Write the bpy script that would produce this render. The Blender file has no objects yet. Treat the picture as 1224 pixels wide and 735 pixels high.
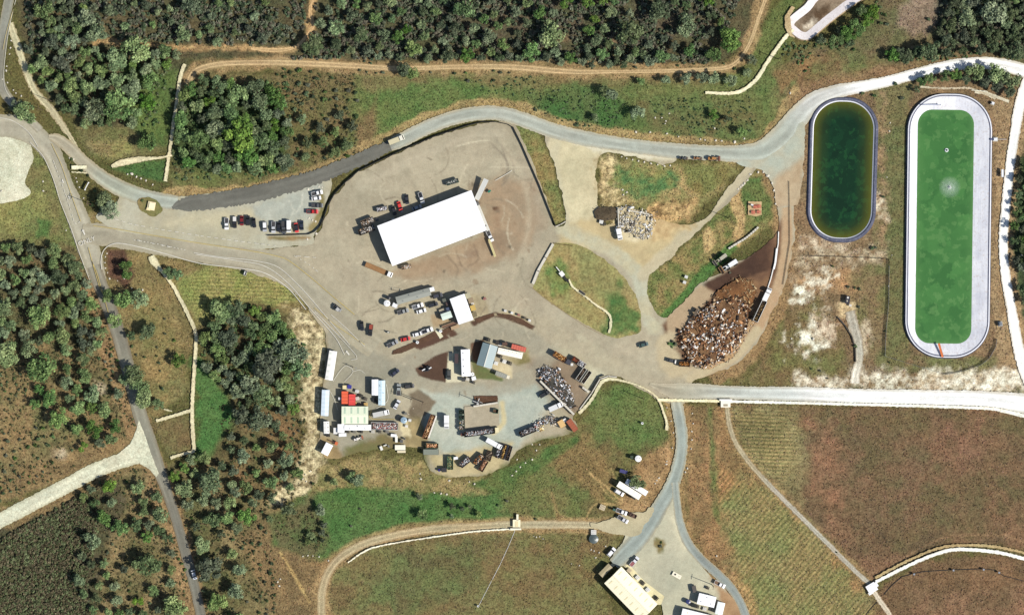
import bpy, bmesh, math, random
import numpy as np
from mathutils import Vector, Matrix
from mathutils.geometry import delaunay_2d_cdt

# ---------------------------------------------------------------- basics
S = 0.4                                   # metres per plan unit; plan x runs east, plan y runs south
def W(x, y): return ((x - 612.0) * S, (367.5 - y) * S)
R = random.Random(11)
scene = bpy.context.scene
COL = scene.collection
ALB = 0.60                                # seen brightness -> surface albedo
def lin(v):
    v /= 255.0
    return v / 12.92 if v <= 0.04045 else ((v + 0.055) / 1.055) ** 2.4
def c(r, g, b): return (min(.88, lin(r) * ALB), min(.88, lin(g) * ALB), min(.88, lin(b) * ALB))

# ---------------------------------------------------------------- numpy noise
def _lat(ix, iy, seed):
    h = (ix.astype(np.int64) * 374761393 + iy.astype(np.int64) * 668265263 + seed * 1442695041) & 0x7fffffff
    h = ((h ^ (h >> 13)) * 1274126177) & 0x7fffffff
    return ((h ^ (h >> 16)) & 0xffff) / 65535.0
def vnoise(x, y, seed):
    ix = np.floor(x); iy = np.floor(y); fx = x - ix; fy = y - iy
    fx = fx * fx * (3 - 2 * fx); fy = fy * fy * (3 - 2 * fy)
    a = _lat(ix, iy, seed); b = _lat(ix + 1, iy, seed); d = _lat(ix, iy + 1, seed); e = _lat(ix + 1, iy + 1, seed)
    return (a * (1 - fx) + b * fx) * (1 - fy) + (d * (1 - fx) + e * fx) * fy
def fbm(x, y, scale, seed=0, octs=4):
    s = 0; amp = .5; t = 0; f = 1.0 / scale
    for o in range(octs):
        s = s + amp * vnoise(x * f + o * 17.3, y * f - o * 9.1, seed + o); t += amp; amp *= .55; f *= 2.07
    return np.clip((s / t - .5) * 1.7 + .5, 0, 1)

# ---------------------------------------------------------------- plan geometry
def segd(px, py, pts, closed):
    n = len(pts); d2 = np.full(px.shape, 1e18)
    for i in range(n if closed else n - 1):
        ax, ay = pts[i]; bx, by = pts[(i + 1) % n]
        vx, vy = bx - ax, by - ay; L = vx * vx + vy * vy + 1e-9
        t = np.clip(((px - ax) * vx + (py - ay) * vy) / L, 0, 1)
        d2 = np.minimum(d2, (px - ax - t * vx) ** 2 + (py - ay - t * vy) ** 2)
    return np.sqrt(d2)
def inside(px, py, pts):
    r = np.zeros(px.shape, bool); n = len(pts)
    for i in range(n):
        ax, ay = pts[i]; bx, by = pts[(i + 1) % n]
        if ay == by: continue
        r ^= ((ay > py) != (by > py)) & (px < (bx - ax) * (py - ay) / (by - ay) + ax)
    return r
def spline(pts, step=2.0, closed=False):
    """Catmull-Rom through the points, resampled about every `step` units (extra columns ride along)."""
    P = [np.array(p, float) for p in pts]; n = len(P); out = []
    rng = range(n) if closed else range(n - 1)
    for i in rng:
        p1, p2 = P[i], P[(i + 1) % n]
        p0 = P[i - 1] if (closed or i > 0) else 2 * p1 - p2
        p3 = P[(i + 2) % n] if (closed or i + 2 < n) else 2 * p2 - p1
        k = max(1, int(np.hypot(*(p2 - p1)[:2]) / step))
        for j in range(k):
            t = j / k
            q = .5 * (2 * p1 + (p2 - p0) * t + (2 * p0 - 5 * p1 + 4 * p2 - p3) * t * t + (3 * p1 - p0 - 3 * p2 + p3) * t ** 3)
            lo, hi = np.minimum(p1, p2), np.maximum(p1, p2)
            q[2:] = np.clip(q[2:], lo[2:], hi[2:]); out.append(q)
    if not closed: out.append(P[-1])
    return np.array(out)
def resample_poly(pts, step, jitter, rnd):
    out = []
    n = len(pts)
    for i in range(n):
        a = np.array(pts[i][:2], float); b = np.array(pts[(i + 1) % n][:2], float)
        L = np.hypot(*(b - a)); k = max(1, int(L / step))
        nx, ny = (b - a)[1] / (L + 1e-9), -(b - a)[0] / (L + 1e-9)
        for j in range(k):
            q = a + (b - a) * j / k; o = (rnd.random() - .5) * 2 * jitter if j else 0
            if jitter >= .5: o += (float(fbm(np.array([q[0]]), np.array([q[1]]), 11, 71, 3)[0]) - .5) * 5 * jitter
            out.append((q[0] + nx * o, q[1] + ny * o))
    return out

# ---------------------------------------------------------------- ground-cover colour fields
def mute(q, k=.2):
    l = .3 * q[0] + .59 * q[1] + .11 * q[2]; g = 1.2 if q[1] >= q[0] * .95 and q[1] < 130 else 1.04; return tuple(min(250, (v + (l - v) * k) * g) for v in q)
def op(shape, a, b=None, fe=4, st=1.0, na=4, sc=14, mix=16, kind='poly', hw=0):
    a = mute(a); b = mute(b) if b else None
    return dict(shape=shape, a=c(*a), b=c(*(b or a)), fe=fe, st=st, na=na, sc=sc, mix=mix, kind=kind, hw=hw)
def line(shape, hw, a, b=None, fe=2, st=1.0, na=1, **k):
    return op([tuple(q[:2]) for q in spline(shape, 6)], a, b, fe, st, na, kind='line', hw=hw, **k)
def blob(x, y, rx, ry, a, b=None, fe=6, ang=0, **k):
    ca, sa = math.cos(math.radians(ang)), math.sin(math.radians(ang)); pts = []
    for i in range(14):
        t = i * math.tau / 14; u, v = rx * math.cos(t), ry * math.sin(t)
        pts.append((x + u * ca - v * sa, y + u * sa + v * ca))
    return op(pts, a, b, fe, **k)
def paint(px, py, base, ops, seed=3):
    col = base
    for i, o in enumerate(ops):
        pts = o['shape']; pad = o['fe'] + o['na'] + o['hw'] + 2
        xs = [q[0] for q in pts]; ys = [q[1] for q in pts]
        idx = np.nonzero((px > min(xs) - pad) & (px < max(xs) + pad) & (py > min(ys) - pad) & (py < max(ys) + pad))[0]
        if not len(idx): continue
        x, y = px[idx], py[idx]
        if o['kind'] == 'line': d = segd(x, y, pts, False) - o['hw']
        else:
            d = segd(x, y, pts, True); d = np.where(inside(x, y, pts), -d, d)
        if o['na']: d = d + (fbm(x, y, o['sc'], seed + i * 7, 4) - .5) * 2 * o['na']
        t = np.clip(.5 - d / (2 * o['fe'] + 1e-6), 0, 1); w = (t * t * (3 - 2 * t) * o['st'])[:, None]
        m = fbm(x, y, o['mix'], seed + 100 + i * 5, 5)[:, None]
        m = np.clip((m - .5) * 1.5 + .5, 0, 1)
        cc = np.array(o['a'])[None] * (1 - m) + np.array(o['b'])[None] * m
        col[idx] = col[idx] * (1 - w) + cc * w
    return col

# ---------------------------------------------------------------- object helpers
def tag(o, label=None, cat=None, group=None, kind=None):
    if label: o['label'] = label
    if cat: o['category'] = cat
    if group: o['group'] = group
    if kind: o['kind'] = kind
    return o
def empty(name, x, y, z=0, rz=0, label=None, cat=None, group=None):
    o = bpy.data.objects.new(name, None); COL.objects.link(o); o.empty_display_size = .5
    wx, wy = W(x, y); o.location = (wx, wy, z); o.rotation_euler = (0, 0, rz)
    return tag(o, label, cat, group)
def head(dx, dy): return math.atan2(-dy, dx)          # plan direction -> rotation about z
def set_tint(me, colors):
    at = me.color_attributes.new('tint', 'FLOAT_COLOR', 'POINT')
    a = np.ones((len(colors), 4), np.float32); a[:, :3] = colors
    at.data.foreach_set('color', a.ravel())
def mesh_np(name, V, F, mat, parent=None, colors=None, smooth=False):
    """V (n,3), F (m,k) numpy arrays -> one mesh object"""
    me = bpy.data.meshes.new(name); V = np.asarray(V, np.float32); F = np.asarray(F, np.int32); k = F.shape[1]
    me.vertices.add(len(V)); me.vertices.foreach_set('co', V.ravel())
    me.loops.add(F.size); me.loops.foreach_set('vertex_index', F.ravel())
    me.polygons.add(len(F)); me.polygons.foreach_set('loop_start', np.arange(0, F.size, k, dtype=np.int32))
    me.polygons.foreach_set('loop_total', np.full(len(F), k, np.int32))
    if smooth: me.polygons.foreach_set('use_smooth', np.ones(len(F), bool))
    me.update(calc_edges=True); me.validate()
    if colors is not None: set_tint(me, colors)
    me.materials.append(mat)
    o = bpy.data.objects.new(name, me); COL.objects.link(o)
    if parent: o.parent = parent
    return o
class MB:
    """collects boxes, cylinders and prisms; build() links them as ONE mesh"""
    def __init__(s): s.v = []; s.f = []
    def add(s, vs, fs):
        n = len(s.v); s.v += [tuple(q) for q in vs]; s.f += [[i + n for i in f] for f in fs]; return s
    def box(s, cx, cy, cz, sx, sy, sz, rz=0, taper=1.0, rx=0, ry=0):
        vs = []
        for z in (-.5, .5):
            k = taper if z > 0 else 1
            for x, y in ((-.5, -.5), (.5, -.5), (.5, .5), (-.5, .5)): vs.append(Vector((x * sx * k, y * sy * k, z * sz)))
        if rz or rx or ry:
            m = Matrix.Rotation(rz, 3, 'Z') @ Matrix.Rotation(ry, 3, 'Y') @ Matrix.Rotation(rx, 3, 'X'); vs = [m @ q for q in vs]
        return s.add([(q[0] + cx, q[1] + cy, q[2] + cz) for q in vs], [(3, 2, 1, 0), (4, 5, 6, 7), (0, 1, 5, 4), (1, 2, 6, 5), (2, 3, 7, 6), (3, 0, 4, 7)])
    def cyl(s, p0, p1, r0, r1=None, n=10):
        r1 = r0 if r1 is None else r1
        p0, p1 = Vector(p0), Vector(p1); d = (p1 - p0).normalized(); q = d.to_track_quat('Z', 'Y'); vs = []
        for p, r in ((p0, r0), (p1, r1)):
            for i in range(n):
                t = i * math.tau / n; vs.append(p + q @ Vector((r * math.cos(t), r * math.sin(t), 0)))
        return s.add(vs, [(i, (i + 1) % n, n + (i + 1) % n, n + i) for i in range(n)] + [tuple(range(n))[::-1], tuple(range(n, 2 * n))])
    def prism(s, prof, y0, y1, w=None):
        """profile in x,z extruded along y; w(x,z)->width factor"""
        n = len(prof); vs = []
        for y in (y0, y1):
            for x, z in prof: vs.append((x, y * (w(x, z) if w else 1), z))
        return s.add(vs, [tuple(range(n)), tuple(range(n, 2 * n))[::-1]] + [(i, n + i, n + (i + 1) % n, (i + 1) % n) for i in range(n)])
    def build(s, name, mat, parent=None, bevel=0, smooth=False):
        me = bpy.data.meshes.new(name); me.from_pydata(s.v, [], s.f)
        bm = bmesh.new(); bm.from_mesh(me); bmesh.ops.recalc_face_normals(bm, faces=bm.faces)
        if bevel: bmesh.ops.bevel(bm, geom=bm.edges[:], offset=bevel, segments=2, affect='EDGES', profile=.6)
        bm.to_mesh(me); bm.free()
        if smooth: me.polygons.foreach_set('use_smooth', [True] * len(me.polygons))
        me.materials.append(mat)
        o = bpy.data.objects.new(name, me); COL.objects.link(o)
        if parent: o.parent = parent
        return o
def copy_tree(o, parent=None):
    d = o.copy(); COL.objects.link(d)
    if parent: d.parent = parent
    for ch in list(o.children): copy_tree(ch, d)
    return d

# ---------------------------------------------------------------- materials
def new_mat(name):
    m = bpy.data.materials.new(name); m.use_nodes = True; nt = m.node_tree; b = nt.nodes['Principled BSDF']
    b.inputs['Specular IOR Level'].default_value = .3
    return m, nt, b
def nd(nt, t, **k):
    n = nt.nodes.new(t)
    for a, v in k.items():
        if a in n.inputs: n.inputs[a].default_value = v
        else: setattr(n, a, v)
    return n
def mth(nt, o, a, b=None):
    n = nt.nodes.new('ShaderNodeMath'); n.operation = o
    for i, v in ((0, a), (1, b)):
        if v is None: continue
        if isinstance(v, (int, float)): n.inputs[i].default_value = v
        else: nt.links.new(v, n.inputs[i])
    return n.outputs[0]
def mixc(nt, fac, a, b, blend='MIX'):
    n = nt.nodes.new('ShaderNodeMix'); n.data_type = 'RGBA'; n.blend_type = blend
    for sock, v in ((n.inputs[0], fac), (n.inputs[6], a), (n.inputs[7], b)):
        if isinstance(v, (int, float)): sock.default_value = v
        elif isinstance(v, tuple): sock.default_value = (*v, 1) if len(v) == 3 else v
        else: nt.links.new(v, sock)
    return n.outputs[2]
def speckle(nt, co, scale, detail=2, rough=.6):
    n = nd(nt, 'ShaderNodeTexNoise', Scale=scale, Detail=detail, Roughness=rough); nt.links.new(co, n.inputs['Vector']); return n.outputs[0]
def surf(name, amp=.5, hue=.25, rough=.9, bump=.3, fine=1.6, coarse=.25, ampc=.3, rows=False):
    """ground sheets: the field colour broken up by grain, clumps and a dry/green shift"""
    m, nt, b = new_mat(name); L = nt.links
    at = nd(nt, 'ShaderNodeAttribute', attribute_name='tint'); co = nd(nt, 'ShaderNodeTexCoord').outputs['Object']
    n1 = speckle(nt, co, fine, 3, .7); n2 = speckle(nt, co, coarse, 5, .65); n3 = speckle(nt, co, .06, 4, .6); n4 = speckle(nt, co, fine * .45, 3)
    f = mth(nt, 'ADD', mth(nt, 'MULTIPLY', mth(nt, 'SUBTRACT', n1, .5), amp * 2.4), mth(nt, 'MULTIPLY', mth(nt, 'SUBTRACT', n2, .5), ampc * 2.4))
    f = mth(nt, 'ADD', f, mth(nt, 'MULTIPLY', mth(nt, 'SUBTRACT', n4, .5), amp * 1.2))
    f = mth(nt, 'MAXIMUM', mth(nt, 'ADD', f, 1.0), .22)
    dry = mixc(nt, mth(nt, 'MULTIPLY', n3, 1.0), (1 + hue, 1.0, 1 - hue), (1 - hue * .8, 1 + hue * .25, 1 - hue * .3))
    dry2 = mixc(nt, mth(nt, 'MULTIPLY', n4, 1.0), (1 + hue, 1 + hue * .2, 1 - hue * .5), (1 - hue, 1 - hue * .2, 1 - hue * .2))
    k = mixc(nt, 1.0, mixc(nt, 1.0, at.outputs['Color'], dry, 'MULTIPLY'), dry2, 'MULTIPLY')
    comb = nd(nt, 'ShaderNodeCombineColor'); [L.new(f, comb.inputs[i]) for i in range(3)]
    k = mixc(nt, 1.0, k, comb.outputs[0], 'MULTIPLY')
    if rows:
        ra = nd(nt, 'ShaderNodeAttribute', attribute_name='rows'); sep = nd(nt, 'ShaderNodeSeparateColor'); L.new(ra.outputs['Color'], sep.inputs[0])
        for i, (ang, per) in enumerate(((2, 1.75), (-50, 2.1), (2, 2.4))):
            mp = nd(nt, 'ShaderNodeMapping'); mp.inputs['Rotation'].default_value = (0, 0, math.radians(ang)); L.new(co, mp.inputs[0])
            wv = nd(nt, 'ShaderNodeTexWave', bands_direction='Y', Scale=math.tau / per / 20 , Distortion=1.0, Detail=2.0); wv.inputs['Detail Scale'].default_value = .6
            L.new(mp.outputs[0], wv.inputs[0])
            tint = mixc(nt, wv.outputs['Fac'], (.72, .8, .66), (1.5, 1.4, 1.3))
            k = mixc(nt, sep.outputs[i], k, mixc(nt, 1.0, k, tint, 'MULTIPLY'))
    L.new(k, b.inputs['Base Color']); b.inputs['Roughness'].default_value = rough; b.inputs['Specular IOR Level'].default_value = .15
    if bump:
        bp = nd(nt, 'ShaderNodeBump', Strength=bump, Distance=.35); L.new(n1, bp.inputs['Height']); L.new(bp.outputs[0], b.inputs['Normal'])
    return m
_M = {}
def M(name, rgb=None, rough=.6, amp=.12, scale=1.5, metal=0, stripe=None, streak=None, spec=.3):
    """plain things: paint, metal, plastic ... with wear; stripe=(axis, period, depth) for ribbed sheet"""
    if name in _M: return _M[name]
    m, nt, b = new_mat(name); L = nt.links; co = nd(nt, 'ShaderNodeTexCoord').outputs['Object']
    n1 = speckle(nt, co, scale, 6, .65); n2 = speckle(nt, co, scale * .23, 3)
    f = mth(nt, 'ADD', 1.0, mth(nt, 'ADD', mth(nt, 'MULTIPLY', mth(nt, 'SUBTRACT', n1, .5), amp * 2.2), mth(nt, 'MULTIPLY', mth(nt, 'SUBTRACT', n2, .5), amp * 1.6)))
    if stripe:
        wv = nd(nt, 'ShaderNodeTexWave', bands_direction=stripe[0], Scale=math.tau / stripe[1] / 20); L.new(co, wv.inputs[0])
        f = mth(nt, 'MULTIPLY', f, mth(nt, 'ADD', 1 - stripe[2] / 2, mth(nt, 'MULTIPLY', wv.outputs['Fac'], stripe[2])))
    comb = nd(nt, 'ShaderNodeCombineColor'); [L.new(f, comb.inputs[i]) for i in range(3)]
    L.new(mixc(nt, 1.0, c(*rgb), comb.outputs[0], 'MULTIPLY'), b.inputs['Base Color'])
    b.inputs['Roughness'].default_value = rough; b.inputs['Metallic'].default_value = metal; b.inputs['Specular IOR Level'].default_value = spec
    _M[name] = m; return m
def tintmat(name, rough=.85, amp=.2, scale=2.5, spec=.2):
    """pieces that each carry their own colour (leaves, rubble, bales)"""
    if name in _M: return _M[name]
    m, nt, b = new_mat(name); L = nt.links
    at = nd(nt, 'ShaderNodeAttribute', attribute_name='tint'); co = nd(nt, 'ShaderNodeTexCoord').outputs['Object']
    f = mth(nt, 'ADD', 1 - amp, mth(nt, 'MULTIPLY', speckle(nt, co, scale, 4), amp * 2))
    comb = nd(nt, 'ShaderNodeCombineColor'); [L.new(f, comb.inputs[i]) for i in range(3)]
    k = mixc(nt, 1.0, at.outputs['Color'], comb.outputs[0], 'MULTIPLY')
    oi = nd(nt, 'ShaderNodeObjectInfo'); hs = nd(nt, 'ShaderNodeHueSaturation')
    r2 = mth(nt, 'FRACT', mth(nt, 'MULTIPLY', oi.outputs['Random'], 7.31)); r3 = mth(nt, 'FRACT', mth(nt, 'MULTIPLY', oi.outputs['Random'], 23.7))
    L.new(mth(nt, 'ADD', .485, mth(nt, 'MULTIPLY', r2, .035)), hs.inputs['Hue']); L.new(mth(nt, 'ADD', .72, mth(nt, 'MULTIPLY', r3, .5)), hs.inputs['Saturation'])
    L.new(mth(nt, 'ADD', .72, mth(nt, 'MULTIPLY', oi.outputs['Random'], .6)), hs.inputs['Value']); L.new(k, hs.inputs['Color'])
    L.new(hs.outputs[0], b.inputs['Base Color']); b.inputs['Roughness'].default_value = rough; b.inputs['Specular IOR Level'].default_value = spec
    _M[name] = m; return m
# ================================================================ LAND
HARD = np.zeros((860, 1340), bool)                # plan raster (offset 50): sealed or open ground where nothing grows
def mark_poly(pts, grow=1.0):
    xs = [p[0] for p in pts]; ys = [p[1] for p in pts]
    x0, x1 = max(-50, int(min(xs)) - 3), min(1289, int(max(xs)) + 4); y0, y1 = max(-50, int(min(ys)) - 3), min(809, int(max(ys)) + 4)
    if x1 <= x0 or y1 <= y0: return
    gx, gy = np.meshgrid(np.arange(x0, x1) + .5, np.arange(y0, y1) + .5); gx, gy = gx.ravel(), gy.ravel()
    m = inside(gx, gy, pts) | (segd(gx, gy, pts, True) < grow)
    HARD[(gy[m] + 49.5).astype(int), (gx[m] + 49.5).astype(int)] = True
def is_hard(x, y): return HARD[np.clip((np.asarray(y) + 50).astype(int), 0, 859), np.clip((np.asarray(x) + 50).astype(int), 0, 1339)]

OL = (104, 96, 62); OL2 = (82, 84, 50); GR = (66, 84, 44); GR2 = (48, 74, 36); VG = (46, 88, 36); BR = (122, 92, 64); BR2 = (98, 74, 52)
TAN = (182, 156, 108); TAN2 = (146, 120, 78); SAND = (206, 180, 132); FL = (66, 66, 44); FL2 = (92, 80, 56); WH = (216, 208, 194)
G = [
 # woods and scrub, north
 op([(20,-60),(930,-60),(905,20),(890,60),(860,78),(600,78),(350,76),(230,74),(205,150),(190,178),(120,172),(95,150),(58,120),(28,70)], FL, FL2, 6, na=5),
 op([(430,0),(520,-20),(860,-20),(850,40),(700,60),(560,50)], (92,80,64), (66,70,46), 10, na=12),
 op([(150,80),(210,85),(204,180),(175,178),(150,140)], (80,96,46), (62,84,40), 8, na=8),
 op([(85,148),(150,150),(200,180),(150,195),(110,185)], (110,100,64), (84,90,50), 5),
 op([(100,170),(150,165),(160,180),(140,192),(112,184)], (128,112,74), (110,108,64), 4),
 op([(130,200),(200,190),(196,218),(150,208)], (52,82,40), (64,90,44), 3, na=2),
 # island wood
 op([(210,100),(240,88),(430,84),(440,190),(380,205),(300,222),(205,222)], (112,94,62), (84,84,48), 5),
 op([(205,110),(320,100),(345,160),(340,205),(250,215),(205,200)], (62,78,40), (52,66,36), 10),
 op([(200,205),(320,205),(300,226),(205,228)], (84,92,48), (104,98,60), 4, na=3),
 # field above the gravel road
 op([(425,88),(600,84),(850,88),(930,70),(960,110),(905,172),(760,168),(690,155),(620,135),(570,128),(500,150),(440,190),(415,190)], (96,98,56), (74,90,46), 6),
 op([(430,90),(640,86),(860,90),(860,100),(640,104),(430,110)], (118,102,66), (96,92,56), 6),
 op([(440,110),(560,96),(600,110),(520,135),(440,180)], (70,94,46), (86,98,52), 9, na=8),
 op([(625,112),(690,100),(730,110),(770,140),(745,158),(680,150),(640,130)], (54,88,42), (72,88,48), 8, na=8),
 op([(760,120),(900,110),(905,165),(780,165)], (76,94,50), (102,96,58), 10, na=8),
 op([(895,60),(940,-10),(960,-10),(945,50),(915,90)], (84,92,48), (70,86,42), 5),
 op([(425,150),(450,120),(448,170),(425,195)], (132,104,72), (104,92,58), 6),
 # north-east corner
 op([(930,110),(950,60),(1000,50),(1060,-10),(1140,-20),(1300,-20),(1300,90),(1180,72),(1100,82),(1000,100),(955,140)], (108,92,66), (84,84,54), 6),
 op([(930,80),(990,60),(1060,72),(1050,90),(980,100),(930,130)], (122,94,64), (84,92,52), 10, na=10),
 op([(925,90),(970,62),(975,72),(935,108)], (140,106,70), (118,98,62), 4),
 op([(1075,10),(1100,-10),(1128,0),(1120,30),(1090,42),(1070,30)], (148,124,108), (124,104,88), 8, na=6),
 op([(1120,-30),(1300,-30),(1300,70),(1180,66),(1118,50)], (74,72,60), (56,58,46), 6),
 op([(985,55),(1055,0),(1060,25),(1000,60)], (74,80,46), (92,82,58), 4),
 # west
 op([(35,175),(58,186),(110,290),(110,340),(-60,300),(-60,200)], (116,108,66), (90,98,54), 5),
 op([(-60,235),(50,230),(60,262),(20,275),(-60,270)], (136,128,74), (106,108,60), 8, na=8),
 op([(44,262),(62,265),(58,285),(46,282)], (58,92,44), (74,96,48), 4),
 op([(-60,285),(105,300),(135,400),(165,510),(150,535),(60,575),(-60,620)], (132,110,74), (96,90,58), 6, na=6),
 op([(-60,290),(80,300),(120,370),(110,420),(40,400),(-60,430)], (76,76,48), (104,88,60), 12, na=14),
 op([(-60,440),(60,470),(130,480),(130,520),(40,540),(-60,600)], (138,112,76), (92,90,56), 10, na=12),
 op([(-60,590),(30,560),(140,520),(160,530),(60,580),(-60,625)], (152,122,82), (120,98,66), 5),
 blob(117,463,10,8,(176,158,136),(150,130,100),4), blob(72,540,8,7,(188,172,150),(150,126,96),4),
 # strip between main road and entrance
 op([(122,300),(180,300),(240,320),(345,330),(375,370),(378,400),(300,380),(240,400),(200,480),(185,510),(165,470),(148,400),(128,340)], (136,116,74), (110,98,60), 5),
 op([(128,298),(150,298),(160,330),(150,345),(128,330)], (104,72,56), (88,62,48), 3, na=2),
 op([(205,335),(260,315),(345,335),(362,362),(300,368),(262,372),(238,392)], (138,128,78), (104,110,58), 5),
 op([(152,360),(185,340),(215,420),(228,470),(190,490),(170,430)], (142,118,76), (112,106,64), 5),
 op([(180,500),(230,495),(232,545),(200,545)], (112,92,60), (92,90,54), 3),
 op([(232,430),(285,450),(288,520),(270,560),(236,548)], (52,92,42), (66,96,48), 6, na=6),
 # central wood and sandy slope
 op([(235,395),(265,365),(310,360),(345,380),(368,420),(368,480),(340,560),(300,600),(250,620),(240,560),(285,500),(250,440)], (72,74,42), (96,82,54), 6),
 op([(300,480),(352,500),(366,560),(330,610),(280,610),(270,560)], (128,98,66), (84,80,50), 8, na=8),
 op([(345,365),(375,372),(388,400),(388,450),(384,545),(392,575),(340,600),(300,625),(285,640),(310,600),(352,575),(366,520),(362,440),(352,400)], (212,194,156), (118,102,70), 5, na=8, mix=5),
 # south-west
 op([(175,555),(250,560),(330,600),(400,690),(380,800),(240,800),(100,800),(96,600),(150,560)], (136,116,80), (98,92,58), 6, na=8),
 op([(180,560),(230,575),(260,640),(300,735),(250,735),(220,640)], (78,82,48), (104,92,60), 10, na=8),
 op([(-60,645),(60,600),(130,565),(150,600),(120,680),(110,800),(-60,800)], FL, (84,76,58), 6, na=5),
 op([(285,640),(330,610),(400,660),(388,700),(390,740),(330,740)], (138,110,74), (112,92,62), 6),
 # middle meadows
 op([(322,618),(372,585),(420,565),(500,585),(600,585),(640,610),(610,624),(500,632),(440,645),(402,670),(388,668),(330,650)], (56,90,42), (70,94,48), 5, na=4),
 op([(322,618),(372,590),(390,640),(380,668),(330,652)], (70,84,46), (84,80,52), 6, na=6),
 op([(385,560),(430,545),(500,548),(540,570),(600,572),(620,586),(520,592),(420,580),(372,590)], (150,128,84), (100,96,56), 5, na=6, mix=8),
 op([(400,675),(450,650),(560,634),(612,632),(735,632),(738,650),(712,690),(760,800),(392,800),(394,700)], (96,94,56), (116,96,62), 5),
 op([(470,660),(580,650),(570,700),(500,735),(430,720)], (84,94,54), (98,92,58), 12, na=12),
 op([(640,640),(720,640),(725,670),(690,700),(640,690)], (118,96,62), (92,92,54), 8, na=8),
 op([(600,600),(640,540),(700,500),(740,458),(785,462),(800,500),(800,560),(770,610),(740,624),(618,624)], (106,94,58), (82,90,48), 5, na=4),
 op([(700,478),(745,460),(795,470),(800,520),(760,540),(710,520)], (72,94,46), (88,94,52), 8, na=8),
 op([(600,575),(640,560),(690,575),(690,622),(630,624),(600,610)], (78,92,48), (96,92,54), 8, na=8),
 op([(640,545),(700,520),(740,550),(720,600),(680,570)], (134,108,68), (108,94,58), 10, na=10),
 op([(765,550),(800,525),(806,545),(795,590),(775,610),(742,622),(735,600),(755,575)], (168,132,92), (138,108,72), 4, na=3),
 op([(560,580),(690,520),(694,526),(600,592)], (62,88,42), (84,92,48), 3, na=3),
 # yard-side islands
 op([(664,290),(705,298),(750,335),(766,390),(740,406),(700,395),(660,365),(638,345),(645,310)], (156,134,84), (126,118,72), 3, na=3),
 op([(650,315),(680,310),(686,350),(668,360),(652,335)], (84,104,52), (70,96,46), 4, na=4),
 op([(726,345),(738,338),(762,380),(764,398),(725,400)], (56,92,44), (70,98,48), 4, na=3),
 op([(612,152),(640,150),(662,200),(676,262),(664,268),(640,205)], (92,100,54), (140,118,72), 2, na=2),
 op([(716,186),(800,198),(878,192),(884,205),(850,235),(822,262),(800,270),(735,262),(722,240)], (166,140,92), (104,102,60), 4, na=4),
 op([(716,186),(740,192),(748,225),(742,262),(800,270),(735,266),(720,242)], (210,186,140), (124,106,66), 6, na=8, mix=5), op([(780,235),(830,240),(822,262),(790,268),(770,255)], (200,160,108), (130,102,64), 6, na=8, mix=5),
 op([(736,200),(800,202),(812,225),(790,235),(745,228),(728,215)], (66,100,56), (112,112,62), 7, na=11, sc=10, mix=9),
 op([(815,196),(878,194),(866,218),(840,236),(820,222)], (122,110,62), (98,102,56), 4, na=4),
 op([(770,335),(830,285),(880,225),(912,203),(930,230),(932,262),(905,280),(862,310),(790,388),(768,360)], (84,94,48), (142,122,76), 3, na=3, mix=10),
 op([(790,375),(850,310),(880,285),(884,292),(800,385),(775,390)], (56,92,40), (70,98,46), 2, na=2),
 op([(888,212),(925,208),(930,250),(905,262),(885,250)], (60,92,44), (84,94,50), 3, na=3),
 op([(868,232),(885,228),(892,262),(884,296),(876,292),(880,262)], (190,154,104), (172,140,94), 2, na=2),
 op([(838,278),(848,270),(858,290),(850,300),(842,302)], (188,156,106), (168,138,92), 2, na=2),
 # ponds
 op([(940,110),(1060,80),(1225,90),(1225,460),(1050,465),(1020,455),(900,455),(945,380)], (138,108,80), (112,92,66), 6, na=6),
 op([(900,448),(940,375),(975,360),(1000,400),(1015,450),(960,462),(840,460)], (92,92,52), (116,94,62), 8, na=6),
 op([(1055,110),(1088,115),(1085,435),(1130,440),(1060,450),(1046,420),(1046,200)], (108,100,64), (84,90,54), 5, na=6),
 op([(1010,330),(1060,310),(1060,420),(1030,420)], (92,92,54), (126,104,74), 8, na=8),
 op([(1040,95),(1090,100),(1085,125),(1058,140),(1040,110)], (112,104,68), (98,94,60), 5),
 op([(1085,425),(1190,430),(1175,450),(1130,446)], (94,96,58), (112,100,66), 4),
 op([(950,330),(1010,320),(1020,345),(985,350),(960,345)], (176,132,92), (150,118,84), 8, na=8),
 op([(940,295),(1060,292),(1060,312),(945,330)], (186,166,142), (132,104,76), 7, na=9, mix=7), op([(1052,110),(1060,110),(1058,300),(1048,300)], (150,122,92), (112,100,66), 6, na=8, mix=7), op([(1040,235),(1056,230),(1056,262),(1042,262)], (206,190,170), (150,120,92), 6, na=8, mix=5), op([(958,285),(1020,290),(1010,300),(955,298)], (206,186,166), (150,118,90), 5, na=6, mix=5),
 blob(972,342,27,9,(232,226,214),(150,124,96),9,-35,mix=5,na=14,sc=8), blob(968,402,24,16,(232,226,216),(160,136,108),10,-50,mix=5,na=16,sc=9), blob(984,392,10,16,(206,186,166),(140,112,86),6,20,mix=5,na=10), blob(963,405,7,6,(240,236,226),None,3),
 blob(1062,458,13,8,WH,(230,226,218),3,mix=5), blob(1104,458,14,10,(212,200,184),(150,124,100),4,mix=7), blob(1195,448,16,7,(226,216,200),(180,156,120),4), blob(1208,440,6,12,(226,218,204),None,3),
 blob(1035,402,7,22,(190,172,150),(140,114,86),4,mix=6), op([(950,446),(1230,448),(1230,466),(950,466)], (220,210,196), (136,112,84), 6, na=9, mix=5), op([(1096,446),(1230,440),(1230,466),(1090,466)], (228,222,212), (170,148,122), 6, na=10, mix=6),
 op([(1188,120),(1215,110),(1216,200),(1200,280),(1208,360),(1222,440),(1190,440),(1186,300)], (160,132,98), (138,110,80), 4),
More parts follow.
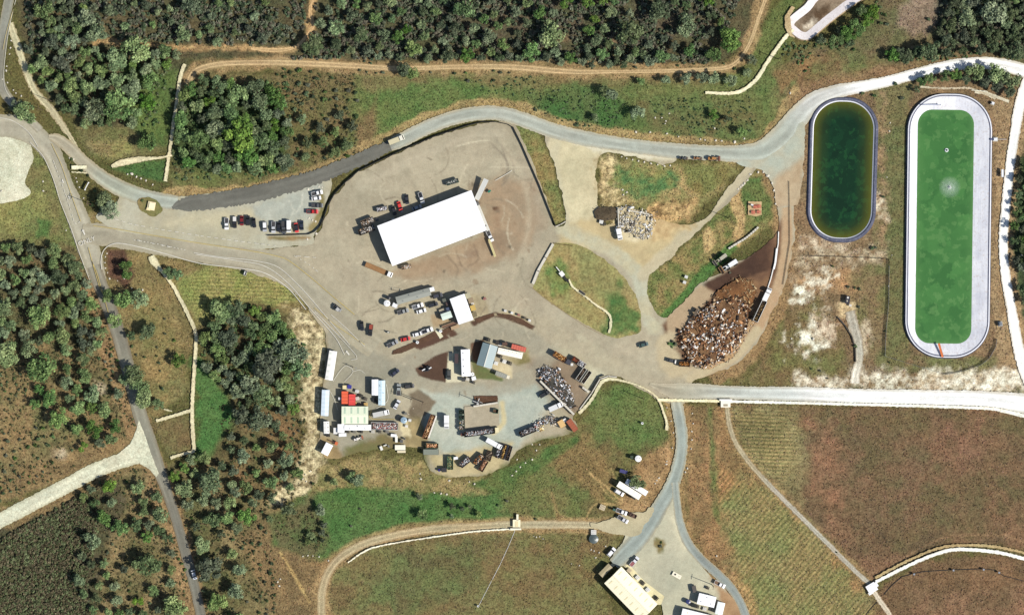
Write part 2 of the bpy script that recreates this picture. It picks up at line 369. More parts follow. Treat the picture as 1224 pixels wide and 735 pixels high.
 op([(1205,190),(1300,170),(1300,420),(1222,380),(1208,290)], (52,66,40), (64,72,46), 4),
 op([(1000,363),(1010,358),(1022,362),(1022,382),(1002,380)], (196,170,132), (180,150,112), 3, na=2),
 # big meadow, south-east
 op([(868,482),(1300,490),(1300,668),(1180,652),(1120,660),(1042,696),(900,556)], (128,94,70), (98,80,58), 5, na=5, mix=40),
 op([(900,490),(1300,495),(1300,520),(900,520)], (116,94,64), (98,88,58), 10, na=8),
 op([(960,500),(1010,500),(1000,640),(970,600)], (142,100,76), (108,86,62), 14, na=14), op([(1020,500),(1060,495),(1080,600),(1030,650)], (98,86,58), (114,88,66), 16, na=16), op([(1110,500),(1180,495),(1190,560),(1120,580)], (132,94,74), (106,84,60), 16, na=16), op([(1190,560),(1260,560),(1260,640),(1180,630)], (140,104,80), (112,88,64), 14, na=14), op([(1090,590),(1180,580),(1170,640),(1080,650)], (98,88,58), (114,90,64), 16, na=18),
 op([(1000,540),(1100,520),(1140,600),(1080,640)], (100,88,60), (120,90,68), 20, na=16), op([(1140,560),(1300,520),(1300,620),(1180,640)], (120,90,66), (98,86,58), 20, na=16),
 op([(866,484),(950,486),(962,540),(958,600),(930,590),(890,550)], (136,122,84), (112,102,68), 12, na=8),
 op([(820,484),(868,484),(880,540),(925,585),(1045,706),(1060,800),(900,800),(850,690),(822,620)], (156,116,78), (122,98,64), 4, na=4),
 op([(885,570),(930,590),(1000,665),(1040,720),(1045,800),(910,800),(880,690),(858,610)], (130,114,76), (98,100,62), 12, na=12, mix=26),
 op([(845,485),(852,485),(862,640),(850,600)], (84,94,50), (120,104,66), 3, na=3),
 op([(1050,800),(1044,705),(1100,672),(1180,662),(1300,672),(1300,800)], (124,92,66), (104,82,58), 5, na=5, mix=30), op([(1090,715),(1224,700),(1224,735),(1100,740)], (138,100,76), (112,86,62), 10, na=10),
 # soft shoulders: bare, bleached verges beside roads and tracks
 line([(107,345),(125,390),(150,470),(176,540),(210,630),(236,740)], 14, (160,124,86), (132,104,72), 3, .8, na=4),
 line([(110,270),(180,283),(260,296),(320,308),(352,324),(380,352),(430,400)], 17, (162,142,96), (136,114,74), 3, .7, na=4),
 line([(200,230),(300,226),(380,203),(470,160),(520,138),(570,124),(620,128),(680,150),(760,163),(850,171),(905,172),(950,110)], 6, (178,146,98), (140,116,78), 2, .8, na=3),
 line([(222,108),(230,88),(262,78),(350,76),(480,82),(600,81),(700,86),(850,84),(880,76),(897,50),(916,-15)], 8, (170,136,96), (132,108,72), 3, .8, na=3),
 line([(390,740),(385,700),(402,670),(445,646),(500,634),(560,629),(690,627),(750,630)], 9, (172,138,96), (136,110,74), 3, .8, na=2),
 line([(806,480),(816,540),(806,590),(816,650),(850,688),(885,715),(898,760)], 13, (176,138,94), (146,114,76), 3, .7, na=3),
 line([(-20,630),(60,596),(120,564),(160,548)], 13, (150,120,80), (120,100,66), 3, .8, na=4),
 line([(868,480),(876,522),(902,562),(952,612),(1000,660),(1042,700)], 6, (166,132,92), (134,108,74), 3, .6, na=3),
 line([(1230,90),(1214,160),(1203,260),(1202,310),(1211,370),(1230,440)], 10, (176,142,104), (150,120,88), 3, .8, na=3),
 line([(920,205),(934,240),(940,290),(928,360),(898,418),(860,445)], 13, (160,124,86), (140,108,76), 3, .8, na=3),
 line([(952,120),(965,108),(1000,98),(1060,88),(1120,74),(1200,66)], 8, (150,112,80), (128,100,70), 4, .5, na=4),
 line([(115,50),(140,50),(170,53),(230,58),(290,57),(322,60),(356,57),(372,40),(370,20),(376,-10)], 4, (184,146,98), (150,118,80), 2, .9, na=3),
 line([(124,38),(120,30),(119,34)], 3, (216,178,128), (180,146,100), 1.5), line([(128,12),(134,4),(138,-8)], 2.5, (206,170,122), (180,146,100), 1.5),
 line([(440,70),(470,62),(520,68),(560,74)], 2, (150,122,84), (120,100,66), 2, .7, na=3), line([(640,50),(700,46),(770,52),(780,55)], 3, (146,112,84), (110,92,66), 3, .7, na=3),
 line([(640,74),(760,77),(840,78)], 2, (176,142,100), (140,112,76), 1.5, .6), line([(1090,58),(1140,58),(1190,52),(1224,50)], 2, (168,142,112), (140,116,90), 1.5, .8),
 line([(700,620),(712,602),(742,600),(700,560)], 1, (180,146,96), None, 1, .8), line([(730,560),(745,600)], 1, (186,152,100), None, 1, .8),
 line([(705,565),(728,592),(743,602)], .8, (196,164,110), None, 1, .9), line([(660,590),(668,620)], 1.5, (150,118,78), None, 2, .6), line([(335,660),(350,685),(370,720)], 1.2, (186,154,96), None, 1.5, .8),
 line([(1042,700),(1070,676),(1100,655),(1140,640),(1200,640),(1224,648)], 1.2, (150,116,86), None, 1.5, .6), line([(700,305),(722,330)], 2, (140,116,76), None, 3, .5),
]
VEG_PTS = None
def build_ground():
    gx = np.concatenate([[-9000, -4500, -2000, -900, -400, -160, -90], np.arange(-48, 1273, 1.5), [1310, 1390, 1600, 2100, 3200, 5700, 10200]])
    gy = np.concatenate([[-9000, -4500, -2000, -900, -400, -160, -90], np.arange(-48, 784, 1.5), [820, 900, 1100, 1600, 2700, 5200, 9700]])
    X, Y = np.meshgrid(gx, gy); x, y = X.ravel(), Y.ravel()
    base = np.tile(np.array(c(*OL)), (len(x), 1)); m = fbm(x, y, 40, 1)[:, None]; base = base * (1 - m) + np.array(c(*OL2)) * m
    col = paint(x, y, base, G, 3)
    V = np.stack([(x - 612) * S, (367.5 - y) * S, np.zeros_like(x)], 1)
    nx, ny = len(gx), len(gy); i = np.arange(nx * ny).reshape(ny, nx)
    F = np.stack([i[1:, :-1], i[1:, 1:], i[:-1, 1:], i[:-1, :-1]], -1).reshape(-1, 4)
    o = mesh_np('ground', V, F, surf('ground_cover', 1.15, .14, .95, .6, 1.15, .3, .6, rows=True), None, col)
    rows = np.zeros((len(x), 4), np.float32); rows[:, 3] = 1
    def zone(ch, pts, fe, st):
        d = segd(x, y, pts, True); d = np.where(inside(x, y, pts), -d, d) + (fbm(x, y, 20, 77) - .5) * 8
        rows[:, ch] = np.maximum(rows[:, ch], np.clip(.5 - d / fe, 0, 1) * st)
    zone(0, [(866,486),(945,488),(950,555),(930,580),(890,548)], 34, .95)
    zone(1, [(860,560),(930,590),(1005,665),(1045,730),(1045,800),(910,800),(880,690),(855,600)], 16, .75)
    zone(0, [(250,318),(345,338),(352,362),(240,388),(215,345)], 8, .6); zone(1, [(155,360),(185,345),(222,440),(200,490),(175,430)], 8, .3)
    zone(0, [(110,170),(155,165),(158,182),(135,190)], 4, .4)
    at = o.data.color_attributes.new('rows', 'FLOAT_COLOR', 'POINT'); at.data.foreach_set('color', rows.ravel())
    return tag(o, kind='structure')
ground = build_ground()

# ---------------------------------------------------------------- sheets: yards and ribbons of road
LV = [0]
ROADM = surf('road_surface', .24, .05, .9, .15, 2.3, .35, .2)
DIRTM = surf('dirt_surface', .5, .1, .95, .4, 1.6, .4, .3)
def sheet(name, pts, a, b, ops=(), spacing=3.0, jitter=.5, mat=None, step=1.6, mark=True, z=None, mix=22):
    if z is None: LV[0] += 1; z = .02 * LV[0]
    rnd = random.Random(len(pts) * 13 + LV[0])
    if jitter >= .5: pts = [tuple(q) for q in spline([p[:2] for p in pts], 3, True)]
    bd = resample_poly(pts, step, jitter, rnd)
    if mark: mark_poly([p[:2] for p in pts], 1.5)
    xs = [p[0] for p in bd]; ys = [p[1] for p in bd]
    gx, gy = np.meshgrid(np.arange(min(xs), max(xs), spacing), np.arange(min(ys), max(ys), spacing)); gx, gy = gx.ravel(), gy.ravel()
    gx = gx + np.array([rnd.uniform(-.3, .3) for _ in gx]) * spacing; gy = gy + np.array([rnd.uniform(-.3, .3) for _ in gy]) * spacing
    ba = [p[:2] for p in bd]; k = inside(gx, gy, ba) & (segd(gx, gy, ba, True) > spacing * .5); gx, gy = gx[k], gy[k]
    allp = [Vector((p[0], -p[1])) for p in bd] + [Vector((float(x), float(-y))) for x, y in zip(gx, gy)]
    n = len(bd); area = sum(bd[i][0] * bd[(i + 1) % n][1] - bd[(i + 1) % n][0] * bd[i][1] for i in range(n))
    loop = list(range(n)); loop = loop if area < 0 else loop[::-1]
    ov, oe, of, *_ = delaunay_2d_cdt(allp, [], [loop], 1, 1e-4)
    x = np.array([v[0] for v in ov]); y = np.array([-v[1] for v in ov])
    m = fbm(x, y, mix, 5, 5)[:, None]; m = np.clip((m - .5) * 1.6 + .5, 0, 1)
    col = paint(x, y, np.array(c(*mute(a))) * (1 - m) + np.array(c(*mute(b))) * m, list(ops), 9)
    V = np.stack([(x - 612) * S, (367.5 - y) * S, np.full_like(x, z)], 1)
    tri = [f for f in of if len(f) == 3]
    F = np.array(tri, np.int32)
    v0, v1, v2 = V[F[:, 0]], V[F[:, 1]], V[F[:, 2]]
    flip = ((v1 - v0)[:, 0] * (v2 - v0)[:, 1] - (v1 - v0)[:, 1] * (v2 - v0)[:, 0]) < 0; F[flip] = F[flip][:, ::-1]
    o = mesh_np(name, V, F, mat or ROADM, None, col)
    return tag(o, kind='structure')
def ribbon(name, pts, w, cols, tracks=.12, jitter=.6, mat=None, edge=None, nac=9, z=None, mark=True, closed=False, ops=()):
    """pts (x,y) or (x,y,width); cols = one colour per pt or a single colour; edge = colour that creeps in from the verge"""
    if z is None: LV[0] += 1; z = .02 * LV[0]
    n = len(pts); cl = [cols] * n if isinstance(cols[0], (int, float)) else cols
    full = [(p[0], p[1], p[2] if len(p) > 2 else w, *c(*mute(q, .2))) for p, q in zip(pts, cl)]
    q = spline(full, 1.6, closed); rnd = random.Random(int(pts[0][0] * 7 + pts[0][1]))
    t = np.gradient(q[:, :2], axis=0); t /= np.linalg.norm(t, axis=1)[:, None] + 1e-9; nx, ny = -t[:, 1], t[:, 0]
    k = len(q); us = np.linspace(-.5, .5, nac); P = np.zeros((k, nac, 2)); C = np.zeros((k, nac, 3))
    jl = np.array([rnd.uniform(-1, 1) for _ in range(k)]) * jitter; jr = np.array([rnd.uniform(-1, 1) for _ in range(k)]) * jitter
    s = np.cumsum(np.hypot(*np.gradient(q[:, :2], axis=0).T))
    for j, u in enumerate(us):
        off = q[:, 2] * u + (jl if j == 0 else jr if j == nac - 1 else 0)
        P[:, j, 0] = q[:, 0] + nx * off; P[:, j, 1] = q[:, 1] + ny * off
        tr = (1 if abs(abs(u) - .25) < .09 else -1) * tracks if abs(u) < .42 else -tracks * .5
        st = (vnoise(s / 26, np.full(k, j * 3.7), 31) - .5) * .34 * (1 if tracks else .3)
        C[:, j] = q[:, 3:6] * (1 + tr + st)[:, None]
        if edge:
            e = np.clip((abs(u) - .30) / .2, 0, 1) * (.35 + .65 * vnoise(s / 7, np.full(k, j * 9.1), 41)); C[:, j] = C[:, j] * (1 - e)[:, None] + np.array(c(*mute(edge, .2))) * e[:, None]
    x, y = P[..., 0].ravel(), P[..., 1].ravel(); col = C.reshape(-1, 3)
    if ops: col = paint(x, y, col, list(ops), 15)
    V = np.stack([(x - 612) * S, (367.5 - y) * S, np.full_like(x, z)], 1)
    i = np.arange(k * nac).reshape(k, nac)
    if closed: i = np.concatenate([i, i[:1]], 0)
    F = np.stack([i[:-1, :-1], i[:-1, 1:], i[1:, 1:], i[1:, :-1]], -1).reshape(-1, 4)
    a, b2, d = V[F[0, 0]], V[F[0, 1]], V[F[0, 3]]
    if (b2 - a)[0] * (d - a)[1] - (b2 - a)[1] * (d - a)[0] < 0: F = F[:, ::-1]
    if mark:
        ring = [tuple(P[a_, 0]) for a_ in range(0, k, 3)] + [tuple(P[a_, -1]) for a_ in range(k - 1, -1, -3)]
        mark_poly(ring, 1.0)
    o = mesh_np(name, V, F, mat or ROADM, None, np.clip(col, 0, .9))
    return tag(o, kind='structure')

LOT = (173,161,134); LOT2 = (157,146,121); GV = (166,168,152); PALE = (196,188,160); DUST = (178,160,122); DIRT = (166,134,98)
# pale gravel lots on the far left and the bare apron south of the yard
sheet('gravel_lot', [(-60,140),(0,142),(22,150),(34,166),(40,190),(30,215),(36,232),(10,242),(-60,246)], (208,205,184), (186,184,160), spacing=3, mat=DIRTM,
      ops=[line([(0,160),(20,175),(26,200),(10,225)], 1, (214,212,190)), line([(0,180),(12,190),(12,210)], 1, (160,160,134))])
ribbon('dirt_track', [(12,28),(20,52),(34,92),(44,112),(62,132),(80,158,7),(92,176,4)], 9, [(196,186,150)] * 4 + [(182,170,138)] * 3, mat=DIRTM, edge=(150,122,84), jitter=1)
ribbon('dirt_track', [(380,-8,3),(372,6,4),(371,18,5),(374,32,5),(366,44,4),(354,56,4),(338,60,6),(318,60,6),(300,58,4)], 5, (206,166,116), mat=DIRTM, edge=(150,118,78), jitter=.9)
ribbon('dirt_track', [(224,106,7),(226,96,8),(236,84,8),(262,77,8),(310,75,8),(360,76,9),(420,79,8),(480,82,7),(560,80,7),(620,81,9),(680,86,8),(740,86,5),(800,85,6),(850,83,6),(874,79,6),(888,66,5),(898,48,5),(906,24,5),(914,2,5),(920,-14,5)], 8, (192,160,116), tracks=.2, mat=DIRTM, edge=(140,114,74), jitter=.8)
ribbon('dirt_track', [(386,760),(384,720),(387,698),(396,678),(412,662),(440,648),(480,638),(520,632),(570,629),(614,627),(680,627),(716,628),(746,631)], 10, [(178,158,122)] * 9 + [(178,164,132)] * 4, tracks=.16, mat=DIRTM, edge=(170,136,96), jitter=.5)
ribbon('dirt_track', [(869,486),(872,508),(880,530),(900,558),(930,590),(960,620),(1000,660),(1020,680),(1040,698)], 6, [(174,158,128)] * 4 + [(172,164,152)] * 5, tracks=.12, mat=DIRTM, edge=(142,116,84))
ribbon('dirt_track', [(1043,704),(1052,718),(1062,732),(1070,748)], 6, (208,192,172), mat=DIRTM, edge=(160,126,100))
ribbon('dirt_track', [(1165,110),(1180,112),(1196,118),(1206,122)], 4, (206,196,176), mat=DIRTM, edge=(150,126,96))
ribbon('dirt_track', [(1100,104,2),(1130,106,2),(1160,106,2.5),(1190,118,3)], 2, (196,180,156), mat=DIRTM, mark=False)
ribbon('dirt_track', [(1016,372,12),(1020,388,13),(1026,410,11),(1027,430,10),(1023,446,11),(1022,458,13)], 11, [(170,160,146), (176,168,156), (178,172,160), (184,176,162), (226,216,204), (222,214,204)], mat=DIRTM, edge=(150,124,96), jitter=.9)
# main road
MR = [(-10,150,26),(18,152,28),(44,164,25),(62,184,23),(70,202,21),(77,222,22),(85,241,24),(98,274,27),(108,303,26),(119,336,18)]
ribbon('road', MR, 20, (168,161,140), tracks=.05, edge=(152,142,114), jitter=.6)
ribbon('road', [(112,318,17),(120,340,17),(130,366,17),(142,400,17),(153,440,17),(166,490,17),(178,526,17),(190,560,15),(206,606,12),(219,650,12),(232,698,12),(246,760,12)], 17, [(122,118,104)] * 2 + [(112,108,96)] * 2 + [(118,116,102)] * 3 + [(122,118,104)] + [(104,102,92)] * 4, tracks=.07, edge=(128,112,86), jitter=.35)
ribbon('road', [(16,-20,12),(10,4,12),(5,34,12),(1,64,11),(-1,90,12),(4,108,12),(14,122,11),(30,138,10),(48,156,10)], 12, [(120,120,110)] * 3 + [(134,130,116)] * 3 + [(160,154,136)] * 3, tracks=.05, edge=(150,140,110), jitter=.3)
ribbon('gravel_road', [(-30,638),(0,622),(40,601),(80,580),(112,563),(140,552),(164,545)], 18, (204,202,180), tracks=.04, edge=(176,170,140), mat=DIRTM)
sheet('gravel_road', [(118,556),(140,543),(156,530),(163,514),(166,502),(172,516),(180,540),(190,566),(187,570),(178,560),(164,552),(150,552),(130,560)], (204,202,180), (190,188,166), mat=DIRTM, jitter=.3)
# entrance road into the yard
ER = [(98,278,20),(116,280,26),(150,285,26),(190,292,26),(240,300,28),(290,308,30),(330,318,32),(362,338,32),(390,364,32),(424,394,34),(450,414,32)]
# the yard as one sealed sheet, worn in different tones
YARD = [(330,297),(372,290),(378,280),(386,269),(390,257),(394,245),(402,232),(415,218),(430,206),(452,195),(481,181),(521,164),(562,151),(590,146),(613,149),(628,176),(641,205),(656,245),(664,270),
 (676,268),(674,245),(664,200),(652,168),(660,162),(700,168),(740,176),(800,184),(808,194),(790,196),(720,184),(714,230),(720,262),(735,268),(785,262),(815,268),(842,262),(870,225),(890,202),(904,200),(896,212),(866,246),(822,288),(790,318),(776,328),(774,352),(782,372),(796,380),(806,372),
 (840,338),(876,318),(916,292),(932,268),(930,240),(948,240),(948,290),(938,340),(922,375),(902,412),(874,438),(842,450),(826,458),(818,482),(792,480),(760,462),(742,452),(722,452),(706,470),(692,488),(684,500),(690,512),
 (672,520),(640,528),(618,540),(600,560),(560,570),(520,566),(505,545),(500,535),(470,535),(430,540),(412,545),(386,545),(382,500),(386,450),(391,410),(384,390),(372,372),(356,350),(330,336),(300,326),(290,310)]
YO = [
 op([(640,200),(664,160),(760,176),(806,190),(720,186),(716,230),(726,262),(680,275)], (204,190,150), (184,172,134), 4, na=4), op([(666,160),(800,180),(806,192),(716,184)], (210,202,176), (198,188,156), 3),
 op([(676,262),(800,266),(850,260),(790,315),(770,325),(720,300),(670,290)], (194,172,124), (176,156,112), 5, na=5),
 line([(672,274),(700,284),(735,304),(758,324),(766,345),(772,372),(782,392)], 8, (178,178,154), (182,172,138), 4, .9, na=3),
 line([(892,204),(860,238),(822,280),(786,312),(768,330)], 7, (190,176,142), (176,164,132), 3, .9, na=2),
 line([(664,160),(662,200),(672,245),(676,262)], 6, (176,168,140), (196,184,148), 4, .7),
 op([(500,470),(560,462),(640,458),(664,470),(640,510),(612,535),(580,545),(530,545),(508,520)], (176,180,164), (158,166,152), 6, na=6),
 op([(600,480),(650,478),(640,500),(612,528)], (156,164,152), (168,174,160), 6), op([(555,484),(596,484),(596,514),(556,514)], (170,158,134), None, 2, na=1), line([(600,482),(602,505),(590,516)], 3, (196,180,134), None, 2),
 op([(515,545),(612,530),(600,565),(520,570)], (190,172,126), (160,146,104), 5, na=4), line([(500,536),(506,552),(520,570),(560,574),(600,564),(620,543),(640,531),(672,523),(692,514)], 4, (112,104,60), (84,92,50), 4, .95, na=5), line([(384,400),(390,420),(384,450),(380,500),(384,548)], 3, (196,174,122), (140,118,76), 3, .9, na=3), line([(386,548),(430,544),(470,538),(500,538)], 3, (120,106,66), (96,92,52), 4, .9, na=4),
 op([(630,430),(690,420),(720,450),(690,500),(640,460)], (144,122,98), (128,110,88), 6, na=5), op([(688,400),(735,430),(722,448),(702,470),(690,450),(700,430)], (190,184,154), (176,170,142), 4),
 op([(648,420),(700,405),(760,440),(740,450)], (180,172,142), (168,158,130), 5),
 line([(716,186),(714,210),(718,240),(722,258),(736,266)], 4, (150,128,84), (206,190,148), 5, .95, na=9, sc=8, mix=6), line([(736,266),(770,262),(800,268),(822,266)], 4, (160,132,84), (204,178,126), 5, .95, na=9, sc=8, mix=6), line([(722,187),(760,192),(800,199)], 2.5, (140,124,80), (206,196,164), 3, .9, na=6, sc=7, mix=5),
 # around the shed
 op([(566,225),(600,208),(640,220),(650,270),(610,310),(560,330),(480,335),(475,318),(580,285)], (160,134,104), (148,128,102), 9, na=6),
 op([(470,325),(590,280),(600,300),(560,318),(500,335)], (150,124,96), (164,140,110), 5, na=4), blob(592,249,4,3,(90,62,44),None,2), blob(604,262,10,16,(146,108,80),(160,136,106),6), blob(556,305,16,4,(134,108,84),(158,136,110),3,-20), blob(598,290,8,10,(132,108,84),None,6,st=.6),
 line([(545,300),(552,318),(560,326)], .7, (120,98,78), None, 1, .6, na=0), line([(534,305),(548,322),(545,332)], .7, (110,92,74), None, 1, .6, na=0), line([(566,292),(572,310),(560,318)], .7, (110,92,74), None, 1, .6, na=0),
 line([(588,172),(604,190),(608,210),(600,222)], .8, (126,114,98), None, 1.2, .7, na=0), line([(594,168),(612,190),(614,206)], .8, (126,114,98), None, 1.2, .7, na=0), line([(600,176),(607,200),(602,216)], .8, (120,108,92), None, 1.2, .7, na=0),
 line([(546,175),(566,170),(584,168)], .6, (206,196,166), None, 1, .8, na=0),
 line([(430,222),(480,198),(560,164),(600,160)], 5, (178,166,140), None, 5, .6), line([(620,190),(642,240),(640,300),(632,330)], 5, (150,138,116), (168,154,130), 6, .5), line([(600,170),(625,215),(632,270),(610,340)], 3, (178,164,136), None, 4, .6),
 # through lanes, smoother and greyer
 line([(480,440),(530,420),(570,400),(600,396),(640,412)], 12, (146,140,120), (156,148,126), 4, .8, na=2), line([(460,440),(520,456),(580,466),(630,452),(660,420)], 10, (158,150,128), (148,142,122), 5, .7, na=2),
 line([(600,350),(660,395),(720,432),(790,464)], 12, (176,162,132), (164,152,126), 5, .7, na=3), line([(420,330),(480,348),(560,340),(640,360)], 14, (158,146,122), (168,154,128), 8, .6, na=5),
 op([(392,380),(420,400),(470,430),(500,445),(470,470),(480,500),(440,540),(388,540)], (140,136,118), (150,144,124), 6, .85),
 op([(496,440),(505,435),(520,425),(536,420),(537,432),(533,457),(515,454),(500,448)], (98,70,54), (84,60,46), 1, na=.6), op([(536,422),(550,420),(552,456),(533,457)], (204,196,164), None, 1, na=.3),
 op([(562,410),(580,404),(572,438),(564,430)], (110,78,58), (92,68,50), 1.2, na=1), op([(563,430),(572,436),(602,450),(600,455),(568,452)], (82,96,50), (112,92,60), 1.5, na=1.5),
 op([(586,432),(612,438),(612,452),(594,450)], (206,190,150), (186,168,128), 1.5, na=1), op([(596,425),(622,430),(630,418),(634,432),(620,436)], (180,164,120), (120,110,64), 2, na=1.5),
 op([(487,470),(500,464),(520,480),(516,490),(500,500),(488,496),(492,480)], (124,108,86), (100,86,66), 2, na=2),
 op([(484,500),(502,500),(512,540),(480,545)], (168,146,98), (112,98,62), 4, na=4), op([(480,503),(490,503),(489,520),(482,520)], (206,190,146), None, 2),
 op([(412,535),(455,520),(478,524),(480,548),(410,548)], (86,92,48), (120,106,66), 4, na=4), op([(384,520),(400,526),(410,550),(384,550)], (176,148,98), (130,108,70), 3),
 op([(492,414),(540,392),(548,400),(502,418)], (92,64,50), None, .8, na=.4),
 op([(562,385),(592,373),(610,376),(640,390),(636,394),(606,382),(590,378),(566,390)], (96,68,52), (84,60,46), .8, na=.6), op([(574,378),(612,371),(636,382),(632,386),(600,376)], (196,178,138), (150,130,96), 1.2, na=1),
 op([(516,378),(532,374),(540,385),(520,390)], (166,140,104), None, 1.5), op([(558,352),(580,350),(586,376),(566,380)], (188,172,134), (156,140,108), 3),
 op([(470,395),(515,372),(540,350),(600,345)], (176,160,128), None, 8, .4),
 # wood-waste bay
 op([(790,388),(845,340),(880,318),(920,295),(935,260),(938,300),(925,350),(900,400),(870,435),(820,440),(800,420),(794,400)], (104,72,52), (124,88,62), 3, na=2),
 op([(796,378),(838,340),(856,350),(836,372),(820,395),(800,405)], (172,146,112), None, 2, na=1.5), op([(842,340),(880,318),(925,282),(924,320),(900,330),(870,345),(856,350)], (82,56,42), (68,46,36), 2.5, na=2),
 op([(880,335),(925,330),(915,368),(890,385),(850,370),(868,345)], (146,106,70), (122,86,58), 4, na=4), op([(918,280),(930,262),(934,300),(926,330),(920,320)], (132,94,66), (96,66,48), 4, na=3),
 line([(932,215),(940,250),(940,295),(929,345),(910,385),(885,418),(858,438),(838,448)], 6, (178,142,104), (186,158,120), 2.5, .95, na=1), line([(905,395),(880,424),(850,440),(826,452)], 6, (186,168,130), None, 3, .9, na=1),
 op([(790,400),(805,400),(815,430),(840,445),(800,452),(780,430)], (184,166,130), None, 4), blob(804,411,5,4,(52,88,40),None,1.5), blob(811,417,6,3,(130,108,82),None,1.5),
 op([(715,252),(735,249),(738,262),(722,266)], (92,80,66), (110,96,78), 2, na=1.5), op([(736,248),(778,254),(782,282),(760,290),(735,282)], (212,196,156), (178,160,122), 4, na=3), op([(775,255),(812,268),(800,285),(780,290)], (206,178,124), (178,146,98), 4, na=3, mix=6),
]
_r = random.Random(8)
for _k in range(70):      # tyre scuffs left by turning trucks
    x0, y0, a0, cv = _r.uniform(420, 640), _r.uniform(180, 400), _r.uniform(0, 6.28), _r.uniform(-.06, .06); q = []
    for _j in range(_r.randint(5, 11)): q.append((x0, y0)); x0 += 5 * math.cos(a0); y0 += 5 * math.sin(a0); a0 += cv * 5
    YO.append(dict(line(q, _r.uniform(.3, .7), (124,112,92) if _r.random() < .6 else (190,178,150), None, 1.0, _r.uniform(.4, .9), na=.4)))
for _k in range(60):      # oil drips, patches and spilt soil
    x0, y0 = _r.choice([(_r.uniform(400, 640), _r.uniform(190, 420)), (_r.uniform(390, 680), _r.uniform(400, 520)), (_r.uniform(560, 640), _r.uniform(220, 340))]); q = _r.uniform(.6, 3.5)
    YO.append(blob(x0, y0, q, q * _r.uniform(.4, 1), _r.choice([(96,84,68), (120,106,86), (188,176,148), (134,108,82)]), None, 1.2, _r.uniform(0, 180), st=_r.uniform(.3, .8), na=1.5, sc=4))
sheet('yard', YARD, LOT, LOT2, YO, spacing=1.5, jitter=.7)
ISL = [(664,290),(684,291),(706,299),(730,316),(750,337),(762,360),(767,390),(764,397),(745,403),(738,405),(718,398),(690,382),(664,366),(640,348),(637,343),(641,336),(648,316),(656,298)]
IM = surf('island_grass', .8, .15, .95, .4, 1.1, .3, .45)
sheet('grass_island', ISL, (150,130,84), (122,118,72), [op([(652,316),(668,311),(684,318),(690,338),(680,352),(668,358),(658,345),(650,330)], (80,104,54), (110,112,60), 5, na=8, mix=9), op([(726,345),(738,338),(762,376),(764,398),(722,400)], (56,90,44), (84,100,52), 4, na=6, mix=9), op([(690,300),(720,318),(740,345),(720,360),(690,340)], (134,124,78), (112,112,68), 8)], spacing=1.8, mat=IM)
VEGISL = ISL
ribbon('road', ER, 28, [(160,152,130)] * 9 + [(163,154,130)] * 2, tracks=.06, edge=(164,152,124), jitter=.7)
# gravel bypass and the fresh dark asphalt on it
sheet('gravel_lot', [(150,226),(200,236),(260,230),(320,222),(372,206),(392,204),(396,222),(390,240),(384,262),(378,276),(374,283),(372,292),(330,296),(300,297),(240,291),(190,283),(140,275),(116,262),(120,252),(140,244)], (168,160,132), (176,172,150), spacing=2.2,
      ops=[op([(300,244),(340,230),(384,214),(384,240),(368,262),(330,266),(300,262)], (172,174,160), (158,162,150), 8, na=6), op([(210,262),(300,250),(310,264),(260,272),(200,268)], (184,174,142), None, 6),
           line([(345,240),(352,252),(346,262)], .6, (200,198,180), None, 1, .7, na=0), line([(362,232),(360,246),(352,256)], .6, (200,198,180), None, 1, .7, na=0), line([(322,284.5),(345,285),(370,284)], 2.4, (150,118,76), (120,108,64), 1.5, na=1.2), line([(384,232),(386,250),(380,262),(372,274)], 3, (120,112,62), (160,140,92), 2, na=1.5)])
BYP = [(58,164,5),(68,166,12),(84,178,15),(102,196,16),(124,214,18),(150,228,20),(180,238,20),(212,243,18)]
ribbon('gravel_road', BYP, 17, [(170,160,136)] * 4 + [(164,168,150)] * 2 + [(160,166,154)] * 2, tracks=.1, edge=(170,150,112), jitter=.5)
ribbon('road', [(206,249,3),(214,246,11),(228,243,18),(250,241,19),(300,233,20),(340,223,19),(380,211,17),(420,195,16),(450,182,15),(468,173,13)], 18, (92,91,84), tracks=.05, jitter=1.3)
GRV = [(466,174,15),(480,168,17),(510,153,17),(540,142,17),(570,136,17),(598,136,17),(624,143,18),(660,156,18),(700,166,18),(750,174,17),(800,180,18),(850,183,18),(890,184,22),(915,180,28),(936,163,30),(954,140,26),(972,122,22),(1000,110,17),(1030,104,14),(1060,98,13),(1090,90,13),(1120,82,13),(1150,77,14),(1180,76,15),(1206,80,16),(1240,90,18)]
ribbon('gravel_road', GRV, 17, [(140,142,134)] + [(164,168,156)] * 11 + [(166,172,160)] * 3 + [(176,180,172)] + [(196,196,192)] * 2 + [(238,238,240)] * 8, tracks=.09, edge=(186,170,136), jitter=.5)
sheet('gravel_road', [(880,194),(905,192),(930,180),(946,165),(955,150),(962,150),(960,200),(956,240),(950,246),(928,246),(924,222),(912,204),(896,200)], (166,172,156), (176,168,142), spacing=2.2, ops=[op([(924,215),(960,190),(960,250),(924,250)], (182,158,124), (164,136,102), 5, na=3)])
ribbon('gravel_road', [(1236,86,14),(1226,104,14),(1218,130,13),(1213,160,12),(1207,200,11),(1202,250,11),(1199,290,11),(1202,330,11),(1209,370,12),(1216,410,13),(1224,440,14),(1236,470,14)], 12, (240,240,242), tracks=.05, edge=(190,168,138))
MEAST = [(776,459,3),(796,465,14),(816,468.5,22),(840,468.5,20),(870,469,16),(910,470,16),(960,471,18),(1010,473,18),(1060,475,20),(1120,476,20),(1180,478,22),(1260,486,26)]
ribbon('gravel_road', MEAST, 18, [(166,156,131),(168,158,134),(171,164,142),(175,172,156),(182,186,178),(190,194,188),(206,208,206)] + [(240,240,242)] * 5, tracks=.1, edge=(190,176,148), jitter=.5)
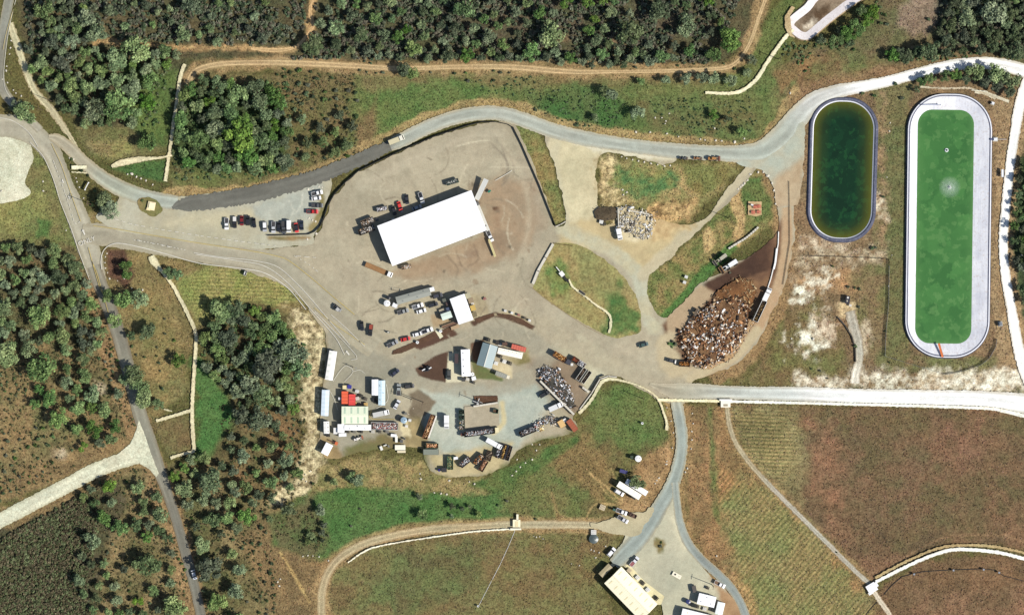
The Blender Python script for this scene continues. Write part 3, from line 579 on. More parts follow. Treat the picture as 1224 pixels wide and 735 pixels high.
# south apron and its lanes
sheet('gravel_lot', [(806,596),(800,600),(786,614),(764,626),(748,640),(740,660),(728,680),(745,676),(790,720),(800,760),(905,760),(892,735),(872,708),(845,684),(824,658),(812,630)], (190,184,156), (176,172,146), spacing=2.4,
      ops=[blob(789,652,6,9,(150,122,78),(92,92,50),1.5,10), op([(850,690),(880,712),(890,735),(880,760),(860,760),(862,715)], (176,138,98), (156,118,80), 4, na=3), op([(770,680),(800,660),(815,700),(790,716)], (160,158,136), None, 8, .6),
           op([(742,692),(790,722),(780,740),(800,760),(770,760)], (206,190,140), None, 2), line([(806,620),(812,640),(820,655)], 3, (200,192,160), None, 3)])
ribbon('gravel_road', [(808,478,14),(812,500,14),(815,525,14),(812,552,15),(803,580,17),(790,604,19),(774,630,21),(760,648,22),(744,664,20),(734,674,14)], 15, [(172,170,150)] + [(152,162,154)] * 4 + [(144,154,148)] * 5, tracks=.1, edge=(176,162,128), jitter=.6)
ribbon('gravel_road', [(807,576,9),(809,600,9),(813,625,10),(822,648,11),(838,668,11),(856,684,11),(870,698,11),(882,714,10),(890,732,10),(898,760,10)], 10, [(150,158,150)] * 4 + [(136,144,140)] * 6, tracks=.06, edge=(176,160,124), jitter=.4)
sheet('gravel_lot', [(706,626),(722,621),(745,615),(764,612),(780,606),(776,622),(760,640),(744,640),(724,635),(712,631)], (186,172,136), (170,158,124), spacing=2.5, jitter=.9)
# dirt roundabout island and planting beds
sheet('planting_bed', [(164,240),(172,236),(184,238),(192,245),(194,252),(186,259),(177,257),(168,250)], (92,96,52), (150,122,80), spacing=2, mat=DIRTM)
sheet('mulch_bed', [(468.5,423.5),(470,419),(492,410),(522,395),(524,402),(500,413),(480,422)], (96,68,52), (84,58,44), spacing=2, jitter=.3, mat=DIRTM)
sheet('mulch_bed', [(526,396),(545,387),(546,391),(532,401),(529,403)], (96,68,52), (84,58,44), spacing=2, jitter=.3, mat=DIRTM)
sheet('mulch_bed', [(567,381),(590,374),(591,378),(570,386)], (98,70,54), (86,60,46), spacing=2, jitter=.3, mat=DIRTM)
sheet('mulch_bed', [(594,374.5),(610,376),(624,381),(638,390),(635,393),(620,386),(606,379),(595,377)], (98,70,54), (86,60,46), spacing=2, jitter=.3, mat=DIRTM)
sheet('concrete_pad', [(520,395),(524,393.5),(530,402),(526,405)], (214,206,172), (200,190,158), spacing=2, jitter=.1)
sheet('concrete_pad', [(555,486),(596,482),(597,508),(582,510),(556,513)], (176,162,138), (164,152,128), spacing=2, jitter=.1)
sheet('concrete_pad', [(747,675),(752,674),(770,694),(794,712),(790,722),(784,722),(766,706)], (226,214,166), (212,198,150), spacing=2, jitter=.1)
sheet('concrete_pad', [(894,241),(910,241),(910.5,257),(904,259),(894,257)], (206,172,124), (190,156,110), spacing=2, jitter=.3)
sheet('soil_patch', [(566,473),(595,473),(595,481),(568,485)], (104,72,52), (90,62,46), spacing=2, jitter=.3, mat=DIRTM)

# ---------------------------------------------------------------- painted lines
WHITE = M('road_paint_white', (214,210,196), .8, .35, 1.5); YELLOW = M('road_paint_yellow', (196,174,100), .8, .3, 1.5)
ZM = .02 * LV[0] + .03
def stripe(name, pts, w, mat, dash=None):
    w *= .78
    q = spline(pts, 2.0); s = np.concatenate([[0], np.cumsum(np.hypot(*np.diff(q[:, :2], axis=0).T))])
    t = np.gradient(q[:, :2], axis=0); t /= np.linalg.norm(t, axis=1)[:, None] + 1e-9
    V = []; F = []
    for i in range(len(q) - 1):
        if dash and (s[i] % (dash * 2)) > dash: continue
        n = len(V)
        for k in (i, i + 1):
            for sg in (1, -1): V.append((*W(q[k, 0] - t[k, 1] * w / 2 * sg, q[k, 1] + t[k, 0] * w / 2 * sg), ZM))
        F.append((n, n + 1, n + 3, n + 2))
    V = np.array(V); F = np.array(F)
    a, b2, d = V[F[0, 0]], V[F[0, 1]], V[F[0, 3]]
    if (b2 - a)[0] * (d - a)[1] - (b2 - a)[1] * (d - a)[0] < 0: F = F[:, ::-1]
    return tag(mesh_np(name, V, F, mat), kind='structure')
LM = 'road_marking'
stripe(LM, [(36,170),(51,186),(60,204),(66.8,222),(72.5,241),(86,275),(95.5,303),(108,336)], .75, WHITE)
stripe(LM, [(62,172),(74,198),(82,222),(90,245),(97,265)], .7, YELLOW); stripe(LM, [(64,192),(75,222),(83,245),(90,267),(96,265)], .6, WHITE, 3)
stripe(LM, [(106,296),(112,318),(120,345),(124,353),(130,374)], .8, YELLOW); stripe(LM, [(110,312),(116,326),(123,350)], .8, YELLOW)
stripe(LM, [(112,270),(140,274),(180,281),(240,291),(300,300),(330,306),(346,312),(372,332),(400,356),(424,376)], .8, YELLOW)
stripe(LM, [(138,262),(158,268),(180,272),(240,282),(306,291),(330,294)], .8, WHITE, 4)
stripe(LM, [(122,322),(121,312),(124,300),(132,293),(144,291),(170,296),(200,304),(240,315),(290,321),(318,327),(345,345),(366,370)], 1.0, WHITE)
stripe(LM, [(160,287),(190,292),(222,299)], .8, WHITE, 2); stripe(LM, [(232,302),(262,307),(300,311),(330,318),(352,336),(376,362),(418,412)], .8, WHITE)
stripe(LM, [(234,304),(280,311),(316,318),(344,338),(370,368),(400,402),(412,424)], .8, WHITE); stripe(LM, [(376,368),(398,386),(436,412)], .7, YELLOW)
stripe(LM, [(352,306),(366,314),(382,326)], .6, WHITE, 3); stripe(LM, [(354,306),(378,308)], .7, WHITE, 5); stripe(LM, [(376,372),(392,388),(426,425),(420,430)], .7, WHITE); stripe(LM, [(396,376),(416,394),(436,414)], .7, WHITE)
stripe(LM, [(398,456),(406,444),(414,437),(422,444),(412,456)], .6, WHITE); stripe(LM, [(422,444),(430,442),(436,446)], .5, WHITE); stripe(LM, [(394,466),(400,478),(404,490)], .5, WHITE)
stripe(LM, [(18,6),(8,40),(4,60)], .6, YELLOW); stripe(LM, [(22,-10),(14,22),(8,56),(5,96),(12,116),(30,132)], .6, WHITE)
stripe(LM, [(-4,140),(16,145),(34,158),(46,176)], .7, WHITE); stripe(LM, [(592,216),(606,208),(612,204)], .8, WHITE)
stripe(LM, [(462,459),(464,476),(460,482),(450,488)], .6, WHITE); stripe(LM, [(444,490),(444,500),(472,501)], .7, YELLOW)
def arrow(x, y, L, ang):
    b = MB(); w = L * .12
    b.v = [(-w, -L / 2, 0), (w, -L / 2, 0), (w, L * .15, 0), (L * .3, L * .15, 0), (0, L / 2, 0), (-L * .3, L * .15, 0), (-w, L * .15, 0)]; b.f = [[0, 1, 2, 3, 4, 5, 6]]
    o = b.build('road_marking', WHITE); o.location = (*W(x, y), ZM); o.rotation_euler = (0, 0, ang); return tag(o, kind='structure')
arrow(100.3, 277.5, 2.8, math.radians(22)); arrow(75.5, 217, 2, math.radians(202)); arrow(83, 236.5, 1.8, math.radians(202)); arrow(415.5, 421.5, 2.6, math.radians(40))
for px, py in ((166, 287.6), (184, 291.2), (195, 293.4), (202, 295)): arrow(px, py, 1.6, math.radians(80))
tx = bpy.data.curves.new('road_marking', 'FONT'); tx.body = 'ONLY'; tx.size = 3.2; tx.align_x = 'CENTER'; tx.align_y = 'CENTER'; tx.materials.append(WHITE)
tob = bpy.data.objects.new('road_marking', tx); COL.objects.link(tob); tob.location = (*W(104, 288.5), ZM); tob.rotation_euler = (0, 0, math.radians(20)); tag(tob, kind='structure')
# ================================================================ CHANNELS AND PONDS
CONC = (212,200,164); CE = (196,180,140)
def channel(pts, w, col=CONC, tracks=.04): return ribbon('drainage_channel', pts, w, col, tracks=tracks, jitter=.55, nac=7, edge=(132,116,80), mat=DIRTM)
channel([(221,77,4.4),(216,92,4.6),(212,118,4.6),(207,152,4.2),(203,182,4),(198,217,4.6)], 4.6)
channel([(206,186,2.6),(190,189,3),(176,190,5),(160,192,8),(146,195,8),(137,198,6),(134,200,3)], 6)
channel([(181,306,8),(184,312,9),(190,320,6),(196,327,4.4),(206,340,4.6),(216,358,4.6),(226,378,4.6),(234,398,4.6),(234,420,4.6),(232,450,4.6),(230,490,4.6),(231,520,4.6),(232.5,538,4.6)], 4.6)
channel([(233,539),(220,542),(204,547)], 3.6); channel([(229,490),(210,496),(187,503)], 4)
channel([(196,489),(206,491)], 1.8)
channel([(843,111,3.4),(862,112,3.8),(880,111,4.4),(893,105,4.6),(905,94,4.6),(915,78,4.6),(926,62,4.6),(938,46,4.4),(948,36,4)], 4, (230,220,186))
channel([(692,494,4),(700,486,4),(708,476,3.6),(714,465,3.6),(720,456,4.6),(729,453,4),(742,454.5,2.6),(756,458,2.4),(768,463,2.4),(780,470,2.6),(788,479,2.8),(793,492,2.8),(797,506,3.4),(797,514,4)], 3)
channel([(786,477.5),(820,478.5),(860,479)], 3.6, (238,226,186)); channel([(868,479.5,3.4),(940,481,3.4),(1020,483,3.4),(1100,485,3.6),(1160,487,4),(1190,489,4.4),(1224,497,5),(1250,502,5)], 3.6, (240,238,232))
channel([(416,672,1.4),(430,662,1.8),(450,653,1.8),(500,644,1.8),(560,635.5,1.8),(600,632.5,1.8),(618,632,2.4)], 1.6, (236,230,212))
channel([(1046,695,4),(1060,688,4),(1080,678,4),(1104,667,4.2),(1130,658,4.4),(1150,656,4.4),(1180,658,4.4),(1204,662,4.4),(1240,672,4.4)], 4, (242,242,242))
ribbon('dirt_track', [(1046,690),(1064,680),(1090,667),(1120,655),(1150,651),(1190,653),(1240,664)], 3, (176,150,104), mat=DIRTM, nac=5)
channel([(680,334,2),(684,342,2.4),(694,350,2.4),(712,364,2.4),(728,376,3),(730,388,3),(728,398,3)], 2.4, (216,206,170))
channel([(86,200.5),(104,200)], 4.6, (232,224,192)); channel([(86,206),(104,207)], 1.6)
channel([(1161,108),(1180,110)], 1, (236,232,220))
ribbon('road', [(1088,441),(1082,445)], 1, (200,196,186), mark=False, nac=3) if False else None
def rrect(hw, hh, r, n=12, tilt=0, cx=0, cy=0, inset=0):
    hw, hh, r = hw - inset, hh - inset, max(2, r - inset); out = []
    for (sx, sy, a0) in ((1, 1, 0), (-1, 1, 90), (-1, -1, 180), (1, -1, 270)):
        for i in range(n + 1):
            a = math.radians(a0 + 90 * i / n); out.append((sx * (hw - r) + r * math.cos(a), sy * (hh - r) + r * math.sin(a)))
    ct, st = math.cos(tilt), math.sin(tilt); return [(cx + x * ct - y * st, cy + x * st + y * ct) for x, y in out]
def rings(name, outs, zs, mat, cols=None, kind='structure', sub=6, cap=False):
    """sloping faces between matching outlines"""
    V = []; F = []; n = len(outs[0]); C = []
    for j in range(len(outs) - 1):
        for s in range(sub + (1 if j == len(outs) - 2 else 0)):
            t = s / sub
            for a, b in zip(outs[j], outs[j + 1]): V.append((*W(a[0] + (b[0] - a[0]) * t, a[1] + (b[1] - a[1]) * t), zs[j] + (zs[j + 1] - zs[j]) * t))
            if cols: C += [tuple(cols[j][i] + (cols[j + 1][i] - cols[j][i]) * t for i in range(3))] * n
    m = len(V) // n
    for j in range(m - 1):
        for i in range(n): F.append((j * n + i, j * n + (i + 1) % n, (j + 1) * n + (i + 1) % n, (j + 1) * n + i))
    if cap:
        b0 = (m - 1) * n; L = V[b0:]; V.append(tuple(sum(q[k] for q in L) / n for k in range(3)))
        if cols: C.append(cols[-1])
        ce = len(V) - 1
        for q in range(0, n, 2): F.append((b0 + q, b0 + (q + 1) % n, b0 + (q + 2) % n, ce))
    V = np.array(V); F = np.array(F); a, b, d = V[F[0, 0]], V[F[0, 1]], V[F[0, 3]]
    if (b - a)[0] * (d - a)[1] - (b - a)[1] * (d - a)[0] < 0: F = F[:, ::-1]
    o = mesh_np(name, V, F, mat, None, np.array(C) if cols else None); return tag(o, kind=kind)
def liner_mat(name, a, b, dark):
    m, nt, bs = new_mat(name); L = nt.links; co = nd(nt, 'ShaderNodeTexCoord').outputs['Object']
    mp = nd(nt, 'ShaderNodeMapping'); mp.inputs['Scale'].default_value = (1.0, .07, 1); L.new(co, mp.inputs[0]); n1 = speckle(nt, mp.outputs[0], 1.1, 6, .7); n2 = speckle(nt, co, .9, 5, .7)
    k = mixc(nt, mth(nt, 'MINIMUM', mth(nt, 'MULTIPLY', n1, 1.15), 1.0), c(*b), c(*a)); f = mth(nt, 'MULTIPLY', mth(nt, 'MAXIMUM', mth(nt, 'SUBTRACT', n2, .52), 0.0), 4.0); k = mixc(nt, mth(nt, 'MINIMUM', f, .6), k, c(*dark)); n3 = speckle(nt, co, .12, 4); k = mixc(nt, mth(nt, 'MULTIPLY', mth(nt, 'MAXIMUM', mth(nt, 'SUBTRACT', n3, .45), 0.0), 2.2), k, c(*b))
    L.new(k, bs.inputs['Base Color']); bs.inputs['Roughness'].default_value = .55; return m
def water_mat(name, c1, c2, c3, edge=None, box=None, sc=.16):
    """opaque algae water: drifting rafts of different greens, warmer in the shallows"""
    m, nt, bs = new_mat(name); L = nt.links; co = nd(nt, 'ShaderNodeTexCoord').outputs['Object']
    nz = nd(nt, 'ShaderNodeTexNoise', Scale=.22, Detail=6, Roughness=.7); L.new(co, nz.inputs['Vector'])
    wp = nd(nt, 'ShaderNodeVectorMath', operation='MULTIPLY_ADD'); L.new(nz.outputs['Color'], wp.inputs[0]); wp.inputs[1].default_value = (9, 9, 9); L.new(co, wp.inputs[2])
    vo = nd(nt, 'ShaderNodeTexVoronoi', Scale=sc); L.new(wp.outputs[0], vo.inputs['Vector']); sp = nd(nt, 'ShaderNodeSeparateColor'); L.new(vo.outputs['Color'], sp.inputs[0])
    vo2 = nd(nt, 'ShaderNodeTexVoronoi', Scale=sc * 2.6); L.new(wp.outputs[0], vo2.inputs['Vector']); sp2 = nd(nt, 'ShaderNodeSeparateColor'); L.new(vo2.outputs['Color'], sp2.inputs[0])
    big = speckle(nt, co, .07, 5, .7)
    k = mixc(nt, mth(nt, 'MULTIPLY', sp.outputs[0], 1.0), c(*c1), c(*c2)); k = mixc(nt, mth(nt, 'MULTIPLY', mth(nt, 'GREATER_THAN', sp2.outputs[1], .8), .45), k, c(*c3)); k = mixc(nt, mth(nt, 'MULTIPLY', mth(nt, 'SUBTRACT', big, .35), 1.2), k, c(*c2))
    at = nd(nt, 'ShaderNodeAttribute', attribute_name='tint'); sa = nd(nt, 'ShaderNodeSeparateColor'); L.new(at.outputs['Color'], sa.inputs[0])
    if edge: k = mixc(nt, sa.outputs[0], k, c(*edge))
    L.new(k, bs.inputs['Base Color']); bs.inputs['Roughness'].default_value = .25; bs.inputs['Specular IOR Level'].default_value = .25
    bp = nd(nt, 'ShaderNodeBump', Strength=.12, Distance=.1); L.new(speckle(nt, co, 2.2, 3), bp.inputs['Height']); L.new(bp.outputs[0], bs.inputs['Normal']); return m
LINW = liner_mat('liner_white', (252,252,252), (186,188,200), (190,172,158)); LINB = liner_mat('liner_navy', (104,108,128), (50,54,76), (150,148,152)); LINS = liner_mat('liner_edge', (244,244,246), (220,222,228), (200,200,206))
# small dark pond
T1 = math.radians(1.7); p1 = lambda i: rrect(40.5, 86, 37, 14, T1, 1006.8, 203, i)
mark_poly(p1(-2))
rings('pond_bank', [p1(-1.2), p1(.6)], [.02, 1.05], LINB, sub=2)
rings('pond_liner', [p1(.6), p1(2.6), p1(3.6)], [1.05, 1.1, .7], LINB, sub=2); rings('pond_liner', [p1(3.6), p1(4.8)], [.7, .35], LINS, sub=1)
E = lambda v: (v, v, v)
wat1 = rings('pond_water', [p1(4.6), p1(9), p1(16), p1(25), p1(33)], [.3] * 5, water_mat('water_dark', (18,56,30), (12,42,22), (36,88,44), (92,92,24), sc=.2), [E(.85), E(.5), E(.12), E(0), E(0)], sub=3, cap=True)
# long bright pond
T2 = math.radians(.75); p2 = lambda i: rrect(50.5, 157.5, 44, 14, T2, 1133.3, 270, i)
def w2(i): return rrect(32.2, 138, 16, 14, T2, 1128.8, 271, i)
mark_poly(p2(-2))
rings('pond_bank', [p2(-1.0), p2(.4)], [.02, 1.6], LINB, sub=2); rings('pond_liner', [p2(.4), p2(1.6)], [1.6, 1.65], LINS, sub=1); rings('pond_liner', [p2(1.6), p2(3.2)], [1.65, 1.55], LINB, sub=1)
rings('pond_liner', [p2(3.2), w2(-.6)], [1.55, .25], LINW, sub=6)
wat2 = rings('pond_water', [w2(-1.5), w2(2), w2(8), w2(20), w2(28)], [.35] * 5, water_mat('water_green', (76,128,66), (56,104,52), (106,148,86), (88,134,74), sc=.17), [E(.8), E(.3), E(0), E(0), E(0)], sub=3, cap=True)
# basin in the corner
bas = [(940,30),(944,21),(960,8),(985,-12),(1062,-12),(1030,0),(996,24),(972,44),(964,48),(954,46),(942,36)]
bo = [tuple(p) for p in spline(bas, 3, True)[:, :2]]; cx_, cy_ = 985, 14
def inset(pts, d):
    out = []; n = len(pts)
    for i in range(n):
        a, b = np.array(pts[i - 2]), np.array(pts[(i + 2) % n]); t = (b - a) / (np.linalg.norm(b - a) + 1e-9); q = np.array(pts[i]) + np.array([-t[1], t[0]]) * d
        out.append(tuple(q))
    return out
sgn = 1 if inside(np.array([inset(bo, 2)[3][0]]), np.array([inset(bo, 2)[3][1]]), bo)[0] else -1
mark_poly(bo)
BLIN = liner_mat('liner_basin', (244,240,238), (214,204,200), (190,170,160))
rings('basin_bank', [inset(bo, -1.5 * sgn), bo], [.02, .9], DIRTM, [c(150,124,96), c(186,170,150)], sub=1); rings('basin_liner', [bo, inset(bo, 9.5 * sgn)], [.9, .3], BLIN, sub=3)
sheet('basin_floor', inset(bo, 9.2 * sgn), (104,84,66), (140,118,98), [op([(958,32),(980,14),(974,32),(964,38)], (212,196,178), None, 3), op([(972,14),(990,6),(988,16),(972,26)], (92,70,50), None, 3)], mat=DIRTM, z=.32, jitter=.3)
sheet('dirt_pad', [(938,20),(946,8),(950,10),(944,20),(946,40),(950,46),(944,44),(938,34)], (196,172,130), (180,150,110), mat=DIRTM, jitter=.4)
# ================================================================ VEGETATION
def quads(P, N, size, rnd, elong=1.25):
    """one small leaf-spray quad at each point P facing roughly N"""
    n = len(P); N = N + rnd.normal(0, .45, (n, 3)); N /= np.linalg.norm(N, axis=1)[:, None] + 1e-9
    T = np.cross(N, rnd.normal(0, 1, (n, 3))); T /= np.linalg.norm(T, axis=1)[:, None] + 1e-9; B = np.cross(N, T)
    s = (size * rnd.uniform(.6, 1.4, n))[:, None]
    V = np.stack([P - T * s * elong, P - B * s * .8, P + T * s * elong, P + B * s * .8], 1).reshape(-1, 3)
    return V, np.arange(n * 4).reshape(n, 4)
def crown_geo(seed, r, h, nl, nq, leaf, ca, cb, base=.28, spread=.78):
    rnd = np.random.default_rng(seed); Ps = []; Ns = []; Cs = []
    ca, cb = np.array(c(*ca)), np.array(c(*cb))
    for i in range(nl):
        a = rnd.uniform(0, math.tau); q = r * spread * math.sqrt(rnd.uniform(0.02, 1)) if i else 0
        cz = h * (base + (1 - base) * rnd.uniform(.35, .78)) if i else h * .74
        lr = r * rnd.uniform(.20, .42) if i else r * .42
        cz = min(cz, h - lr * .8); ctr = np.array([q * math.cos(a), q * math.sin(a), cz]); m = int(nq / nl)
        d = rnd.normal(0, 1, (m, 3)); d /= np.linalg.norm(d, axis=1)[:, None]; d[:, 2] = np.where(d[:, 2] < -.35, -d[:, 2] * .6, d[:, 2])
        rr = lr * (rnd.uniform(.55, 1.12, m))[:, None]; P = ctr + d * rr * np.array([1, 1, .78])
        t = rnd.uniform(0, 1); k = np.clip(t + rnd.normal(0, .22, m), 0, 1)[:, None]
        Ps.append(P); Ns.append(d + np.array([0, 0, .35])); Cs.append((ca * (1 - k) + cb * k) * rnd.uniform(.5, 1.55, (m, 1)))
    V, F = quads(np.concatenate(Ps), np.concatenate(Ns), leaf, rnd); return V, F, np.repeat(np.concatenate(Cs), 4, 0)
BARK = M('bark', (96, 84, 70), .9, .3, 4)
LEAF = tintmat('leaves', .75, .25, 1.2)
def trunk_mb(seed, r, h):
    rnd = random.Random(seed); b = MB(); lean = (rnd.uniform(-.3, .3), rnd.uniform(-.3, .3)); top = (lean[0], lean[1], h * .42)
    b.cyl((0, 0, -.1), top, .045 * h, .032 * h, 8)
    for i in range(5):
        a = i * 1.257 + rnd.uniform(-.3, .3); q = r * rnd.uniform(.4, .65)
        b.cyl((top[0], top[1], top[2] - .3), (q * math.cos(a), q * math.sin(a), h * rnd.uniform(.6, .78)), .02 * h, .008 * h, 6)
    return b
STASH = []
def make_tree(kind, seed):
    P = dict(oak=(5.0, 8.6, 17, 1500, .30, (142, 158, 108), (92, 112, 72)), green=(4.6, 8.0, 15, 1300, .30, (112, 138, 76), (74, 104, 54)), dark=(4.2, 7.6, 12, 1100, .32, (102, 112, 82), (68, 82, 56)))[kind]
    nm = dict(oak='oak_tree', green='broadleaf_tree', dark='evergreen_tree')[kind]
    t = bpy.data.objects.new(nm, None); t.empty_display_size = .5
    trunk_mb(seed, P[0], P[1]).build('trunk', BARK, t)
    V, F, C = crown_geo(seed, P[0], P[1], P[2], P[3], P[4], P[5], P[6]); mesh_np('crown', V, F, LEAF, t, C)
    return t
def make_shrub(seed, pal):
    V, F, C = crown_geo(seed, 1.5, 1.7, 5, 150, .24, *pal, base=.05, spread=.55); o = mesh_np('shrub', V, F, LEAF, None, C); return o
PROTO = {k: [make_tree(k, s * 7 + i) for i in range(n)] for k, s, n in (('oak', 1, 8), ('green', 2, 6), ('dark', 3, 5))}
SHRUB = [make_shrub(50 + i, p) for i, p in enumerate((((104, 116, 84), (78, 92, 60)), ((84, 104, 62), (64, 84, 48)), ((110, 112, 90), (88, 92, 70)), ((74, 90, 58), (56, 70, 46)), ((96, 116, 70), (70, 92, 52))))]
RADIUS = dict(oak=5.0, green=4.6, dark=4.2)
_used = set()
TREES = []      # (object, x, y, r, kind, region)
def put_tree(kind, x, y, r, region, zs=None, sub=None):
    pr = PROTO[kind][R.randrange(len(PROTO[kind]))]
    if pr.name not in _used: _used.add(pr.name); COL.objects.link(pr); o = pr
    else: o = copy_tree(pr)
    k = r * S / RADIUS[kind]; o.scale = (k * R.uniform(.93, 1.07), k * R.uniform(.93, 1.07), k ** .75 * R.uniform(.9, 1.12) * (zs or 1)); o.rotation_euler = (0, 0, R.uniform(0, math.tau))
    o.location = (*W(x, y), 0); TREES.append((o, x, y, r, kind, region, sub)); return o
def put_shrub(x, y, r, region):
    pr = SHRUB[R.randrange(len(SHRUB))]
    if pr.name not in _used: _used.add(pr.name); o = pr
    else: o = copy_tree(pr)
    k = r * S / 1.5; o.scale = (k, k, k ** .8 * R.uniform(.8, 1.1)); o.rotation_euler = (0, 0, R.uniform(0, math.tau)); o.location = (*W(x, y), 0)
    TREES.append((o, x, y, r, 'shrub', region, None)); return o
def scatter(poly, region, kinds, rmin, rmax, gap, tries=4000, nmax=999, shrub=False, avoid=()):
    xs = [p[0] for p in poly]; ys = [p[1] for p in poly]; n = 0
    for _ in range(tries):
        x, y = R.uniform(min(xs), max(xs)), R.uniform(min(ys), max(ys)); r = rmin * .85 + (rmax * 1.75 - rmin * .85) * R.random() ** 2.0; r = r if not shrub else R.uniform(rmin, rmax)
        if not inside(np.array([x]), np.array([y]), poly)[0]: continue
        if gap > .74 and fbm(np.array([x]), np.array([y]), 38, 61, 3)[0] < R.uniform(.2, .62): continue
        if is_hard([x], [y])[0] or (not shrub and any(is_hard([x + r * .6 * math.cos(a)], [y + r * .6 * math.sin(a)])[0] for a in (0, 1.57, 3.14, 4.71))): continue
        if any((x - t[1]) ** 2 + (y - t[2]) ** 2 < ((r + t[3]) * gap) ** 2 for t in TREES): continue
        if any((x - a[0]) ** 2 + (y - a[1]) ** 2 < a[2] ** 2 for a in avoid): continue
        if shrub: put_shrub(x, y, r, region)
        else: put_tree(R.choice(kinds), x, y, r, region)
        n += 1
        if n >= nmax: break
O, Gn, D = 'oak', 'green', 'dark'
# ---- trees one can place singly
for k, x, y, r, reg in ((O, 33, 137, 14, 'at the top left road fork'), (O, 22, 128, 9, 'at the top left road fork'), (O, 125, 238, 12, 'on the verge at the entrance junction'), (O, 134, 253, 12, 'on the verge at the entrance junction'), (O, 128, 250, 8, 'on the verge at the entrance junction'),
    (Gn, 152, 322, 11, 'in the brown junction bed'), (Gn, 202, 327, 8, 'beside the head of the concrete channel'), (Gn, 212, 328, 8, 'beside the head of the concrete channel'), (Gn, 178, 171, 13, 'in the meadow above the culvert'),
    (D, 484, 86, 11, 'across the northern dirt track'), (O, 492, 90, 9, 'across the northern dirt track'), (Gn, 870, 50, 15, 'at the northern track bend'), (Gn, 873, 42, 11, 'at the northern track bend'), (Gn, 852, 66, 10, 'at the northern track bend'),
    (O, 731, 113, 9, 'in the grass above the gravel road'), (O, 723, 109, 8, 'in the grass above the gravel road'), (O, 761, 136, 10, 'in the grass above the gravel road'), (O, 765, 98, 6, 'in the grass above the gravel road'), (O, 710, 141, 6, 'in the grass above the gravel road'), (Gn, 853, 138, 7, 'in the grass above the gravel road'), (O, 886, 158, 7, 'in the grass above the gravel road'), (D, 868, 142, 5, 'in the grass above the gravel road'),
    (O, 795, 97, 7, 'in the row below the northern track'), (O, 820, 95, 8, 'in the row below the northern track'), (O, 838, 93, 8, 'in the row below the northern track'), (O, 852, 94, 9, 'in the row below the northern track'), (O, 872, 97, 9, 'in the row below the northern track'), (O, 898, 72, 7, 'in the row below the northern track'), (O, 892, 87, 6, 'in the row below the northern track'),
    (O, 761, 576, 11, 'behind the mobile home'), (O, 428, 572, 10, 'under the left compound bank'), (O, 420, 568, 7, 'under the left compound bank'), (O, 400, 575, 6, 'under the left compound bank'),
    (Gn, 177, 396, 13, 'in dry grass beside the lower road'), (Gn, 215, 430, 9, 'in dry grass beside the lower road'), (Gn, 158, 401, 6, 'in dry grass beside the lower road'), (O, 163, 446, 14, 'leaning over the lower road'), (O, 170, 462, 14, 'leaning over the lower road'), (O, 175, 478, 12, 'leaning over the lower road'), (O, 152, 452, 9, 'leaning over the lower road'), (O, 140, 384, 10, 'leaning over the lower road'), (O, 150, 360, 13, 'leaning over the lower road'), (O, 167, 357, 13, 'leaning over the lower road'), (O, 130, 354, 9, 'leaning over the lower road'), (O, 142, 470, 8, 'leaning over the lower road'), (O, 190, 482, 8, 'leaning over the lower road'),
    (O, 1163, 86, 12, 'above the long pond'), (O, 1187, 89, 14, 'above the long pond'), (O, 1207, 98, 12, 'above the long pond'), (D, 1190, 103, 11, 'above the long pond'), (D, 1205, 109, 9, 'above the long pond'), (Gn, 1128, 92, 8, 'above the long pond'), (Gn, 1141, 90, 8, 'above the long pond'), (Gn, 1110, 95, 8, 'above the long pond'), (Gn, 1100, 98, 7, 'above the long pond'), (D, 1176, 100, 9, 'above the long pond'), (D, 1152, 96, 7, 'above the long pond'), (D, 1095, 107, 5, 'above the long pond'),
    (D, 1110, 62, 15, 'in the belt above the white road'), (Gn, 1065, 67, 9, 'in the belt above the white road'), (D, 1082, 68, 11, 'in the belt above the white road'), (D, 1094, 64, 9, 'in the belt above the white road'), (D, 1130, 64, 8, 'in the belt above the white road'), (D, 1076, 62, 7, 'in the belt above the white road'), (D, 1148, 62, 7, 'in the belt above the white road'), (D, 1170, 62, 8, 'in the belt above the white road'), (D, 1185, 58, 9, 'in the belt above the white road'), (D, 1215, 62, 12, 'in the belt above the white road'), (D, 1200, 64, 10, 'in the belt above the white road'),
    (Gn, 1000, 48, 9, 'in the thicket beside the corner basin'), (Gn, 1012, 42, 10, 'in the thicket beside the corner basin'), (Gn, 1024, 34, 11, 'in the thicket beside the corner basin'), (Gn, 1034, 24, 11, 'in the thicket beside the corner basin'), (Gn, 1042, 16, 10, 'in the thicket beside the corner basin'), (Gn, 1030, 14, 9, 'in the thicket beside the corner basin'), (D, 1013, 53, 7, 'in the thicket beside the corner basin'), (D, 980, 48, 7, 'in the thicket beside the corner basin'), (D, 1003, 38, 7, 'in the thicket beside the corner basin')):
    put_tree(k, x, y, r, reg)
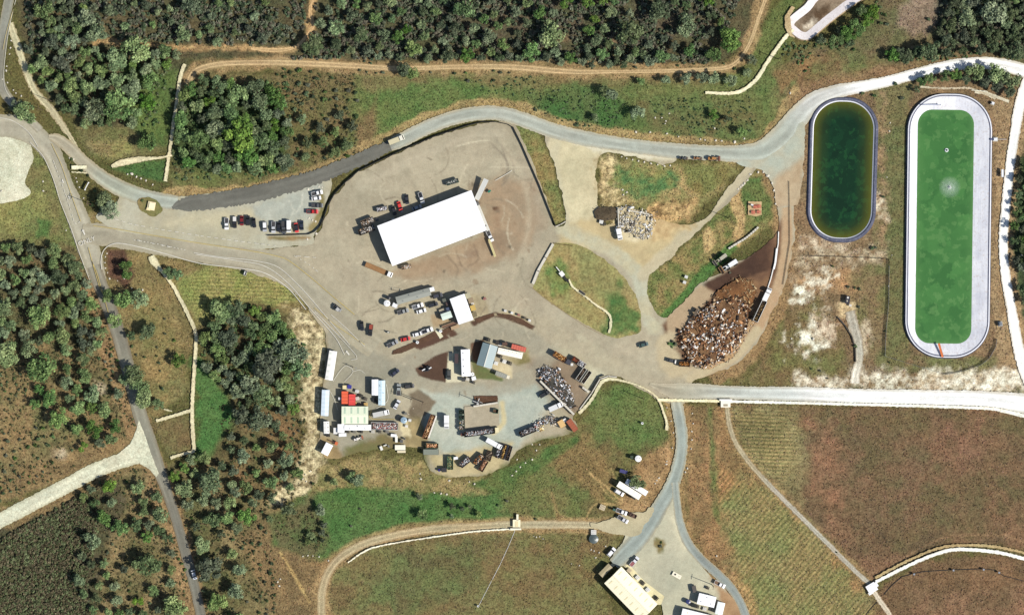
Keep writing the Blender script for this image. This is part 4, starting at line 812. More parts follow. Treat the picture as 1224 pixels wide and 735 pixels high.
# ---- woods
scatter([(45,5),(70,0),(115,8),(125,45),(70,58),(50,40)], 'in the wood beside the top left road', [O, O, D], 7, 11, .72)
scatter([(30,60),(60,60),(120,56),(150,80),(155,120),(150,148),(100,148),(85,140),(60,112),(40,90)], 'in the wood above the culvert', [O, O, O, D], 8, 12, .72)
scatter([(118,58),(215,58),(212,72),(190,90),(185,120),(160,150),(150,110)], 'in the wood left of the channel', [O, O, O, Gn], 8, 11, .72)
scatter([(60,8),(220,0),(335,0),(335,48),(240,52),(130,44),(80,46)], 'above the woodland path', [O, O, D], 6, 9, 1.15, nmax=24)
scatter([(380,0),(480,0),(500,70),(410,68),(365,66),(380,40)], 'in the left scrub above the track', [O, Gn, D], 7, 11, .95)
scatter([(500,0),(620,0),(620,72),(510,72)], 'in the middle scrub above the track', [O, O, Gn, D], 7, 11, .95)
scatter([(620,0),(760,0),(780,60),(760,74),(620,72)], 'in the right scrub above the track', [O, O, Gn, D], 7, 11, 1.0)
scatter([(760,0),(885,0),(870,30),(840,70),(790,74)], 'in the scrub inside the track bend', [O, Gn, D], 7, 10, 1.1)
scatter([(600,55),(760,58),(800,66),(820,80),(600,78)], 'in the right scrub above the track', [O, O, D], 7, 11, .75)
scatter([(215,105),(240,93),(330,110),(345,150),(348,198),(300,208),(235,200),(210,185)], 'in the green wood above the bypass', [O, Gn, Gn, D], 9, 12, .66)
scatter([(345,130),(420,140),(425,185),(350,190)], 'in scrub above the dark asphalt', [O, O, D], 7, 10, 1.0, nmax=10)
scatter([(0,292),(40,288),(60,310),(62,400),(40,430),(0,420)], 'in the scrub at the left edge', [O, O, O, D], 8.5, 11, .8, nmax=30)
scatter([(50,296),(90,300),(118,360),(128,400),(95,440),(60,400)], 'left of the main road', [O, O, O, D], 8.5, 12, .76, nmax=34)
scatter([(50,430),(100,440),(130,480),(146,520),(110,540),(70,520),(40,480)], 'above the pale side road', [O, Gn, Gn], 8, 12, .85, nmax=20)
scatter([(240,398),(262,372),(300,364),(330,376),(360,412),(362,445),(340,470),(300,440),(262,420)], 'in the grove left of the sandy bank', [O, O, Gn, D], 9, 13, .66)
scatter([(262,420),(300,438),(345,470),(355,490),(330,510),(290,500),(285,470),(238,440)], 'in the lower grove', [O, O, Gn, D], 9, 12, .68)
scatter([(275,500),(330,505),(358,540),(355,580),(320,600),(280,580),(262,560)], 'on the slope below the grove', [O, O, D], 7, 10, 1.0)
scatter([(195,555),(250,545),(290,560),(310,600),(285,640),(250,620),(215,600)], 'right of the lower road bend', [O, O, Gn], 8, 12, .84)
scatter([(225,610),(270,615),(290,660),(300,745),(250,745),(238,690)], 'right of bottom left road', [O, O, Gn, D], 8, 11, 1.0)
scatter([(95,565),(130,570),(160,620),(205,650),(215,720),(190,745),(110,745),(90,680),(105,620)], 'left of the bottom left road', [O, O, Gn, D], 7, 11, .95)
scatter([(165,580),(195,575),(205,640),(180,650),(165,610)], 'left of the lower road bend', [Gn, O], 8, 12, .85)
scatter([(322,618),(345,600),(384,605),(390,650),(340,650)], 'at the green meadow end', [O, D], 4, 7, .9, nmax=9)
scatter([(1135,0),(1230,-4),(1230,50),(1180,50),(1140,56),(1120,44)], 'in the top right wood', [D, D, O], 8, 12, .66)
scatter([(1210,200),(1245,190),(1245,350),(1222,360),(1208,290)], 'at the right edge beyond the white road', [D, D, Gn], 7, 10, .8)
scatter([(500,590),(560,590),(580,610),(560,625),(505,615)], 'along the dip of the green meadow', [D, O], 3.5, 5.5, 1.1, nmax=7)
# ---- shrubs
scatter([(330,82),(430,90),(430,185),(345,195),(330,130)], 'in scrub above the dark asphalt', [], 2.6, 5.2, 1.0, shrub=True, nmax=46)
scatter([(0,300),(100,300),(150,440),(150,520),(60,560),(0,600)], 'left of the main road', [], 2.0, 4.2, 1.15, shrub=True, nmax=70)
scatter([(140,340),(180,340),(220,430),(190,480),(160,440)], 'in the dry roadside strip', [], 2.0, 3.6, 1.3, shrub=True, nmax=12)
scatter([(280,500),(360,500),(360,600),(300,620),(270,590)], 'on the slope below the grove', [], 2.0, 4.0, 1.1, shrub=True, nmax=26)
scatter([(110,570),(230,570),(330,640),(330,735),(100,735)], 'beside the bottom left road', [], 2.0, 4.4, 1.1, shrub=True, nmax=44)
scatter([(430,60),(880,66),(880,84),(430,90)], 'along the northern track', [], 2.0, 3.6, 1.3, shrub=True, nmax=18)
for x, y in ((1060,30),(1052,28),(1110,23),(1078,118),(1058,18),(1020,60),(1070,100)): put_shrub(x, y, R.uniform(2.6, 4.2), 'in the pinkish clearing')
for x, y, r in ((1014,343,3.2),(1027,346,3),(1022,413,3.6),(995,318,2.4),(1043,297,3.6),(1055,235,3),(1046,296,3),(1026,367,3),(1022,344,2.6),(970,441,2.2),(980,443,2.5),(1058,396,2),(1080,117,2.4),(1045,115,4),(1030,112,3.6),(1063,433,2),(989,452,1.8)): put_shrub(x, y, r, 'on bare ground around the ponds')
for x, y, r in ((803,408,3),(808,411,3.4),(799,410,2.6),(789,652,3.6),(790,648,2.4),(803,415,2.4),(872,326,2.6)): put_shrub(x, y, r, 'inside the works yard')
for x, y, r in ((640,620,2.4),(606,598,3),(596,604,2.5),(420,628,2.6),(374,577,3),(392,640,3),(430,608,2.5),(690,150,4),(640,132,3),(660,120,4),(708,138,3.4),(590,96,3),(560,97,3.6),(1000,660,1.6)): put_shrub(x, y, r, 'in the open meadows')
for x, y, r in ((117,238,4),(113,228,3),(121,252,4),(98,205,3.4),(86,191,3),(105,210,2.5),(170,240,3),(186,244,2.4),(110,245,4),(86,198,2.4)): put_shrub(x, y, r, 'on the verges of the entrance junction')

def mass(name, poly_list, n, rmin, rmax, pals, nq, leaf, label, cat, hh=(1.0, 1.8), clear=.24):
    """scrub nobody could count: many low bushes in one mesh"""
    rnd = np.random.default_rng(len(name) + n); tV = []; tC = []; cnt = 0
    tmpl = []
    for s in range(6):
        for p in pals: tmpl.append(crown_geo(900 + s * 11 + len(tmpl), 1, 1, 4, nq, leaf, *p, base=0.0, spread=.5))
    for poly in poly_list:
        xs = [p[0] for p in poly]; ys = [p[1] for p in poly]; area = (max(xs) - min(xs)) * (max(ys) - min(ys))
        x = rnd.uniform(min(xs), max(xs), int(n * area / 10000 )); y = rnd.uniform(min(ys), max(ys), len(x))
        k = inside(x, y, poly) & ~is_hard(x, y) & (fbm(x, y, 26, 12) > clear)
        for px, py in zip(x[k], y[k]):
            V, F, C = tmpl[rnd.integers(len(tmpl))]; r = rnd.uniform(rmin, rmax) * S; a = rnd.uniform(0, math.tau); ca, sa = math.cos(a), math.sin(a)
            wx, wy = W(px, py); v = np.empty_like(V); v[:, 0] = (V[:, 0] * ca - V[:, 1] * sa) * r + wx; v[:, 1] = (V[:, 0] * sa + V[:, 1] * ca) * r + wy; v[:, 2] = V[:, 2] * rnd.uniform(*hh)
            tV.append(v); tC.append(C * rnd.uniform(.7, 1.2)); cnt += 1
    V = np.concatenate(tV); F = np.arange(len(V)).reshape(-1, 4)
    return tag(mesh_np(name, V, F, LEAF, None, np.concatenate(tC)), label, cat, None, 'stuff')
mass('chaparral', [[(28,-40),(366,-40),(364,34),(345,52),(230,54),(120,46),(60,60),(34,50)], [(385,-40),(895,-40),(872,34),(845,76),(600,72),(350,70),(372,58)], [(1120,-40),(1270,-40),(1270,62),(1180,52),(1122,52)]],
     900, 2.0, 4.4, (((118, 122, 94), (86, 92, 66)), ((96, 112, 76), (70, 88, 52)), ((124, 114, 96), (96, 90, 70))), 42, .30, 'dense low brush filling the woods along the top edge of the photo', 'brush')
mass('scrub_thicket', [[(-40,665),(60,612),(98,590),(120,620),(104,690),(112,780),(-40,780)]], 2900, 1.5, 3.4, (((112, 122, 92), (84, 94, 66)), ((122, 116, 94), (94, 90, 68))), 36, .32, 'dense grey-green brush filling the bottom left corner', 'brush', (.8, 1.6), clear=.02)
mass('undergrowth', [[(205,105),(240,92),(345,100),(350,200),(300,215),(205,215)], [(35,60),(205,60),(190,150),(110,150),(60,112)], [(238,395),(300,362),(365,412),(366,480),(300,500),(240,440)], [(930,60),(960,20),(990,60),(960,90)], [(985,55),(1050,0),(1060,15),(1000,62)], [(1055,58),(1224,58),(1224,74),(1150,70),(1055,76)]],
     420, 1.6, 3.4, (((92, 114, 64), (64, 88, 46)), ((106, 114, 78), (80, 92, 56))), 30, .32, 'low green undergrowth between the trees of the northern woods and grove', 'brush', (.6, 1.2))
mass('ground_scrub', [[(0,290),(100,300),(165,510),(60,575),(0,600)], [(100,560),(230,560),(330,640),(330,735),(100,735)], [(260,480),(366,490),(360,600),(280,620)], [(325,85),(430,90),(430,190),(345,200)], [(322,620),(384,600),(388,660),(335,652)]],
     420, 1.0, 2.4, (((96, 100, 66), (70, 78, 48)), ((112, 104, 74), (88, 84, 56))), 22, .36, 'scattered knee-high scrub on the dry slopes left of the yard', 'brush', (.4, .8))
mass('green_scrub', [[(625,114),(690,102),(730,112),(768,138),(745,158),(690,152),(640,132)], [(775,120),(900,112),(905,160),(800,162)], [(560,96),(640,92),(640,112),(580,118)]],
     330, .8, 2.2, (((84, 118, 58), (58, 90, 42)), ((100, 118, 70), (74, 94, 52))), 22, .34, 'low green bushes on the bank above the gravel road', 'brush', (.4, .9))
# ---- grass: tufts over every unpaved patch, coloured by the ground they grow from
def tufts():
    rnd = np.random.default_rng(4); n = 190000
    x = rnd.uniform(-20, 1244, n); y = rnd.uniform(-20, 755, n); k = ~is_hard(x, y); x, y = x[k], y[k]
    k = fbm(x, y, 9, 8) * .55 + fbm(x, y, 34, 18) * .45 > rnd.uniform(.15, .75, len(x)); x, y = x[k], y[k]; n = len(x)
    base = np.tile(np.array(c(*OL)), (n, 1)); col = paint(x, y, base, G, 3)
    lum = col.mean(1); k = lum < .20; x, y, col = x[k], y[k], col[k]; n = len(x)
    h = rnd.uniform(.15, .7, n); r = rnd.uniform(.2, .55, n); a = rnd.uniform(0, math.tau, n); wx, wy = (x - 612) * S, (367.5 - y) * S
    V = np.zeros((n, 4, 3)); 
    for j in range(3):
        V[:, j, 0] = wx + r * np.cos(a + j * 2.094) * rnd.uniform(.6, 1.2, n); V[:, j, 1] = wy + r * np.sin(a + j * 2.094) * rnd.uniform(.6, 1.2, n); V[:, j, 2] = 0
    V[:, 3, 0] = wx + rnd.normal(0, .15, n); V[:, 3, 1] = wy + rnd.normal(0, .15, n); V[:, 3, 2] = h
    i = np.arange(n)[:, None] * 4; F = np.concatenate([i + np.array([[0, 1, 3]]), i + np.array([[1, 2, 3]]), i + np.array([[2, 0, 3]])], 1).reshape(-1, 3)
    cc = np.repeat(col * rnd.uniform(.6, 1.6, (n, 1)) * np.stack([rnd.uniform(.9, 1.15, n), np.ones(n), rnd.uniform(.8, 1.1, n)], 1), 4, 0)
    tag(mesh_np('grass_tufts', V.reshape(-1, 3), F, LEAF, None, np.clip(cc, 0, .8)), 'dry and green grass tufts over the meadows and verges', 'grass', None, 'stuff')
tufts()
# ---- labels that tell the trees apart
ORD = 'leftmost second third fourth fifth sixth seventh eighth ninth tenth eleventh twelfth thirteenth fourteenth fifteenth sixteenth seventeenth eighteenth nineteenth twentieth'.split()
NUMW = 'zero one two three four five six seven eight nine ten eleven twelve thirteen fourteen fifteen sixteen seventeen eighteen nineteen twenty'.split()
def rank_label(items, base, where):
    """items (obj,x): label each of a few look-alikes by its place from the left"""
    items = sorted(items, key=lambda t: t[1]); n = len(items)
    for i, t in enumerate(items):
        if n == 1: t[0]['label'] = f'{base} {where}'
        elif n == 2: t[0]['label'] = f'{base} {where}, ' + ('left one of two' if i == 0 else 'right one of two')
        elif i == 0: t[0]['label'] = f'{base} {where}, leftmost'
        elif i == n - 1: t[0]['label'] = f'{base} {where}, rightmost'
        else: t[0]['label'] = f'{base} {where}, {ORD[min(i, 19)]} from left'
def label_trees():
    tone = dict(oak='grey-green oak', green='leafy green tree', dark='dark evergreen', shrub='shrub'); cats = dict(oak='tree', green='tree', dark='tree', shrub='shrub'); buckets = {}
    for o, x, y, r, k, reg, _ in TREES:
        s = ('small' if r < 3 else 'wide') if k == 'shrub' else ('small' if r < 8 else 'tall' if r < 10 else 'large')
        o['category'] = cats[k]; o['group'] = (tone[k] + 's ' + reg) if k != 'green' else 'leafy green trees ' + reg
        buckets.setdefault((s + ' ' + tone[k], reg), []).append((o, x, y))
    for (b, reg), it in buckets.items():
        if len(it) <= 9: rank_label(it, b, reg); continue
        it.sort(key=lambda t: t[2]); m = -(-len(it) // 9); q = -(-len(it) // m)
        rows = [['upper', 'lower'], ['upper', 'middle', 'lower']][min(1, max(0, m - 2))] if m < 4 else ['topmost', 'second', 'third', 'fourth', 'fifth', 'sixth', 'seventh', 'eighth', 'ninth'][:m]
        for j in range(m):
            part = it[j * q:(j + 1) * q]
            if part: rank_label(part, b, f'{reg}, {rows[j]} band')
label_trees()
# ================================================================ VEHICLES AND YARD GEAR: builders
GLASS = M('dark_glass', (22, 26, 30), .12, .05, 2, spec=.5); TYRE = M('tyre_rubber', (34, 33, 32), .9, .1); LAMP = M('lamp_glass', (210, 206, 190), .2, .05)
CHROME = M('dull_steel', (150, 150, 150), .45, .2, 3, metal=.6); DARKM = M('dark_frame', (40, 40, 40), .7, .2)
def paintm(rgb): return M('paint_%d_%d_%d' % rgb, rgb, .35, .06, 1.2, spec=.5)
CARS = {}
def car_proto(kind):
    t = bpy.data.objects.new({'sedan': 'parked_car', 'suv': 'parked_car', 'pickup': 'pickup_truck', 'van': 'delivery_van'}[kind], None)
    D = dict(sedan=(4.7, 1.82, .78, 1.42, (-1.75, -1.15, .55, 1.35)), suv=(4.9, 1.95, .95, 1.75, (-2.2, -1.9, .55, 1.25)), pickup=(5.6, 1.98, .95, 1.80, (-.35, -.2, .95, 1.6)), van=(5.9, 2.1, .95, 2.35, (-2.8, -2.75, 1.75, 2.35)))[kind]
    L, Wd, hb, ht, (a, b_, c_, d_) = D; h = L / 2; y = Wd / 2
    b = MB(); prof = [(-h, .35), (-h + .08, hb - .06), (-h + .3, hb), (d_, hb), (h - .55, hb - .08), (h - .08, hb - .26), (h, .38)]
    if kind == 'pickup': prof = [(-h, .4), (-h, hb), (a, hb), (d_, hb), (h - .5, hb - .06), (h - .06, hb - .26), (h, .4)]
    b.prism(prof, -y, y)
    if kind == 'pickup':
        pass
    body = b.build('body', DARKM, t, .05)
    # glasshouse: roof panel with pillars above dark glass on all sides
    gz0, gz1 = hb, ht; ty = y * .8
    r = MB().box((b_ + c_) / 2, 0, gz1 - .02, c_ - b_, ty * 2, .07).build('roof', DARKM, t, .02)
    def quad(nm, vs, parent=t):
        vs = [Vector(v) for v in vs]; n = (vs[1] - vs[0]).cross(vs[2] - vs[0]).normalized() * .02; m = MB()
        m.add([*vs, *[v - n for v in vs]], [(0, 1, 2, 3), (7, 6, 5, 4), (0, 4, 5, 1), (1, 5, 6, 2), (2, 6, 7, 3), (3, 7, 4, 0)]); return m.build(nm, GLASS, parent)
    z1 = gz1 - .05; yy = y * .93
    quad('windshield', [(d_, -yy, gz0), (d_, yy, gz0), (c_, ty, z1), (c_, -ty, z1)])
    if kind == 'van':
        q = MB(); q.prism([(a, gz0), (c_ - .5, gz0), (c_ - .5, z1), (b_, z1)], -yy * .99, yy * .99); q.build('cargo_box', DARKM, t, .04); f0 = c_ - .48
        for s in (-1, 1): quad('side_window', [(f0, s * yy, gz0), (d_, s * yy, gz0), (c_, s * ty, z1), (f0, s * ty, z1)][::s])
    else:
        quad('rear_window', [(a, yy, gz0), (a, -yy, gz0), (b_, -ty, z1), (b_, ty, z1)])
        for s in (-1, 1): quad('side_window', [(a, s * yy, gz0), (d_, s * yy, gz0), (c_, s * ty, z1), (b_, s * ty, z1)][::s])
    if kind == 'pickup':
        x0, x1 = -h + .12, a - .12
        MB().box((x0 + x1) / 2, 0, hb + .012, x1 - x0, Wd - .3, .02).build('bed_liner', DARKM, t)
        rl = MB(); [rl.box((x0 + x1) / 2, s * (y - .08), hb + .05, x1 - x0 + .1, .14, .1) for s in (-1, 1)]; rl.box(-h + .06, 0, hb + .05, .1, Wd - .1, .1); rl.build('bed_rail', DARKM, t)
    for sx in (-1, 1):
        for s in (-1, 1):
            MB().cyl((sx * h * .62, s * (y - .22), .33), (sx * h * .62, s * (y + .01), .33), .33, n=14).build('wheel', TYRE, t)
    for s in (-1, 1): MB().box(h - .04, s * y * .72, hb - .3, .1, .34, .15).build('headlight', LAMP, t)
    return t
def add_car(kind, x, y, dx, dy, rgb, label, cat=None, group=None, bed=None, roof=None, scale=1.0):
    if kind not in CARS: CARS[kind] = o = car_proto(kind); [COL.objects.link(q) for q in [o]]
    else: o = copy_tree(CARS[kind])
    o.location = (*W(x, y), .02 * LV[0] + .02); o.rotation_euler = (0, 0, head(dx, dy)); o.scale = (scale,) * 3
    for ch in o.children:
        n = ch.name.split('.')[0]
        if n in ('body', 'roof', 'cargo_box', 'bed_rail', 'bed_liner'):
            ch.material_slots[0].link = 'OBJECT'; ch.material_slots[0].material = paintm(roof if (roof and n == 'roof') else rgb) if n != 'bed_liner' else paintm(bed or (70, 68, 66))
    if 'group' in o: del o['group']
    tag(o, label, cat or {'sedan': 'car', 'suv': 'car', 'pickup': 'pickup', 'van': 'van'}[kind], group); return o
ZG = lambda: .02 * LV[0] + .02
def root(name, x, y, dx, dy, label, cat, group=None, z=None):
    return empty(name, x, y, ZG() if z is None else z, head(dx, dy), label, cat, group)
def clipc(v): return max(0, min(255, int(v)))
RUB = tintmat('rubble', .85, .25, 3)
def pieces(name, pts, parent=None, seed=1, size=(.2, .9), thick=(.05, .3), cols=((200, 190, 170),), tilt=.5, zf=None, long=1.8):
    """loose pieces: small tilted slabs and sticks, each its own colour, in one heap"""
    rnd = np.random.default_rng(seed); n = len(pts); P = np.array(pts, float)
    sx = (size[0] + (size[1] * 1.5 - size[0]) * rnd.uniform(0, 1, n) ** 2.2) * rnd.uniform(1, long, n); sy = rnd.uniform(*size, n) * rnd.uniform(.15, 1, n); sz = rnd.uniform(*thick, n)
    u = np.array([[x, y, z] for z in (-.5, .5) for x, y in ((-.5, -.5), (.5, -.5), (.5, .5), (-.5, .5))])
    L = u[None] * np.stack([sx, sy, sz], 1)[:, None]
    a = rnd.uniform(0, math.tau, n); t = rnd.normal(0, tilt, n); ca, sa, ct, st = np.cos(a), np.sin(a), np.cos(t), np.sin(t)
    X = L[..., 0] * ct[:, None] + L[..., 2] * st[:, None]; Z = -L[..., 0] * st[:, None] + L[..., 2] * ct[:, None]; Y = L[..., 1]
    V = np.stack([X * ca[:, None] - Y * sa[:, None], X * sa[:, None] + Y * ca[:, None], Z], -1) + P[:, None]
    V[..., 2] = np.maximum(V[..., 2], P[:, 2].min() - .02)
    f = np.array([(3, 2, 1, 0), (4, 5, 6, 7), (0, 1, 5, 4), (1, 2, 6, 5), (2, 3, 7, 6), (3, 0, 4, 7)])
    F = (np.arange(n)[:, None, None] * 8 + f[None]).reshape(-1, 4)
    pal = np.array([c(*q) for q in cols]); C = pal[rnd.integers(len(pal), size=n)] * rnd.uniform(.7, 1.25, (n, 1))
    return mesh_np(name, V.reshape(-1, 3), F, RUB, parent, np.repeat(np.clip(C, 0, .88), 8, 0))
SCRAP = ((210, 208, 200), (150, 120, 90), (70, 62, 56), (190, 160, 120), (236, 232, 222), (44, 40, 38)); WOOD = ((196, 150, 100), (170, 120, 78), (150, 104, 66), (214, 176, 130)); DIRTL = ((120, 88, 60), (104, 76, 54), (140, 104, 72)); METAL = ((190, 192, 196), (236, 236, 236), (90, 92, 96), (50, 50, 54), (150, 110, 84), (206, 206, 206)); MIXC = ((236, 234, 228), (200, 90, 70), (230, 228, 220), (196, 140, 90), (90, 110, 130), (240, 240, 236), (150, 60, 50))
def open_box(x, y, L, Wd, dx, dy, rgb, h, label, load=None, loadlabel=None, wheels=False, cat='container', name='open_container', group=None, fill=.75, floor=None):
    """open-topped skip or trailer: side walls, end doors, floor, ribs; the load is a thing of its own"""
    L *= S; Wd *= S; t = root(name, x, y, dx, dy, label, cat, group); m = paintm(rgb); z0 = .95 if wheels else .12
    b = MB()
    for s in (-1, 1):
        b.box(0, s * (Wd / 2 - .04), z0 + h / 2, L, .08, h); b.box(0, s * (Wd / 2 - .02), z0 + h - .05, L, .16, .12)
        for k in range(int(L / .9)): b.box(-L / 2 + .45 + k * .9, s * (Wd / 2 + .03), z0 + h / 2, .1, .08, h - .1)
    b.build('side_wall', m, t)
    MB().box(-L / 2 + .04, 0, z0 + h / 2, .08, Wd - .1, h - .04).build('tailgate', m, t); MB().box(L / 2 - .04, 0, z0 + h / 2, .08, Wd - .1, h - .04).build('front_wall', m, t)
    MB().box(0, 0, z0 + .05, L - .1, Wd - .1, .1).build('floor', M('skip_floor', floor or (92, 72, 56), .9, .3, 2), t)
    if wheels:
        MB().box(0, 0, z0 - .15, L * .96, Wd * .4, .22).build('chassis', DARKM, t)
        for sx in (-.42, -.32, .34):
            for s in (-1, 1): MB().cyl((sx * L, s * (Wd / 2 - .45), .5), (sx * L, s * (Wd / 2 - .08), .5), .5, n=12).build('wheel', TYRE, t)
    else:
        for sx in (-1, 1):
            for s in (-1, 1): MB().cyl((sx * L * .44, s * (Wd / 2 - .3), .1), (sx * L * .44, s * (Wd / 2 - .15), .1), .1, n=8).build('roller', DARKM, t)
    if load:
        rnd = random.Random(int(x * 3 + y)); n = int(L * Wd * 11); zt = h * fill; pts = []
        for _ in range(n):
            u, v = rnd.uniform(-.44, .44), rnd.uniform(-.38, .38); pts.append((u * L, v * Wd, z0 + .12 + rnd.uniform(.5, 1) * zt * (1.15 - 1.2 * abs(v))))
        base = MB(); base.box(0, 0, z0 + .1 + zt * .35, L - .2, Wd - .2, zt * .7); 
        o = pieces('load', pts, None, int(x), (.15, .6), (.04, .2), load, .35); o.location = t.location; o.rotation_euler = t.rotation_euler
        tag(o, loadlabel, 'load', None, 'stuff')
    return t
def closed_box(x, y, L, Wd, dx, dy, rgb, h, label, cat='container', name='shipping_container', rib=(.5, .25), door=True, group=None, z=None):
    """box container or site cabin: corrugated walls, flat roof with rails, end doors"""
    L *= S; Wd *= S; t = root(name, x, y, dx, dy, label, cat, group, z); m = M('sheet_%d_%d_%d' % rgb, rgb, .55, .1, 1.2, stripe=('X', rib[0], rib[1]))
    MB().box(0, 0, .12 + h / 2, L, Wd, h).build('wall', m, t)
    MB().box(0, 0, .12 + h + .04, L + .02, Wd + .02, .07).build('roof', m, t)
    f = MB(); [f.box(0, s * Wd / 2, .12 + h + .05, L + .06, .1, .12) for s in (-1, 1)]; [f.box(s * L / 2, 0, .12 + h + .052, .1, Wd - .1, .12) for s in (-1, 1)]; f.build('frame', paintm(tuple(clipc(v * .8) for v in rgb)), t)
    if door:
        for s in (-1, 1):
            d = MB().box(L / 2 + .03, s * Wd / 4, .12 + h / 2, .06, Wd / 2 - .08, h - .2).build('door', paintm(rgb), t); MB().cyl((L / 2 + .09, s * .12, .5), (L / 2 + .09, s * .12, h - .2), .025, n=6).build('lock_bar', CHROME, d)
    return t
def building(x, y, L, Wd, dx, dy, h, rise, wall, roof, label, name='building', cat='building', over=.4, rib=(.9, .12), doors=(), wins=(), sky=None, ridge=None, vents=0, group=None, flat=False, roofname=None, ramp=.06):
    """L along (dx,dy); gable with ridge along L (rise>0) or shed/flat roof"""
    L *= S; Wd *= S; t = root(name, x, y, dx, dy, label, cat, group); wm = M('wall_%d_%d_%d' % wall, wall, .7, .08, .8, stripe=('X', .4, .12)); rm = M('roof_%d_%d_%d_%d' % (*roof, int(rib[0] * 10)), roof, .5, ramp, .35, stripe=('X', rib[0], rib[1]))
    b = MB(); hx, hy = L / 2 - over, Wd / 2 - over
    b.prism([(-hy, 0), (hy, 0), (hy, h), (0, h + rise * (1 - over / (Wd / 2)) - .05), (-hy, h)], -hx, hx); b.v = [(v[1], v[0], v[2]) for v in b.v]; b.build('wall', wm, t)
    r = MB(); th = .14; z0 = h - rise * over / max(.5, (Wd / 2 - over)) + .02; hw = Wd / 2
    r.prism([(-hw, z0), (0, h + rise), (hw, z0), (hw, z0 + th), (0, h + rise + th), (-hw, z0 + th)], -L / 2, L / 2); r.v = [(v[1], v[0], v[2]) for v in r.v]; ro = r.build(roofname or 'roof', rm, t)
    slope = math.atan2(h + rise - z0, hw); zr = lambda yy: h + rise + th - (h + rise - z0) * abs(yy) / hw
    if ridge: MB().box(0, 0, h + rise + th + .03, L + .05, .45, .1).build('ridge_cap', paintm(ridge), ro)
    if sky:
        nx, rows, rgb, sl, sw = sky
        for i in range(nx):
            for s in rows:
                yy = s * hw * .55; MB().box((i + .5) / nx * L - L / 2, yy, zr(yy) + .03, sw, sl, .06, rx=-math.copysign(slope, yy)).build('skylight', M('skylight_%d' % rgb[0], rgb, .3, .2, 2), ro)
    for i in range(vents):
        yy = hw * (.5 if i % 2 else -.45); xx = ((i + .5) / vents - .5) * L * .85; MB().cyl((xx, yy, zr(yy) - .1), (xx, yy, zr(yy) + .45), .18, .2, 10).build('vent', CHROME, ro)
    for (side, u, w, hh) in doors:      # side: 'l' long +y, 'k' long -y, 'e' end +x, 'w' end -x
        dm = paintm((110, 112, 112))
        if side in 'lk':
            s = 1 if side == 'l' else -1; d = MB().box(u * hx, s * (hy + .03), hh / 2, w, .06, hh).build('door', dm, t); MB().box(u * hx + w * .35, s * (hy + .08), hh * .45, .12, .05, .05).build('handle', CHROME, d)
        else:
            s = 1 if side == 'e' else -1; d = MB().box(s * (hx + .03), u * hy, hh / 2, .06, w, hh).build('door', dm, t); MB().box(s * (hx + .08), u * hy + w * .35, hh * .45, .05, .12, .05).build('handle', CHROME, d)
    for (side, u, w, hh) in wins:
        s = 1 if side == 'l' else -1; f = MB().box(u * hx, s * (hy + .02), h * .6, w + .16, .05, hh + .16).build('window', paintm((224, 222, 214)), t); MB().box(u * hx, s * (hy + .05), h * .6, w, .03, hh).build('pane', GLASS, f)
    return t
def flatbed(x, y, dx, dy, cab, bed, label, L=10.5, boxed=None, name='flatbed_truck', cat='truck'):
    t = root(name, x, y, dx, dy, label, cat); h = L / 2
    MB().box(0, 0, .75, L * .96, 1.0, .25).build('chassis', DARKM, t)
    cb = MB(); cb.prism([(h - 2.3, .7), (h - 2.3, 2.6), (h - .9, 2.6), (h - .25, 1.75), (h, 1.6), (h, .7)], -1.15, 1.15); cb.build('cab', paintm(cab), t, .06)
    MB().box(h - .56, 0, 2.18, .06, 1.9, .75, ry=math.radians(-37)).build('windshield', GLASS, t)
    if boxed: MB().box(-1.2, 0, .95 + boxed / 2, L - 2.8, 2.35, boxed).build('cargo_box', paintm(bed), t, .05)
    else:
        MB().box(-1.2, 0, .98, L - 2.7, 2.4, .16).build('bed', M('bed_%d' % bed[0], bed, .85, .3, 2, stripe=('X', .6, .3)), t); MB().box(h - 2.6, 0, 1.6, .12, 2.3, 1.1).build('headboard', DARKM, t)
        s_ = MB(); [s_.box(-1.2, q * 1.2, 1.2, L - 2.7, .06, .35) for q in (-1, 1)]; s_.build('side_board', DARKM, t)
    for sx in (-h + 1.1, -h + 2.3, h - 1.3):
        for s in (-1, 1): MB().cyl((sx, s * .8, .5), (sx, s * 1.15, .5), .5, n=12).build('wheel', TYRE, t)
    return t
def loader(x, y, dx, dy, rgb, label, bucket=(120, 90, 64), k=1.0):
    t = root('wheel_loader', x, y, dx, dy, label, 'loader'); t.scale = (k, k, k); m = paintm(rgb)
    b = MB(); b.box(-1.7, 0, 1.45, 2.7, 1.7, 1.1); b.box(-2.6, 0, 1.2, 1, 1.6, .9); b.box(.9, 0, 1.1, 1.9, 1.0, .6); b.build('body', m, t, .08)
    cb = MB().box(-.1, 0, 2.5, 1.5, 1.5, 1.3, taper=.9).build('cab', GLASS, t); MB().box(-.1, 0, 3.2, 1.6, 1.6, .12).build('roof', m, cb)
    for s in (-1, 1): MB().box(2.2, s * .55, 1.2, 2.2, .2, .35, ry=.28).build('lift_arm', m, t)
    q = MB(); q.prism([(3.1, .15), (4.4, .1), (4.4, .2), (3.3, .35), (3.15, 1.1), (3.5, 1.35), (3.4, 1.42), (3.0, 1.1)], -1.5, 1.5); q.box(3.6, 1.46, .6, 1, .08, .8); q.box(3.6, -1.46, .6, 1, .08, .8); q.build('bucket', paintm(bucket), t)
    for sx in (-1.9, 1.3):
        for s in (-1, 1): MB().cyl((sx, s * .85, .75), (sx, s * 1.4, .75), .75, n=14).build('wheel', TYRE, t)
    return t
